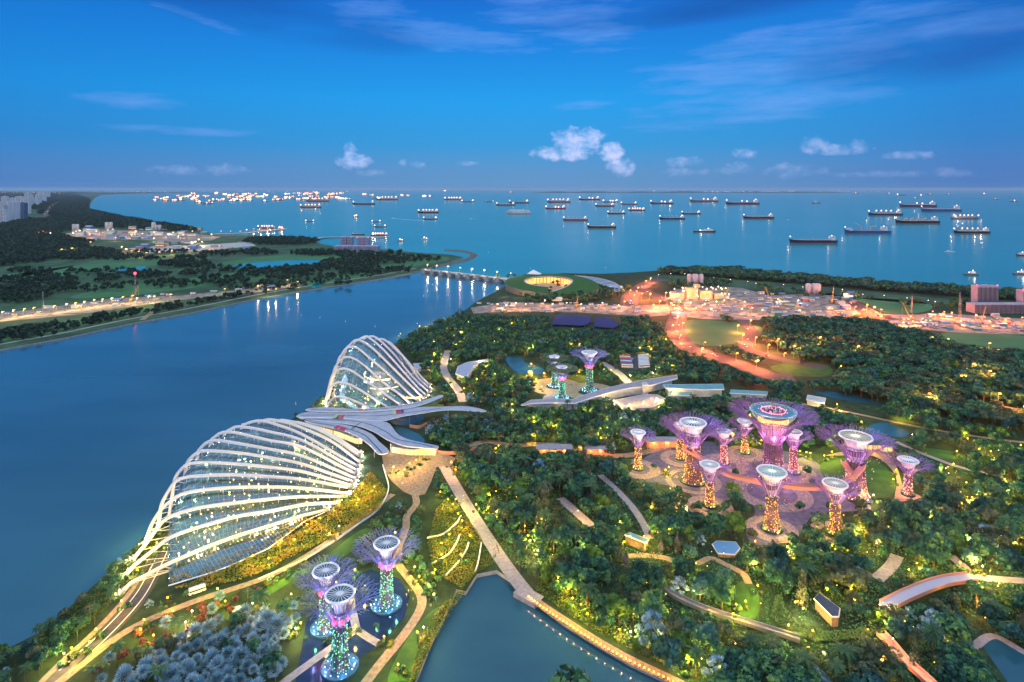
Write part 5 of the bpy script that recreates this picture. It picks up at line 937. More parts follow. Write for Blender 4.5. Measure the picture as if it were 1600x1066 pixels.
plant([(640, 1040), (668, 1000), (690, 960), (702, 950), (680, 1000), (655, 1050), (636, 1090), (600, 1090)], 6, (.4, .6), [('broad', .4), ('silver', .4), ('palm', .2)], .7, 16, prob=.35)
plant([(662, 880), (700, 912), (720, 930), (696, 955), (676, 950), (650, 900)], 4.6, (.3, .5), [('broad', .7), ('palm', .3)], .55, 17)
plant([(470, 985), (510, 945), (600, 1000), (560, 1030), (520, 1070), (480, 1060)], 9, (.35, .6), [('palm', .6), ('silver', .4)], 1, 18, prob=.4)
plant([(395, 690), (440, 661), (472, 647), (505, 622), (510, 640), (470, 660), (440, 672)], 6, (.4, .6), [('broad', 1)], .3, 19)
plant([(770, 430), (930, 434), (960, 470), (800, 474)], 20, (.7, 1.0), [('broad', 1)], .0, 20, prob=.35)
for q, pr in (((905, 468, 30, 5), .9), ((845, 470, 26, 4), .9), ((945, 460, 28, 7), .6), ((1010, 455, 6, 10), .9), ((985, 458, 14, 10), .5), ((1135, 512, 14, 16), .95), ((1000, 480, 26, 5), .5), ((1180, 485, 40, 8), .3), ((1320, 480, 30, 8), .3), ((1400, 488, 4, 6), .8), ((1375, 488, 4, 6), .8), ((1500, 480, 20, 8), .7), ((1560, 500, 40, 6), .6), ((1590, 525, 26, 14), .9), ((960, 510, 40, 8), .6)):
    x, y, a_, b_ = q; plant([(x + a_ * math.cos(i * PI / 5), y + b_ * math.sin(i * PI / 5)) for i in range(10)], 10, (.8, 1.3), [('broad', 1)], .3, int(x) + 30, prob=pr)
plant([(1030, 427), (1060, 424), (1140, 424), (1240, 435), (1400, 449), (1600, 462), (1800, 476), (1800, 486), (1600, 471), (1400, 457), (1220, 442), (1060, 431)], 11, (1.1, 1.7), [('broad', .8), ('umb', .2)], 1, 21)
plant([(1040, 446), (1100, 440), (1150, 446), (1110, 452), (1060, 456)], 14, (1.1, 1.5), [('broad', 1)], 1, 24); plant([(1180, 448), (1320, 462), (1480, 480), (1540, 484), (1540, 492), (1380, 478), (1190, 458)], 22, (.9, 1.4), [('broad', 1)], 1, 22, prob=.6)
for px, py, s_ in ((1150, 792, 1.0), (1134, 800, .8), (1163, 806, .9), (1146, 776, 1.1), (1092, 800, .7), (1278, 822, .9), (1262, 842, .8), (1300, 806, .9), (1345, 800, .9), (1176, 842, .6), (1238, 850, .7), (1060, 776, .7), (1340, 762, .9), (1250, 800, .6), (1100, 744, .6), (1150, 745, .55), (1022, 734, .5), (1180, 735, .5), (1262, 742, .7), (1270, 760, .6), (1186, 800, .5)): g_ = G(px, py); LIST.append(('broad', g_.x, g_.y, s_, rl.randrange(8)))
for px, py, p in LAMPS:                                       # low planting around the lamps
    for k in range(3 if py > 640 else 2):
        a = rl.uniform(0, 6.3); d_ = rl.uniform(1.2, 3.4); LIST.append(('shrub', p.x + d_ * math.cos(a), p.y + d_ * math.sin(a) * .8 + .8, rl.uniform(.7, 1.5), rl.randrange(3)))
LIST.append(('broad', 23, 221.5, 2.0, 0))
CAP = dict(broad=300, umb=120, umbo=90, col=90, olive=80, palm=200, silver=190, shrub=290, rus=60); SZ = ['small', 'middling', 'large', 'tall']
LOOK = {'broad': ['rounded dark green broadleaf tree', 'wide dark green broadleaf tree', 'tall lumpy green broadleaf tree', 'low spreading green broadleaf tree', 'compact green broadleaf tree', 'olive green broadleaf tree', 'bright yellow green broadleaf tree', 'bluish green broadleaf tree'], 'umb': ['flat crowned dark green rain tree', 'flat crowned olive rain tree', 'wide flat crowned green rain tree'], 'umbo': ['flat crowned pale olive rain tree', 'wide flat crowned pale olive rain tree'], 'col': ['narrow upright dark green tree', 'narrow upright grey green tree'],
        'olive': ['tiered silvery tree', 'tiered grey green tree', 'tiered pale olive tree'], 'palm': ['feather palm', 'wide drooping feather palm', 'slender feather palm'], 'silver': ['silver blue fan palm', 'broad silver blue fan palm', 'tall silver blue fan palm'], 'shrub': ['golden lit shrub', 'olive shrub', 'green shrub'], 'rus': ['russet leaved small tree', 'low russet leaved tree']}
STUFF = {}; first = {}
for kind in KIND:
    nm, cat, vs, R, Ht = KIND[kind]; L = [q for q in LIST if q[0] == kind]
    def vis(q): px, py = P((q[1], q[2], LZ)); return -10 < px < 1610 and py < 1110
    L.sort(key=lambda q: -(q[3] / q[2]) if vis(q) else 1)
    for n_, (k, x, y, s_, v) in enumerate(L):
        if n_ >= CAP[kind] or not vis((k, x, y, s_, v)): STUFF.setdefault((kind, v), []).append((x, y, s_)); continue
        px, py = P((x, y, LZ)); sz = 'small' if s_ < .55 else 'middling' if s_ < .8 else 'large' if s_ < 1.05 else 'very large'
        o = thing(nm, f"{sz} {LOOK[kind][v]} {zone(px, py)}", cat, (x, y, LZ), rl.uniform(0, 6.3), {'broad': 'broadleaf trees of the gardens', 'umb': 'flat crowned rain trees', 'umbo': 'pale olive rain trees', 'col': 'narrow upright trees', 'olive': 'tiered pale trees', 'palm': 'feather palms of the gardens', 'silver': 'silver fan palms', 'shrub': 'shrubs around the garden lamps', 'rus': 'russet leaved trees'}[kind])
        o.scale = (s_, s_, s_ * rl.uniform(.9, 1.12)); obj('crown' if vs[v][1] else 'foliage', vs[v][0], o)
        if vs[v][1]: obj('trunk', vs[v][1], o)
def massed(name, items, label=None, mat=None, sub=1.0, upl=1.0):
    """many far trees as one mesh: copies of crown meshes, turned and scaled"""
    V = []; T = []
    for me, pl in items:
        n = len(me.polygons); co = np.empty(len(me.vertices) * 3, np.float32); me.vertices.foreach_get('co', co); co = co.reshape(n, 4, 3); tn = np.empty(n, np.float32); me.attributes['tone'].data.foreach_get('value', tn)
        for x, y, s_ in pl:
            m = n if sub >= 1 else int(n * sub); ix = np.arange(n) if m == n else RNG.choice(n, m, False); q = co[ix]
            if upl != 1: cc = q.mean(1, keepdims=True); q = cc + (q - cc) * upl
            a = RNG.uniform(0, 6.3); c_, s__ = math.cos(a), math.sin(a); w = np.empty_like(q); w[..., 0] = (q[..., 0] * c_ - q[..., 1] * s__) * s_ + x; w[..., 1] = (q[..., 0] * s__ + q[..., 1] * c_) * s_ + y; w[..., 2] = q[..., 2] * s_ * RNG.uniform(.9, 1.1) + LZ
            V.append(w.reshape(-1, 3)); T.append(np.clip(tn[ix] + RNG.uniform(-.17, .17), 0, 1))
    if not V: return
    V = np.concatenate(V); T = np.concatenate(T); o = obj(name, rawmesh(name, V, len(T), T, mat)); o['kind'] = 'stuff'; return o
GR = {}
for (kind, v), pl in STUFF.items():
    me = KIND[kind][2][v][0]; GR.setdefault((kind, me.materials[0].name), []).append((me, pl))
NMS = dict(broad='wood', umb='rain_tree_wood', umbo='pale_rain_tree_wood', col='upright_tree_belt', olive='pale_tree_belt', palm='palm_wood', silver='silver_palm_bed', shrub='undergrowth', rus='russet_wood')
for (kind, mn), it in GR.items(): massed(NMS[kind], it, mat=D.materials[mn], sub=.5 if kind in ('broad', 'umb', 'umbo') else 1, upl=1.35 if kind in ('broad', 'umb', 'umbo') else 1)
# ------------------------------------------------------------------ low planting as ground cover
def cover(name, px, dens, mat, hgt, leaf, seed=0, tone=(.5, .2), clump=9.0, clear=False):
    r = np.random.default_rng(seed + 500); poly = [tuple(G(x, y))[:2] for x, y in px]; xs = [p[0] for p in poly]; ys = [p[1] for p in poly]; n = int((max(xs) - min(xs)) * (max(ys) - min(ys)) * dens); X = r.uniform(min(xs), max(xs), n); Y = r.uniform(min(ys), max(ys), n); k = inpoly(X, Y, poly); X, Y = X[k], Y[k]
    if clear:
        jx = np.clip((CX + F * X / Y + OX).astype(int), 0, MW - 1); iy = np.clip((HOR + F * (H - LZ) / Y).astype(int), 0, MH - 1); q = ~MASK[iy, jx]; X, Y = X[q], Y[q]
    n = len(X)
    f = .5 + .5 * np.sin(X / clump * 2.1 + 1.3 * np.sin(Y / clump)) * np.cos(Y / clump * 1.7 + seed); hh = hgt * (.35 + .65 * f) * r.uniform(.5, 1.1, n); cen = np.stack([X, Y, LZ + hh], 1); nr = r.normal(0, .5, (n, 3)) + np.array([0, 0, .9])
    o = obj(name, quads(name, cen, nr, leaf * r.uniform(.6, 1.3, n), np.clip(tone[0] - .25 + .5 * f + r.normal(0, tone[1], n), 0, 1), mat)); o['kind'] = 'stuff'; return o
cover('slope_planting', [(270, 925), (330, 900), (420, 862), (512, 802), (540, 785), (568, 752), (578, 740), (604, 765), (596, 795), (540, 832), (470, 866), (400, 902), (320, 920)], 3.2, M['flower'], 2.2, .5, 1, (.5, .16), 8)
cover('slope_planting', [(540, 786), (575, 750), (606, 770), (590, 795), (556, 812)], 3, M['flower'], 1.8, .5, 2, (.75, .12), 7)
cover('terrace_planting', [(668, 850), (680, 800), (700, 775), (722, 795), (745, 830), (774, 880), (745, 896), (722, 922), (700, 908), (676, 890)], 5, M['flower'], .9, .36, 3, (.45, .16), 11)
cover('bank_planting', [(225, 840), (268, 800), (262, 845), (240, 880), (205, 920), (150, 965), (100, 1010), (60, 1040), (40, 1010), (120, 942), (195, 872)], 2.2, M['flower'], 1.4, .5, 4, (.3, .14), 6)
cover('lake_edge_planting', [(836, 922), (880, 956), (930, 988), (1000, 1022), (1060, 1052), (1060, 1040), (1000, 1005), (930, 965), (880, 930), (846, 905)], 3, M['flower'], 1.2, .45, 5, (.4, .15), 7)
cover('wood_floor_planting', [(704, 720), (1000, 740), (1060, 790), (1180, 855), (1300, 845), (1450, 790), (1700, 830), (1700, 1120), (1130, 1110), (1050, 1050), (930, 985), (842, 918), (790, 866), (744, 790)], .7, M['leaf'], 1.0, .6, 6, (.2, .15), 12, True)  # low tone puts the shade between the crowns into the leaf colour
cover('indoor_planting', [(270, 914), (330, 896), (420, 858), (505, 803), (548, 772), (548, 750), (470, 760), (380, 790), (300, 840), (266, 870)], 1.6, M['flower'], 2.2, .5, 12, (.45, .25), 5)
cover('indoor_planting', [(470, 760), (548, 750), (556, 735), (470, 730), (380, 745), (320, 790), (330, 830), (400, 790)], 1.2, M['maroon'], 2.4, .5, 13, (.6, .3), 6)
cover('indoor_planting', [(520, 642), (600, 640), (650, 624), (660, 610), (600, 606), (530, 615)], .8, M['leaf'], 4, .9, 14, (.6, .25), 6)
cover('hedge', [(1204, 965), (1212, 935), (1222, 930), (1226, 952), (1246, 975), (1290, 990), (1350, 985), (1380, 990), (1350, 1000), (1280, 1006), (1230, 992)], 6, M['palmleaf'], 1.6, .5, 8, (.8, .12), 30)
cover('lake_planting', [(655, 1000), (690, 948), (716, 925), (726, 928), (700, 966), (674, 1012), (652, 1060), (640, 1070)], 4, M['flower'], 1.6, .42, 9, (.55, .18), 6)
# ------------------------------------------------------------------ trees of the east bank and the far coast, one mass of woodland
fb = [broad(90 + k, M['farleaf'], 46, 5, 8.5, 1.9) for k in range(5)]; FARL = {}
def farwood(px, spacing, rng, prob=1.0, seed=0):
    r = np.random.default_rng(seed + 900); poly = [tuple(G(x, y))[:2] for x, y in px]; xs = [p[0] for p in poly]; ys = [p[1] for p in poly]; nx = int((max(xs) - min(xs)) / spacing) + 1; ny = int((max(ys) - min(ys)) / spacing) + 1; I, J = np.meshgrid(np.arange(nx), np.arange(ny)); X = min(xs) + I * spacing + r.uniform(-.5, .5, I.shape) * spacing; Y = min(ys) + J * spacing + r.uniform(-.5, .5, I.shape) * spacing
    ok = inpoly(X, Y, poly) & (r.random(X.shape) < prob)
    for x, y in zip(X[ok], Y[ok]):
        px_, py_ = P((x, y, LZ)); i, j = int(py_), int(px_) + OX
        if 0 <= i < MH and 0 <= j < MW and MASK[i, j]: continue
        FARL.setdefault(int(r.integers(5)), []).append((x, y, r.uniform(*rng)))
farwood([(-260, 330), (-60, 336), (70, 345), (100, 330), (138, 328), (200, 342), (253, 351), (312, 361), (300, 363), (250, 360), (190, 357), (140, 356), (100, 362), (-100, 380), (-260, 380)], 19, (1.6, 2.3), 1, 1)
farwood([(-300, 380), (-100, 380), (100, 364), (100, 372), (150, 380), (110, 396), (60, 412), (0, 418), (-300, 430)], 15, (1.2, 1.9), .9, 2)
farwood([(60, 336), (78, 312), (120, 305), (140, 312), (138, 328), (100, 340)], 34, (2.4, 3.6), .9, 3); farwood([(-200, 303), (80, 303), (120, 303), (78, 312), (60, 330), (-200, 326)], 60, (4, 6), .6, 4)
for q, pr in (((230, 432, 34, 5), .9), ((165, 438, 22, 4), .8), ((80, 440, 40, 9), .7), ((30, 462, 50, 14), .7), ((20, 440, 30, 5), .5), ((290, 414, 45, 6), .7), ((350, 440, 40, 7), .6), ((420, 428, 50, 7), .6), ((470, 424, 40, 6), .7), ((540, 416, 50, 9), .7), ((570, 402, 40, 7), .7), ((500, 397, 50, 4), .7), ((440, 378, 60, 6), .95), ((300, 430, 30, 3), .5), ((400, 396, 40, 4), .6), ((340, 398, 30, 4), .5), ((130, 396, 60, 8), .6), ((590, 424, 60, 5), .5), ((430, 447, 50, 4), .5), ((640, 406, 50, 5), .3), ((150, 452, 50, 6), .3), ((110, 400, 40, 8), .8), ((40, 426, 40, 3), .4), ((250, 395, 60, 3), .3), ((610, 396, 4, 3), .9), ((625, 397, 4, 2), .9), ((520, 445, 30, 3), .4), ((160, 428, 60, 6), .35), ((260, 446, 60, 6), .35), ((60, 452, 60, 8), .6), ((350, 422, 50, 5), .3), ((200, 404, 60, 4), .5), ((470, 436, 60, 5), .4), ((560, 428, 40, 4), .4), ((300, 404, 30, 3), .6), ((380, 452, 40, 3), .4), ((600, 410, 50, 4), .4)):
    x, y, a_, b_ = q; farwood([(x + a_ * math.cos(i * PI / 6), y + b_ * math.sin(i * PI / 6)) for i in range(12)], 11, (.8, 1.5), pr, int(x + y))
farwood([(-150, 566), (0, 540), (100, 522), (200, 500), (300, 481), (380, 466), (380, 459), (300, 474), (200, 489), (100, 508), (0, 520), (-150, 540)], 8.5, (.7, 1.25), .62, 40); farwood([(380, 466), (480, 450), (580, 434), (650, 421), (650, 416), (560, 428), (440, 448), (380, 459)], 10, (.6, 1.0), .4, 41)
massed('far_woodland', [(fb[k][0], pl) for k, pl in FARL.items()], mat=M['farleaf'])
# ------------------------------------------------------------------ tidal barrage, its lamps and the round visitor building
A, Bq = G(660, 421, 7), G(806, 438, 7); t = thing('barrage', 'long low barrage bridge with grey piers dividing the channel from the sea', 'bridge', (A.x, A.y, 0)); d = (Bq - A); L = Vector((d.x, d.y, 0)).length; ang = math.atan2(d.y, d.x); u = Vector((math.cos(ang), math.sin(ang), 0))
b = MB(); m_ = u * L / 2; b.box((m_.x, m_.y, 6), (L, 12, 1.2), ang); b.build('deck', M['conc'], t); b = MB(); n = Vector((-u.y, u.x, 0))
for sg in (-1, 1): q = m_ + n * sg * 6.1; b.box((q.x, q.y, 6.6), (L, .4, 1.6), ang)
b.build('parapet', M['offwhite'], t)
for k in range(10): q = u * (L * (k + .5) / 10); pb = MB(); pb.box((q.x, q.y, -1), (7, 22, 6.9), ang, 0); pb.box((q.x + n.x * -8, q.y + n.y * -8, 5.9), (5, 4, 5), ang); pb.build('pier', M['conc'], t)
SLN = 0
def lampmast(h_, mk, size, arm=1.5):
    o = thing('street_lamp', 'x', 'lamp'); b = MB(); b.lathe([(.3, 0), (.22, .8), (.14, h_)], 6); b.tube([(0, 0, h_ - .1), (arm, 0, h_ + .25)], .1, 5); b.build('pole', M['steel'], o)
    b = MB(); b.lathe([(.05, -.3), (size * .9, -.15), (size, .1), (size * .5, .4), (.02, .5)], 6, (arm, 0, h_)); b.build('lantern', M[mk], o); return o
SRC = {}
def street(px, py, mk, h_, size, power, col, lab, grp, z=LZ, always=False):
    k = (mk, h_, size); o = copytree(SRC[k]) if k in SRC else lampmast(h_, mk, size); SRC.setdefault(k, o); o.location = G(px, py, z); o['label'] = lab; o['group'] = grp
    for ch in list(o.children):
        if ch.type == 'LIGHT': D.objects.remove(ch)
    if power: plight(o, (1.5, -.6, h_ - .8), power, col, .6)
    return o
for k, (x, y) in enumerate(((667, 421), (681.6, 422), (699, 424), (718, 426), (737, 428), (756, 430), (776, 432.5), (797, 435))): street(x, y, 'warm', 11, .95, 26000, (1, .66, .36), 'bright lamp standing on the barrage bridge', 'lamps on the barrage bridge', 7)
c = G(857, 450); t = thing('visitor_centre', 'round visitor building with green spiral roof and orange lit courtyard beside the barrage', 'building', c); NS = 64
def vz(a): return 15 - 12.5 * max(0, math.sin((a - 5.0) / 2)) ** 2 if True else 0
def ring(r0, r1, z0, z1, mat, name, a0=0, a1=2 * PI, par=None):
    b = MB(); vs = []; n = NS
    for i in range(n + 1):
        a = a0 + (a1 - a0) * i / n; h_ = zt(a); vs += [(r0 * math.cos(a), r0 * 1.35 * math.sin(a), h_ + z0), (r1(a) * math.cos(a), r1(a) * 1.35 * math.sin(a), h_ + z1)]
    b.add(vs, [(2 * i + 1, 2 * i + 3, 2 * i + 2, 2 * i) for i in range(n)]); return b.build(name, mat, par or t)
def zt(a): a = (a + PI / 2) % (2 * PI); return 14.5 - 12 * max(0, 1 - a / 1.35) ** 1.2 if a < 1.35 else 14.5 - 2.5 * (a - 1.35) / 4.9
rout = lambda a: 84 + 22 * max(0, math.cos(a + .9)) ** 3
ring(46, rout, 0, -1.5, M['lawn'], 'green_roof'); ring(44.5, lambda a: 47.5, .5, .5, M['offwhite'], 'roof_edge')
b = MB(); n = NS; vs = []
for i in range(n + 1): a = 2 * PI * i / n; vs += [(rout(a) * math.cos(a), rout(a) * 1.35 * math.sin(a), -.5), (rout(a) * math.cos(a), rout(a) * 1.35 * math.sin(a), zt(a) - 1.5)]
b.add(vs, [(2 * i, 2 * i + 2, 2 * i + 3, 2 * i + 1) for i in range(n)]); b.build('outer_wall', M['sandpath'], t)
b = MB(); vs = []
for i in range(n + 1): a = 2 * PI * i / n; vs += [(47 * math.cos(a), 47 * 1.35 * math.sin(a), 0), (47 * math.cos(a), 47 * 1.35 * math.sin(a), zt(a) - .2)]
b.add(vs, [(2 * i, 2 * i + 1, 2 * i + 3, 2 * i + 2) for i in range(n)]); b.build('court_wall', M['sandpath'], t)
b = MB()
for i in range(40): a = 2 * PI * (i + .5) / 40; b.box((46.2 * math.cos(a), 46.2 * 1.35 * math.sin(a), .4), (.5, 5.4, max(2, zt(a) - 3)), a)
b.build('court_window', glow('court_light', (1, .42, .12), 1.0), t); b = MB(); b.disc((0, 0, .25), 46, 40, 0, 62); b.build('court_floor', M['sandpath'], t)
for k in range(9): a = 2 * PI * k / 9; plight(t, (38 * math.cos(a), 50 * math.sin(a), 6), 9000, (1, .5, .2), .5, 'court_lamp')
for k in range(5): plight(t, (-84 + 26 * k, -118 + abs(k - 2) * 9, 7), 6000, (1, .6, .3), .5, 'front_lamp')
b = MB(); b.add([(-40, 92, 14.5), (-14, 84, 14), (-8, 96, 14.3), (-26, 102, 22)], [(0, 1, 3), (1, 2, 3), (2, 0, 3), (0, 2, 1)]); b.build('sail_canopy', M['white'], t)
t = thing('solar_canopy', 'curved dark solar canopy with pale edge right of the round green roof', 'canopy', G(925, 448)); b = MB(); vs = []
for i in range(25): a = -.5 + 1.9 * i / 24; vs += [(60 * math.cos(a) - 40, 100 * math.sin(a) - 30, 5), (88 * math.cos(a) - 40, 135 * math.sin(a) - 30, 6)]
b.add(vs, [(2 * i, 2 * i + 1, 2 * i + 3, 2 * i + 2) for i in range(24)]); b.build('panel', M['steel'], t); b = MB()
for k in (0, 1): b.tube([Vector(v) + Vector((0, 0, .3)) for v in vs[k::2]], 1.3, 4)
for i in range(0, 25, 4): b.tube([vs[2 * i], vs[2 * i + 1]], .8, 4); b.tube([vs[2 * i + 1], (vs[2 * i + 1][0], vs[2 * i + 1][1], -1)], .5, 5)
b.build('frame', M['offwhite'], t)
path('ramp_road', [(895, 470), (902, 455), (908, 442), (903, 434)], 12, M['pave'], LZ + .4)
for px, py, w_, lab in ((870, 470, 18, 'white kiosk below the round green roof'), (962, 452, 26, 'lit seafood hall between the visitor building and the road'), (915, 452, 34, 'low lit hall under the solar canopy')):
    t = thing('kiosk', lab, 'building', G(px, py)); b = MB(); b.box((0, 0, 0), (w_, 10, 4)); b.build('wall', M['offwhite'], t); b = MB(); b.add([(-w_ / 2 - 1, -6, 4), (w_ / 2 + 1, -6, 4), (w_ / 2 + 1, 6, 4), (-w_ / 2 - 1, 6, 4), (-w_ / 2 + 1, 0, 6.5), (w_ / 2 - 1, 0, 6.5)], [(0, 1, 5, 4), (2, 3, 4, 5), (1, 2, 5), (3, 0, 4), (3, 2, 1, 0)]); b.build('roof', M['white'], t)
    b = MB(); [b.box((-w_ / 2 + 2 + k * 3.4, -5.05, .8), (2.2, .2, 2)) for k in range(int(w_ / 3.6))]; b.each('window', M['litwin'], t)
# ------------------------------------------------------------------ buildings
bandm = flat('window_shade', (.15, .16, .21), .4)
def tower(px0, px1, ytop, ybase, depth, label, wallm, name='apartment_tower', grp='white apartment towers on the coast', stripes=3, redlamp=False, fins=False):
    p = G((px0 + px1) / 2, ybase); w = (px1 - px0) / F * p.y; h_ = (ybase - ytop) / F * p.y; t = thing(name, label, 'building', p, group=grp); b = MB(); n = stripes; bw = w / n
    for k in range(n): b.box((-w / 2 + bw * (k + .5), depth * .06 * (k % 2), 0), (bw * (.80 if k % 2 else .97), depth, h_ * (1 - .03 * (k % 2))))
    b.box((0, 0, h_ * .97), (w * .3, depth * .4, h_ * .06)); b.build('wall', wallm, t); b = MB(); fl = max(4, int(h_ / 7))
    if fins:
        for k in range(n * 3): b.box((-w / 2 + w * (k + .5) / (n * 3), -depth / 2 - .35, h_ * .06), (w / n * .12, .7, h_ * .88))
    for k in range(0 if fins else n):
        for f in range(fl): b.box((-w / 2 + bw * (k + .5), depth * .06 * (k % 2) - depth / 2 - .1, h_ * (f + .3) / fl), (bw * .55, .5, h_ / fl * .45))
    b.build('window_band', bandm, t)
    if redlamp: b = MB(); [b.ball((x_ * w * .48, -depth * .4, h_ * 1.0 + .9), min(3, w * .035)) for x_ in (-1, 1)]; b.each('warning_lamp', M['red'], t)
    return t
tw = [(0, 12, 328, 351, 'grey'), (-14, -2, 315, 350, 'w'), (9, 16, 316, 349, 'w'), (16.5, 23, 316, 348, 'w'), (23.6, 29, 316, 347, 'w'), (30, 41, 317, 346, 'dark'), (3, 12, 307, 332, 'w'), (14, 24, 309, 322, 'w'), (25, 38, 307, 326, 'w'), (40, 47, 301.5, 334, 'w'), (43, 51, 304, 328, 'w'), (52, 60, 309, 326, 'w'), (56, 64, 304, 323, 'w'), (64, 72, 304, 319, 'w'), (58, 69, 300, 314, 'w'), (71, 78, 299.5, 312, 'w'), (-30, -18, 322, 352, 'w'), (-46, -34, 310, 350, 'w')]
bluewall = noisy('blue_render', (.05, .10, .20), (.09, .15, .26), .05, .6)
for k, (a, b_, yt, yb, c_) in enumerate(tw): tower(a, b_, yt, yb, 26, ('dark blue glass apartment tower at the end of the front row on the coast' if c_ == 'dark' else 'broad grey apartment block standing lowest at the left edge' if c_ == 'grey' else 'white apartment tower in the ' + ('front row' if yb > 340 else 'middle cluster' if yb > 325 else 'farthest cluster') + ' on the left coast'), bluewall if c_ == 'dark' else M['greyslab'], redlamp=k in (4, 1))
slabm = noisy('violet_grey_wall', (.30, .27, .38), (.38, .34, .45), .03, .8)
tower(534, 552, 370, 389, 30, 'left pale slab block on the spit, plain violet grey walls', slabm, 'slab_block', 'twin slab blocks on the spit', 2); tower(559, 577, 371, 391, 30, 'right slab block on the spit with patterned front', slabm, 'slab_block', 'twin slab blocks on the spit', 5, True)
tower(524, 592, 384, 393, 40, 'long low podium joining the twin slab blocks', slabm, 'podium', None, 9)
brown = noisy('mauve_wall', (.40, .33, .38), (.52, .43, .48), .08, .8)
tower(1522, 1555, 446, 482, 14, 'mauve slab tower with pink corner lamps behind the right wood', brown, 'slab_tower', None, 9, True, True); tower(1593, 1640, 453, 486, 14, 'mauve slab tower cut by the right edge', brown, 'slab_tower', None, 9, True, True); tower(1516, 1660, 474, 488, 18, 'long mauve podium with close fins under the slab towers', brown, 'podium', None, 40, False, True)
for x, y in ((1522, 446), (1555, 447)): pass
def shed(px, py, w, d, h_, label, wallm, roofm, rz=0, grp=None, lit=True):
    t = thing('site_shed', label, 'shed', G(px, py), rz, grp); b = MB(); b.box((0, 0, 0), (w, d, h_)); b.build('wall', wallm, t); b = MB(); q = d * .18
    b.add([(-w / 2 - .5, -d / 2 - .6, h_), (w / 2 + .5, -d / 2 - .6, h_), (w / 2 + .5, d / 2 + .6, h_), (-w / 2 - .5, d / 2 + .6, h_), (-w / 2 - .5, 0, h_ + q), (w / 2 + .5, 0, h_ + q)], [(0, 1, 5, 4), (2, 3, 4, 5), (1, 2, 5), (3, 0, 4), (3, 2, 1, 0)]); b.build('roof', roofm, t)
    if lit:
        b = MB(); n = max(2, int(w / 4)); [b.box((-w / 2 + (k + .5) * w / n, -d / 2 - .05, h_ * .35), (w / n * .5, .2, h_ * .35)) for k in range(n)]; b.each('window', M['litwin'], t)
    return t
rs = random.Random(17); wallms = [M['offwhite'], M['conc'], flat('blue_sheet', (.10, .22, .45), .5), flat('rust_sheet', (.38, .16, .10), .6), flat('green_sheet', (.10, .28, .22), .6)]; wn_ = ['white', 'grey', 'blue', 'rust red', 'green']
for reg, n, sz, zn_ in ((((1050, 1160), (454, 494)), 60, (3, 13), 'among the lamplit works beside the road'), (((1160, 1335), (458, 498)), 90, (3, 14), 'on the long works site before the shore lawn'), (((745, 1000), (474, 488)), 60, (3, 10), 'on the works strip below the visitor building'), (((1385, 1600), (494, 518)), 70, (3, 12), 'on the orange lit works site at the right'), (((110, 330), (358, 376)), 46, (14, 40), 'in the lit works yard on the far bank'), (((210, 390), (379, 391)), 22, (10, 30), 'on the cleared ground of the far bank'), (((0, 270), (466, 496)), 18, (5, 14), 'on the lamplit strip of the far bank'), (((300, 460), (444, 462)), 12, (5, 14), 'on the bank opposite the nearer dome')):
    for k in range(n):
        x, y = rs.uniform(*reg[0]), rs.uniform(*reg[1])
        if reg[0][0] == 0: y = 496 - x * .115 + rs.uniform(-6, 2)
        if reg[0][0] == 300: y = 460 - (x - 300) * .095 + rs.uniform(-4, 3)
        i = rs.randrange(5); w = rs.uniform(*sz); shed(x, y, w, w * rs.uniform(.4, .7), rs.uniform(.22, .42) * w, f"{'long' if w > sum(sz) / 2 else 'small'} {wn_[i]} shed {zn_}", wallms[i], wallms[rs.randrange(3)], rs.uniform(-.3, .3), 'sheds of the works sites', rs.random() < .4)
def crane(px, py, h_, rz, label):
    t = thing('crawler_crane', label, 'crane', G(px, py), rz, 'crawler cranes of the works sites'); b = MB(); [b.box((0, y, 0), (6, 1.2, 1.2)) for y in (-2, 2)]; b.build('track', M['darksteel'], t); b = MB(); b.box((-.6, 0, 1.2), (5, 3.2, 2.6)); b.build('cab', M['buffy'], t); b = MB(); e = Vector((h_ * .45, 0, h_))
    for y in (-.6, .6): b.tube([(1.5, y, 2), e], .28, 4)
    b.tube([(-2.6, 0, 3.6), (-1.5, 0, h_ * .35), e], .14, 3); b.tube([e, (e.x, 0, h_ * .25)], .1, 3); b.build('boom', M['buffy'], t)
M['buffy'] = flat('crane_yellow', (.60, .36, .06), .5)
for px, py, h_, rz, w_ in ((1130, 474, 26, .4, 'beside the batching plant'), (1205, 470, 24, 2.4, 'left on the long works site'), (1300, 474, 28, .9, 'right on the long works site'), (1424, 500, 26, 2.8, 'left on the orange works site'), (1532, 506, 24, .3, 'right on the orange works site'), (900, 480, 18, 1.0, 'below the visitor building'), (290, 372, 44, .5, 'in the far works yard'), (205, 470, 24, .6, 'on the far lamplit strip')): crane(px, py, h_, rz, 'yellow crawler crane with raised boom ' + w_)
def silo(px, py, r, h_, n, label):
    t = thing('silo', label, 'silo', G(px, py)); b = MB(); lg = MB()
    for k in range(n): x = (k - (n - 1) / 2) * r * 2.2; b.lathe([(.3, h_ * .12), (r, h_ * .28), (r, h_ * .94), (r * .6, h_), (.02, h_)], 12, (x, 0, 0)); [lg.tube([(x + r * .8 * a, r * .8 * c_, 0), (x + r * .8 * a, r * .8 * c_, h_ * .32)], .5, 4) for a in (-1, 1) for c_ in (-1, 1)]
    b.build('tank', M['offwhite'], t, True); lg.build('leg_frame', M['steel'], t); return t
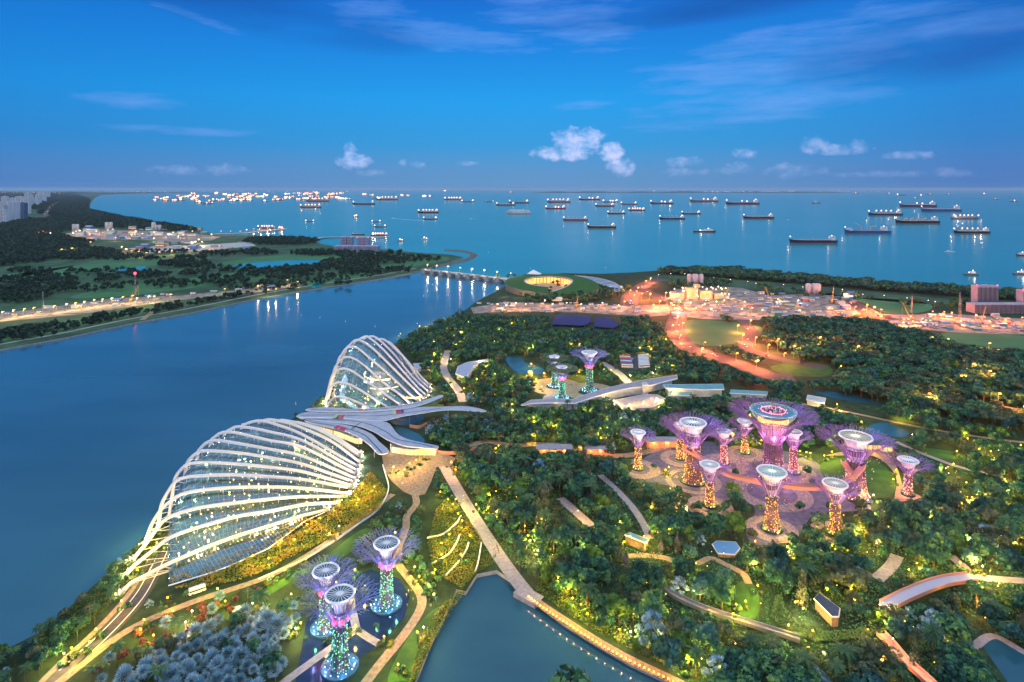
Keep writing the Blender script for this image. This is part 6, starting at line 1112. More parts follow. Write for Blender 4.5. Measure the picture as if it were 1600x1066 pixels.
silo(1081, 449, 4.4, 26, 2, 'pair of white cement silos at the left of the lit batching plant'); silo(1092, 449, 4.4, 26, 2, 'pair of white cement silos at the right of the lit batching plant'); silo(1268, 462, 5, 22, 2, 'twin tall white silos standing before the shore lawn'); silo(1278, 462, 5, 22, 1, 'single white silo right of the twin silos'); silo(240, 362, 9, 42, 1, 'tallest white silo in the far works yard'); silo(247, 362, 7, 30, 2, 'two shorter white silos beside the tallest one on the far bank'); silo(170, 361, 8, 40, 2, 'lit white silos at the left of the far works yard'); silo(118, 363, 7, 36, 2, 'lamplit silos at the start of the far works yard')
# batching plant: stepped lit frame
t = thing('batching_plant', 'cream batching plant with stepped floors and many lamps beside the orange road', 'plant', G(1090, 468)); b = MB()
for x, y, z_, w, d, h_ in ((-36, 0, 0, 22, 12, 12), (-10, 4, 0, 20, 14, 20), (14, 2, 0, 22, 12, 15), (36, 0, 0, 16, 10, 10), (0, 6, 20, 10, 8, 6)): b.box((x, y, z_), (w, d, h_))
b.build('wall', noisy('cream_sheet', (.34, .27, .18), (.56, .46, .32), .2, .6), t); b = MB(); b.bar = None
for p, q in (((-60, -8, 0), (-12, 0, 18)), ((58, -10, 0), (16, 0, 14))): b.tube([p, q], 1.2, 4)
b.build('conveyor', M['steel'], t); b = MB(); [b.ball((rs.uniform(-46, 46), rs.uniform(-12, -7), rs.uniform(5, 24)), 1.0) for k in range(24)]; b.each('work_lamp', M['warm'], t); [plight(t, (x, -14, 12), 11000, (1, .48, .12), .6, 'work_light') for x in (-40, -14, 12, 38)]
def mast(px, py, h_, label, top=None):
    t = thing('lattice_mast', label, 'mast', G(px, py)); b = MB(); s_ = h_ / 26
    for a, c_ in ((-1, -1), (1, -1), (1, 1), (-1, 1)): b.tube([(a * s_, c_ * s_, 0), (a * s_ * .3, c_ * s_ * .3, h_)], .22, 4)
    for k in range(9): z0 = h_ * k / 9; z1 = h_ * (k + 1) / 9; w0 = s_ * (1 - .7 * k / 9); w1 = s_ * (1 - .7 * (k + 1) / 9); b.tube([(-w0, -w0, z0), (w1, -w1, z1)], .15, 3); b.tube([(w0, w0, z0), (-w1, w1, z1)], .15, 3)
    b.build('lattice', M['steel'], t)
    if top: b = MB(); b.lathe([(.3, -3), (2.0, -1.4), (2.1, .6), (1.3, 1.8), (.02, 1.8)], 8, (0, 0, h_)); b.build('beacon', M[top], t)
    return t
mast(211, 466, 44, 'red mast with round red beacon on the lamplit strip of the far bank', 'red'); mast(1500, 499, 40, 'grey lattice mast on the works site at the right'); mast(67, 490, 34, 'grey lattice mast behind the lamps of the far bank strip'); mast(1425, 488, 26, 'short lattice mast leaning over the orange works site')
# ------------------------------------------------------------------ lamps along roads and works
L1 = [(3, 500), (20, 497), (37, 495), (52, 493), (84, 490), (103, 487), (117, 485), (131, 483), (146, 480), (159, 479), (174, 477), (191, 475), (206, 473), (213, 477), (232, 474), (240, 474), (266, 471), (350, 462), (402, 456), (418, 463), (430, 462), (448, 447), (464, 450), (-25, 503)]
for x, y in L1: street(x, y, 'yellow', 12, 1.8, 14000, (1, .66, .22), 'bright yellow lamp on the construction strip across the channel', 'lamps of the far bank construction strip')
for x, y in ((112, 395), (96, 397)): street(x, y, 'amber', 14, 3.0, 60000, (1, .55, .2), 'dazzling orange floodlight at the edge of the far wood', 'floodlights on the far bank')
for x, y in ((190, 392), (197, 396), (205, 399), (216, 400), (228, 402), (248, 401), (268, 398), (294, 395), (318, 393), (342, 391), (60, 368), (67, 366), (72, 368), (78, 369), (95, 367), (140, 372), (160, 368), (180, 377), (141, 384), (345, 366), (360, 366), (375, 366), (385, 364), (396, 362), (407, 361), (418, 360), (428, 359), (440, 358)): street(x, y, 'orange', 13, 2.8, 40000, (1, .42, .16), 'small orange lamp among the works and roads of the far bank', 'orange lamps of the far bank')
for x, y in ((170, 361), (176, 363), (168, 364), (118, 366), (124, 365), (130, 367), (150, 366), (212, 366), (240, 368), (262, 371), (300, 366), (305, 384), (310, 380), (315, 384), (300, 385), (240, 378), (205, 372), (222, 370), (270, 368), (286, 372), (330, 371), (114, 369)): street(x, y, 'warm', 13, 2.8, 48000, (1, .72, .4), 'bright work lamp in the yards of the far bank', 'work lamps of the far bank')
for k, (x, y) in enumerate(((56, 326), (61, 322), (66, 334), (70, 338), (74, 334), (68, 330), (77, 326), (82, 322), (86, 318), (92, 316), (40, 346), (46, 326), (114, 314), (115, 327), (100, 300), (12, 300), (6, 302), (92, 308), (120, 306), (78, 336), (88, 335), (65, 326), (99, 335))): street(x, y, ('orange', 'warm', 'red')[k % 3 if k < 11 else 1], 16, 4.0, 0, None, 'small far off lamp along the coast road left of the woods', 'far off lamps of the coast road')
for x, y in ((984, 462), (990, 470), (996, 458), (1008, 447), (1016, 442), (1002, 468), (1015, 468), (1040, 466), (1048, 484), (1062, 482), (1064, 495), (1058, 505), (1066, 516), (1050, 520), (1062, 536), (1100, 548), (1096, 558), (1150, 566), (1182, 578), (1172, 512), (1160, 535), (1180, 540), (1200, 552), (1152, 520), (1020, 486), (1030, 480), (1320, 468), (1354, 486), (1365, 490), (1376, 494), (1348, 494), (1336, 489)): street(x, y, 'amber', 10, 1.0, 95000, (1, .20, .055), 'orange street lamp on the roads between the works', 'orange street lamps of the garden roads')
for x, y in ((1060, 478), (1078, 482), (1100, 484), (1118, 480), (1130, 478), (1138, 468), (1070, 490), (1110, 492), (1086, 490), (1050, 470), (1158, 492), (1162, 480), (1174, 490), (1214, 476), (1246, 478), (1295, 490), (1248, 494), (1190, 494), (805, 482), (820, 484), (850, 478), (862, 484), (884, 482), (907, 484), (940, 482), (965, 486), (975, 480), (776, 484), (790, 486), (1456, 496), (1474, 497), (1486, 498), (1524, 502), (1596, 506), (1425, 512), (1410, 514), (1440, 508), (1500, 512), (1545, 512), (1570, 510), (1422, 504)): street(x, y, 'warm' if x < 1400 else 'orange', 9, .95, (16000 if x < 1400 else 34000), (1, .38, .10) if x < 1400 else (1, .24, .05), 'work lamp among the sheds of the works sites' if x < 1400 else 'orange work lamp on the works site at the right', 'lamps of the works sites')
for x, y in FARLAMP: street(x, y, 'orange', 14, 1.1, 42000, (1, .30, .06), 'tall orange lamp glowing among the far upper right trees', 'orange lamps of the upper right wood')
for x, y in ((1028, 436), (1047, 434), (1069, 434), (1114, 441), (1140, 444), (1167, 447), (1180, 450), (1253, 456), (1223, 452), (1315, 460), (1347, 468), (1380, 470), (1416, 474), (1449, 478), (1460, 480)): street(x, y, 'rose', 9, .6, 800, (1, .85, .7), 'slender white lamp along the shore lawn road', 'white lamps of the shore road')
bp = [p for p, w in RIB if abs(w - 4.3) < .01][0]; q = resample(bp, 46); srcb = None
for k, p in enumerate(q[1:-1]):
    if srcb is None:
        srcb = thing('bollard_lamp', 'glowing bollard lamp on the water edge of the lake boardwalk', 'lamp', (0, 0, 0), 0, 'bollard lamps along the lake boardwalk'); b = MB(); b.lathe([(.16, 0), (.14, .8)], 6); b.build('post', M['darksteel'], srcb); b = MB(); b.lathe([(.14, .8), (.30, .95), (.30, 1.3), (.02, 1.4)], 6); b.build('lens', M['amber'], srcb); o = srcb
    else: o = copytree(srcb)
    d_ = q[k + 2] - q[k]; n_ = Vector((d_.y, -d_.x, 0)).normalized(); 
    if n_.y > 0: n_ = -n_
    o.location = (p.x + n_.x * 1.8, p.y + n_.y * 1.8, LZ + .15)
    for ch in list(o.children):
        if ch.type == 'LIGHT': D.objects.remove(ch)
    if k % 2 == 0: plight(o, (0, -.35, 1.5), 220, (1, .6, .25), .15)
# ------------------------------------------------------------------ ships
hullc = {n: noisy(n.replace(' ', '_') + '_hull', tuple(x * .8 for x in c_), c_, .05, .5) for n, c_ in {'navy': (.022, .035, .085), 'black': (.018, .020, .03), 'blue': (.03, .09, .30), 'red': (.38, .035, .06), 'grey': (.16, .18, .21), 'white': (.70, .70, .72), 'green': (.03, .11, .10), 'rust': (.26, .07, .05)}.items()}
M['boot'] = flat('boot_topping', (.30, .05, .04), .6); M['shipdeck'] = noisy('ship_deck', (.20, .12, .10), (.32, .20, .16), .1, .8); M['buff'] = flat('buff_crane', (.70, .45, .28), .5)
def hullmesh(L, B_, Dh, fore=1.35):
    b = MB(); st = [(-.5, .55, 1.0), (-.47, .85, 1), (-.40, 1, 1), (-.1, 1, 1), (.22, 1, 1), (.36, .80, 1.06), (.44, .48, 1.2), (.49, .16, fore), (.505, .02, fore)]; vs = []
    for s_, w, hh in st:
        hw = B_ / 2 * w; low = hw * (.95 if s_ < .3 else .55); xs = L * s_; xl = xs - (L * .02 if s_ > .45 else 0)
        vs += [(xl, -low, -1), (xl, -low * 1.0, Dh * .22), (xs, -hw, Dh * hh), (xs, hw, Dh * hh), (xl, low, Dh * .22), (xl, low, -1)]
    n = len(st)
    for i in range(n - 1):
        for k, mi in ((0, 1), (1, 0), (3, 0), (4, 1)): b.add([], []); b.f.append((6 * i + k, 6 * (i + 1) + k, 6 * (i + 1) + k + 1, 6 * i + k + 1)); b.m.append(mi)
        b.f.append((6 * i + 2, 6 * (i + 1) + 2, 6 * (i + 1) + 3, 6 * i + 3)); b.m.append(2)
    b.v = vs; b.f.append((0, 1, 2, 3, 4, 5)); b.m.append(0); return b
def ship(px, py, wpx, dirn, kind, hull, label, lit=1, rz=0.0, grp='ships anchored in the strait'):
    p = G(px, py, 0); L = wpx / F * p.y; B_ = L * .17; Dh = L * (.065 if kind != 'ferry' else .10); t = thing('tug_boat' if kind == 'tug' else 'ferry' if kind == 'ferry' else 'cargo_ship', label, 'boat' if kind in ('tug',) else 'ship', p, (0 if dirn > 0 else PI) + rz, grp)
    Dh = L * .11 if kind == 'tug' else Dh; hm = hullmesh(L, B_ * (1.5 if kind == 'tug' else 1), Dh); hm.build('hull', [hullc[hull], M['boot'], M['shipdeck']], t); su = MB(); S = L; lamp = MB(); cr = MB(); big_ = L > 90
    def house(x, w, d, lv, h_):
        for k in range(lv): su.box((x, 0, Dh + k * h_), (w * (1 - .07 * k), d * (1 - .05 * k), h_))
        su.box((x + w * .12, 0, Dh + lv * h_), (w * .45, d * 1.12, h_ * .8)); return Dh + lv * h_
    if kind in ('bulk', 'tanker', 'crane', 'heavy', 'container'):
        hx = -.40 * L if kind != 'heavy' else -.36 * L; top = house(hx, .085 * L, B_ * .86, 4, L * .018); su.box((hx - .05 * L, 0, Dh), (.03 * L, B_ * .3, L * .085)); su.tube([(hx, 0, top), (hx, 0, top + L * .05)], L * .003, 4); su.tube([(.46 * L, 0, Dh), (.46 * L, 0, Dh + L * .07)], L * .004, 4)
        if kind in ('bulk', 'crane', 'container'):
            for k in range(5): cr.box((L * (-.27 + .145 * k), 0, Dh), (L * .10, B_ * .62, L * (.012 if kind != 'container' else .03)))
        if kind in ('bulk', 'crane'):
            for k in range(4): x = L * (-.2 + .145 * k); cr.lathe([(L * .011, Dh), (L * .011, Dh + L * .055), (L * .016, Dh + L * .06), (L * .016, Dh + L * .08), (.01, Dh + L * .075)], 6, (x, 0, 0)); cr.tube([(x, 0, Dh + L * .06), (x + L * .085, B_ * .05, Dh + L * (.03 if kind == 'bulk' else .12))], L * .008, 4)
        if kind == 'tanker': cr.tube([(-.33 * L, 0, Dh + L * .012), (.42 * L, 0, Dh + L * .012)], L * .006, 5); [cr.box((L * x, 0, Dh), (L * .012, B_ * .6, L * .016)) for x in (-.2, -.05, .1, .25)]; cr.tube([(0, 0, Dh), (0, 0, Dh + L * .05)], L * .005, 4)
        if kind == 'heavy':
            house(.38 * L, .07 * L, B_ * .8, 2, L * .02)
            for x, tl in ((.13, .18), (-.07, 0)): cr.tube([(x * L, 0, Dh), (x * L, 0, Dh + L * .10)], L * .012, 6); cr.tube([(x * L, 0, Dh + L * .09), (x * L + (.13 * L if tl else -.14 * L), 0, Dh + L * (.17 if tl else .095))], L * .007, 4)
        pts = [(hx, top + L * .02), (hx + .03 * L, Dh + L * .05), (.46 * L, Dh + L * .075)] + ([(L * (-.2 + .145 * k), Dh + L * .08) for k in range(4)] if lit > 1 and kind != 'tanker' else [(0, Dh + L * .05), (-.15 * L, Dh + L * .04)] if lit > 1 else [])
    elif kind == 'ferry':
        su.box((-.02 * L, 0, Dh), (.86 * L, B_ * .98, L * .05)); su.box((.04 * L, 0, Dh + L * .05), (.45 * L, B_ * .8, L * .02)); su.box((-.2 * L, 0, Dh + L * .05), (.05 * L, B_ * .3, L * .05)); su.box((.30 * L, 0, Dh + L * .05), (.08 * L, B_ * 1.02, L * .022)); pts = [(.35 * L, Dh + L * .08), (-.42 * L, Dh + L * .06)]
    elif kind == 'yacht':
        su.box((.10 * L, 0, Dh), (.55 * L, B_ * .85, L * .035)); su.box((.16 * L, 0, Dh + L * .035), (.34 * L, B_ * .7, L * .03)); su.box((.2 * L, 0, Dh + L * .065), (.14 * L, B_ * .6, L * .03)); su.tube([(.15 * L, 0, Dh + L * .09), (.15 * L, 0, Dh + L * .17)], L * .006, 4); pts = [(-.2 * L, Dh + L * .03), (.15 * L, Dh + L * .10)]
    else:
        su.box((.08 * L, 0, Dh), (.34 * L, B_ * .9, L * .07)); su.box((.12 * L, 0, Dh + L * .07), (.18 * L, B_ * .7, L * .07)); su.tube([(.1 * L, 0, Dh + L * .14), (.1 * L, 0, Dh + L * .32)], L * .012, 4); su.box((-.06 * L, 0, Dh + L * .07), (.05 * L, B_ * .4, L * .09)); pts = [(.1 * L, Dh + L * .2), (-.2 * L, Dh + L * .09)]
    su.build('superstructure', M['white'], t)
    if cr.v: cr.build('deck_gear', M['buff'] if kind in ('heavy', 'bulk') else M['offwhite'], t)
    if lit:
        for i, (x, z_) in enumerate(pts): lamp.ball((x, -B_ * .2 if i else 0, z_), p.y * .0012 * (1.15 if lit > 1 else .85))
        lamp.each('deck_lamp', M['shiplamp'] if lit > 1 else M['shipwarm'], t)
        if p.y < 9000:
            for x, z_ in (pts[:1] + pts[2:3]) if lit == 1 else pts[:4]: plight(t, (x, -B_ * .9, z_ + L * .02), 1.0 * p.y * (2 if lit > 1 else 1.1), (1, .72, .48), 1.0, 'deck_light')
    return t
SH = [(1270, 380, 74, -1, 'tanker', 'navy', 'navy tanker with lit white stern house, nearest the shore lawn', 1), (1355, 365, 72, -1, 'heavy', 'blue', 'blue heavy lift ship with raised buff crane', 1), (1433, 349.5, 68, -1, 'bulk', 'black', 'black bulk carrier with four upright cranes, longest of the right group', 1), (1383, 337, 53, -1, 'bulk', 'navy', 'brightly lit bulk carrier above the blue heavy lift ship', 2), (1434, 324, 57, -1, 'tanker', 'navy', 'dark tanker with glowing stern, topmost of the right group', 2), (1470, 331, 62, -1, 'tanker', 'blue', 'long dark blue tanker with unlit deck at the right', 1), (1508, 342.5, 43, 1, 'bulk', 'grey', 'low grey ship glowing along its whole deck, right of the bulk carrier', 2), (1518, 365, 56, -1, 'bulk', 'black', 'black bulk carrier with two bright deck lamps at the far right', 2),
      (1604, 400, 34, -1, 'yacht', 'red', 'red hulled supply ship cut by the right edge', 1), (1518, 430, 23, 1, 'tug', 'grey', 'small grey tug off the wooded shore', 1), (1594, 429, 22, 1, 'tug', 'grey', 'small dark tug at the right edge near the shore', 1), (1275, 318, 14, -1, 'tug', 'grey', 'tiny grey boat far off right of the lit coast', 0), (1185, 342, 48, -1, 'container', 'navy', 'dark navy ship with stacked hatches and no stern lamp near the middle right', 1), (1160, 320, 52, -1, 'tanker', 'navy', 'tanker with bright stern lamp left of the tiny grey boat', 2), (1100, 316, 44, -1, 'tanker', 'rust', 'rust hulled tanker far off with three bright lamps', 2), (1034, 319, 36, -1, 'tanker', 'navy', 'far tanker with three even lights', 2), (1050, 343, 40, -1, 'crane', 'navy', 'navy crane ship with three raised white jibs', 1), (1080, 335, 30, -1, 'crane', 'navy', 'small crane ship behind the one with raised jibs', 1), (1101, 363, 35, 1, 'yacht', 'navy', 'white decked supply ship alone in the middle right', 1),
      (940, 356.5, 45, -1, 'tanker', 'black', 'small black tanker with pale deck, nearest in the middle', 1), (899, 345, 39, -1, 'crane', 'red', 'red hulled crane ship with two raised jibs', 1), (963, 334.5, 28, -1, 'bulk', 'black', 'small dark bulk carrier right of the red crane ship', 1), (995, 329.5, 26, -1, 'bulk', 'navy', 'small bulk carrier with three lit cranes in the middle', 2), (873, 317, 37, -1, 'bulk', 'rust', 'heavily lit bulk carrier above the red hulled tanker', 2), (868, 327, 32, -1, 'tanker', 'red', 'glowing red hulled tanker above the red crane ship', 2), (945, 323, 30, -1, 'bulk', 'black', 'dark bulk carrier with a row of small cranes in the middle distance', 1), (921, 313, 33, -1, 'tanker', 'navy', 'far tanker dotted with lamps left of a bright point', 2), (954, 316.5, 24, -1, 'tanker', 'rust', 'far rust hulled tanker with two lamps', 2), (983, 320, 26, -1, 'tanker', 'red', 'far red hulled tanker right of the rust hulled one', 1), (810, 334.5, 39, -1, 'ferry', 'white', 'white car carrier with slab sides in the middle of the strait', 0), (811, 318, 32, -1, 'tanker', 'navy', 'far tanker with lit stern above the white car carrier', 1), (790, 321.5, 30, -1, 'bulk', 'navy', 'far dark ship left of the white car carrier', 1),
      (669, 333, 33, -1, 'bulk', 'black', 'bulk carrier with a tight row of lit cranes left of the middle', 2), (672, 343, 22, -1, 'tanker', 'black', 'small lit tanker below the bulk carrier left of the middle', 1), (568, 320, 35, -1, 'tanker', 'black', 'dark tanker with greenish lamps left of the lit cluster', 1), (485, 325, 34, -1, 'bulk', 'rust', 'brightest glowing ship in the left cluster', 2), (496, 315.5, 36, -1, 'bulk', 'rust', 'glowing ship just behind the brightest one', 2), (605, 313, 34, -1, 'bulk', 'rust', 'glowing bulk carrier in the far middle left', 2), (708, 313, 28, -1, 'bulk', 'rust', 'far ship with a dense row of lamps left of the middle', 2), (731, 316, 20, -1, 'tanker', 'rust', 'small far tanker with two lamps right of the dense row', 1), (484, 346.5, 14, -1, 'tanker', 'navy', 'small coaster below the glowing pair on the left', 1), (556, 339, 9, 1, 'tug', 'grey', 'tiny lit tug right of the small coaster', 1), (588, 347, 14, -1, 'tanker', 'black', 'small coaster behind the twin slab blocks, upper of two', 1), (594, 355, 19, -1, 'tanker', 'black', 'small coaster behind the twin slab blocks, lower of two', 1), (626, 377, 11, -1, 'tug', 'grey', 'small work boat left of the breakwater hook', 1), (664, 374.5, 12, -1, 'tug', 'white', 'small white boat right of the work boat', 1), (592, 368.5, 26, 1, 'heavy', 'black', 'lit dredger at the end of the dark jetty', 2), (560, 367, 20, 1, 'container', 'black', 'dark barge beside the dredger', 0), (438, 358.5, 12, -1, 'tug', 'black', 'lit barge at the tip of the lit jetty', 2), (415, 357, 26, -1, 'bulk', 'black', 'lit barge moored along the lit jetty', 2)]
for q in SH: ship(*q)
rs2 = random.Random(5)
fx = [(241, 313.5), (245, 309), (252, 312), (258, 310), (258, 314), (262, 310), (272, 314), (277, 307), (282, 310), (283, 313.5), (288, 308.5), (293, 308), (297, 306), (308, 314), (311, 317), (320, 307), (324, 307), (322, 309), (325, 319), (330, 315), (336, 313), (341, 314), (349, 313), (350, 305), (357, 307), (359, 309.5), (361, 306), (362, 315), (369, 304.5), (376, 314), (380, 307), (382, 311), (387, 310), (391, 308), (394, 306), (390, 313), (400, 304), (403, 308), (409, 308), (414, 315), (416, 306), (418, 306), (430, 313), (434, 312), (437, 313.5), (450, 309), (456, 308), (461, 303), (469, 306), (477, 303), (479, 305.5), (486, 307.5), (492, 301.5), (496, 303), (508, 309), (516, 309.5), (517, 305), (523, 304), (533, 311.5), (543, 312.5), (569, 304.5), (580, 306), (589, 311), (628, 306), (637, 306.5), (663, 307), (673, 307), (1390, 303), (1408, 305.5), (1440, 306), (1453, 304.5), (1480, 304), (1538, 304), (1557, 312), (1584, 315), (1432, 310), (1337, 302.5), (765, 316), (695, 299), (800, 301)]
fx += [(rs2.uniform(300, 540), rs2.uniform(302.5, 313)) for k in range(34)]
src2 = None
for k, (x, y) in enumerate(fx):
    p = G(x, y, 0); L = rs2.uniform(150, 290) if y < 306 else rs2.uniform(95, 150); k_ = p.y / 9000
    t = thing('anchored_ship', f"{('pink', 'orange', 'pale')[k % 3]} lit ship far off near the horizon {'in the crowded left anchorage' if x < 700 else 'on the right'}", 'ship', p, rs2.choice((0, PI)) + rs2.uniform(-.4, .4), 'ships anchored far off near the horizon'); hm = hullmesh(L, L * .17, L * .07); hm.build('hull', [hullc['black'], M['boot'], M['shipdeck']], t)
    b = MB(); b.box((-.4 * L, 0, L * .07), (.09 * L, L * .14, L * .09)); [b.tube([(x_ * L, 0, L * .07), (x_ * L, 0, L * .14)], L * .006, 4) for x_ in (.46, .2, 0)]; b.build('superstructure', M['white'], t)
    b = MB(); n_ = rs2.randint(3, 6) if x < 700 else 1; [b.ball((L * rs2.uniform(-.42, .45), -L * .1, L * rs2.uniform(.10, .18)), p.y * rs2.choice((.0007, .0010, .0015))) for i in range(n_)]; b.each('deck_lamp', (M['shiplamp'], M['shiporange'], M['shipwarm'])[k % 3], t)
for px, py, ln, lab, sl in ((615, 341.5, 66, 'white wake of a fast boat crossing the strait on the left', .08), (1484, 393.5, 9, 'short white wake near the right hand ships', .02), (737, 342, 8, 'short white wake left of the white car carrier', .0), (1232, 344, 6, 'tiny white wake right of the dark navy ship', 0.05)):
    b = MB(); q = [G(px + ln * k / 10, py + ln * sl * k / 10, .25) for k in range(11)]; b.ribbon(q, [max(2.0, (10 - abs(k - 2) * .9)) for k in range(11)]); o = b.build('wake', flat('foam', (.55, .66, .74), .8)); tag(o, lab, 'wake')
    if ln > 5:
        t = thing('speedboat', 'small fast boat heading the ' + {615: 'long wake on the left', 1484: 'wake near the right hand ships', 737: 'wake left of the car carrier', 1232: 'tiny wake right of the navy ship'}[px], 'boat', q[0] + Vector((-6, 0, -.25)), PI); hm = hullmesh(20, 6, 2); hm.build('hull', [hullc['white'], hullc['white'], M['white']], t); b = MB(); b.box((-2, 0, 2), (8, 4, 2.4)); b.build('cabin', M['white'], t)
# marker buoys of the channel
src3 = None
for k, (x, y) in enumerate(((452, 484), (471, 493), (500, 497), (540, 503), (586, 511), (462, 632), (662, 463), (946, 419), (763, 395), (829, 420), (676, 445))):
    if src3 is None:
        src3 = thing('buoy', 'white marker buoy', 'buoy'); b = MB(); b.lathe([(.02, -.5), (1.2, -.3), (1.2, .6), (.35, 1.0), (.25, 3.4), (.5, 3.6), (.02, 4.2)], 8); b.build('float', M['white'], src3); b = MB(); b.lathe([(1.22, .1), (1.22, .4)], 8); b.build('band', flat('buoy_red', (.4, .05, .05), .6), src3); src3.scale = (.6, .6, .6); o = src3
    else: o = copytree(src3)
    o.location = G(x, y, 0.05); o['label'] = 'small white marker buoy in the ' + ('channel beside the taller dome' if k == 5 else 'dark channel' if k < 7 or k == 10 else 'sea beyond the barrage'); o['group'] = 'marker buoys'
# lights of far towns: uncountable points along the coast
def townlights(name, spans, mk):
    b = MB(); rr = random.Random(9)
    for x0, x1, y, n, Yd in spans:
        for k in range(n): x = rr.uniform(x0, x1); X = (x - CX) / F * Yd; z_ = H - (y + rr.uniform(-.5, .6) - HOR) / F * Yd; b.ball((X, Yd - 1500, max(3, z_)), Yd * rr.choice((.0002, .0003, .00045)))
    o = b.build(name, M[mk]); o['kind'] = 'stuff'
townlights('far_town_lights', [(1080, 1205, 299.2, 60, 29000), (1205, 1350, 298.6, 22, 29000), (1005, 1060, 298.6, 12, 29000), (840, 900, 298.5, 4, 29000), (150, 330, 299.5, 24, 26000), (330, 560, 299.2, 26, 40000), (0, 150, 300.5, 26, 20500), (90, 160, 301.5, 12, 18000)], 'shiplamp')
# ------------------------------------------------------------------ buses in the oval coach park, cars on the roads
sheet('coach_park', crom(gp([(966, 566), (978, 556), (998, 556), (1016, 566), (1014, 574), (990, 578), (970, 574)], LZ + .2), 4, True), M['asph'], LZ + .2)
glassd = flat('vehicle_glass', (.03, .05, .08), .2, spec=.6)
def vehicle(name, cat, px, py, rz, L, W_, Ht, body, label, grp, lamps=False, z=LZ + .25):
    t = thing(name, label, cat, G(px, py, z), rz, grp); b = MB(); e = .3 if name == 'coach' else .9
    b.add([(-L / 2, -W_ / 2, .4), (L / 2, -W_ / 2, .4), (L / 2, W_ / 2, .4), (-L / 2, W_ / 2, .4), (-L / 2, -W_ / 2, Ht * (1 if e < .5 else .55)), (L / 2, -W_ / 2, Ht * (1 if e < .5 else .5)), (L / 2, W_ / 2, Ht * (1 if e < .5 else .5)), (-L / 2, W_ / 2, Ht * (1 if e < .5 else .55))], [(3, 2, 1, 0), (4, 5, 6, 7), (0, 1, 5, 4), (1, 2, 6, 5), (2, 3, 7, 6), (3, 0, 4, 7)]); b.build('body', body, t); b = MB()
    if e < .5: b.box((0, 0, Ht * .52), (L * .96, W_ + .06, Ht * .26)); b.box((L / 2, 0, Ht * .5), (.1, W_ * .9, Ht * .4))
    else: b.box((-.2, 0, Ht * .53), (L * .55, W_ * .88, Ht * .45), 0, 0, .92 if False else 1)
    b.build('window_band' if e < .5 else 'cabin', glassd, t); b = MB()
    for x in (-.32, .32):
        for y in (-.5, .5): b.tube([(x * L, y * W_ - .1 * (1 if y > 0 else -1), .45), (x * L, y * W_ + .08 * (1 if y > 0 else -1), .45)], .45, 8)
    b.each('wheel', M['darksteel'], t)
    if lamps: b = MB(); [b.ball((L / 2, y * W_, .8), .3) for y in (-.35, .35)]; b.each('headlight', M['warm'], t); b = MB(); [b.ball((-L / 2, y * W_, .9), .3) for y in (-.35, .35)]; b.each('tail_light', M['red'], t)
    return t
bc = [M['white'], flat('coach_red', (.5, .05, .06), .4), flat('coach_blue', (.10, .22, .55), .4), flat('coach_orange', (.6, .25, .08), .4)]; bn = ['white', 'red', 'blue', 'orange']
for k in range(16):
    side = k % 2; i = k // 2; x = (970 + i * .6 if side else 1005 + i * .2); y = 559 + i * 2.2; q = 0 if side == 0 else [1, 0, 3, 1, 0, 2, 1, 0][i]; vehicle('coach', 'bus', x + (6 if side else 0), y, math.radians(-8 if side else 12), 12, 2.6, 3.4, bc[q], f"{bn[q]} coach parked in the {'left' if side else 'right'} row of the oval coach park", 'coaches in the oval coach park')
vehicle('coach', 'bus', 987, 566, math.radians(70), 12, 2.6, 3.4, bc[2], 'blue coach standing in the middle of the oval coach park', None); vehicle('coach', 'bus', 308, 926, math.radians(35), 7, 2.4, 2.8, M['white'], 'white shuttle bus with red lights under trees by the nearer dome', None, True)
rc_ = random.Random(4)
for x, y in ((986, 470), (990, 460), (1003, 449), (1012, 456), (1035, 466), (1050, 474), (1058, 484), (1056, 497), (1058, 508), (1056, 518), (1064, 530), (1078, 542), (1110, 553), (1165, 514), (1168, 530), (1166, 542), (1200, 556), (1330, 474), (1350, 484), (1372, 494), (1120, 557), (1060, 480), (995, 455)): i = rc_.randrange(3); vehicle('car', 'car', x + rc_.uniform(-2, 2), y, rc_.choice((1.7, -1.4)), 4.6, 1.9, 1.5, (bc[0], bc[1], M['steel'])[i], f"{('white', 'red', 'grey')[i]} car with lights on driving the orange lit garden road", 'cars on the orange lit garden roads', True)
# ------------------------------------------------------------------ people strolling, far below
pm = []
for k, (sh, tr_) in enumerate((((.55, .08, .10), (.05, .06, .10)), ((.70, .70, .72), (.10, .12, .20)), ((.08, .16, .40), (.04, .04, .05)), ((.55, .45, .15), (.15, .12, .10)))):
    b = MB(); st = .12 + .05 * k
    for sg in (-1, 1): b.tube([(sg * .10, sg * st, .02), (sg * .10, sg * st * .5, .45), (sg * .09, 0, .88)], [.06, .075, .10], 6, 1)
    b.tube([(0, 0, .82), (0, 0, 1.05), (0, .02, 1.32), (0, .02, 1.44)], [.17, .15, .21, .09], 8, 0)
    for sg in (-1, 1): b.tube([(sg * .22, 0, 1.38), (sg * .27, sg * .06, 1.1), (sg * .25, .12, .86)], [.06, .05, .035], 5, 2)
    b.lathe([(.05, 1.42), (.09, 1.50), (.105, 1.58), (.09, 1.67), (.02, 1.72)], 8, (0, .03, 0), 2); b.lathe([(.108, 1.60), (.10, 1.69), (.02, 1.74)], 8, (0, .045, 0), 3)
    pm.append(b.mesh('person', [flat('shirt', sh, .8), flat('trousers', tr_, .8), flat('skin', (.45, .28, .20), .6), flat('hair', (.02, .016, .014), .6)], True))
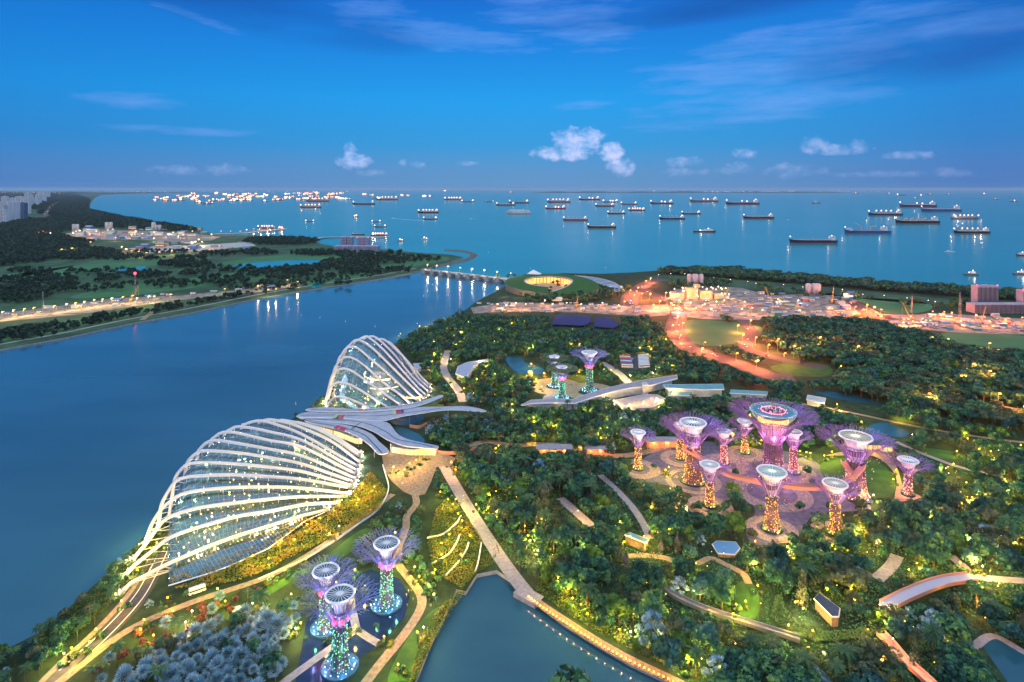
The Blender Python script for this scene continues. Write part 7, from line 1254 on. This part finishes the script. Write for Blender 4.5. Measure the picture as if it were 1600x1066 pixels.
pl = ['in a red shirt', 'in a white shirt', 'in a blue shirt', 'in a mustard shirt']; pr = random.Random(8); NPP = 0
def people(px, py, rx, ry, n, where):
    for k in range(n):
        i = pr.randrange(4); a = pr.uniform(0, 6.3); q = math.sqrt(pr.random()); o = obj('person', pm[i], None, G(px + rx * q * math.cos(a), py + ry * q * math.sin(a), LZ + .14)); o.rotation_euler = (0, 0, pr.uniform(0, 6.3)); o.scale = [1.06] * 3; tag(o, f"person {pl[i]} {where}", 'person', 'visitors ' + where)
for q in ((1050, 742, 18, 8, 30, 'on the plaza left of the broad canopy'), (1165, 725, 40, 8, 40, 'on the purple lit plaza behind the front trees'), (1160, 768, 20, 10, 24, 'on the pale round paving in the grove'), (1230, 790, 26, 12, 20, 'on the right part of the grove plaza'), (1340, 742, 30, 14, 26, 'sitting about the round lawn'), (1370, 722, 20, 5, 16, 'on the sand path behind the round lawn'), (726, 782, 4, 8, 8, 'walking the straight promenade'), (640, 752, 26, 12, 16, 'on the sand forecourt'), (886, 606, 20, 6, 12, 'below the green lit trees'), (640, 660, 6, 3, 0, ''), (216, 990, 4, 4, 5, 'at the corner of the left road'), (775, 865, 5, 14, 10, 'near the lake end of the promenade'), (555, 985, 10, 8, 8, 'on the walk over the dark pool'), (640, 935, 10, 16, 8, 'on the winding sand path'), (1020, 868, 30, 3, 10, 'in the lamplit court'), (900, 986, 40, 20, 0, ''), (1440, 920, 40, 4, 8, 'by the lilac footbridge'), (1300, 760, 20, 6, 12, 'between the lawn and the front trees')):
    if q[4]: people(*q)
# ------------------------------------------------------------------ evening haze over land and sea
m = D.materials.new('haze_air'); m.use_nodes = True; t_ = m.node_tree; t_.nodes.clear(); pv = t_.nodes.new('ShaderNodeVolumePrincipled'); ou = t_.nodes.new('ShaderNodeOutputMaterial'); pv.inputs['Color'].default_value = (.75, .85, 1, 1); pv.inputs['Density'].default_value = 1.5e-5; t_.links.new(pv.outputs[0], ou.inputs['Volume'])
b = MB(); b.box((0, 36500, -2), (146000, 82000, 250)); hz = b.build('haze', m); hz['kind'] = 'stuff'
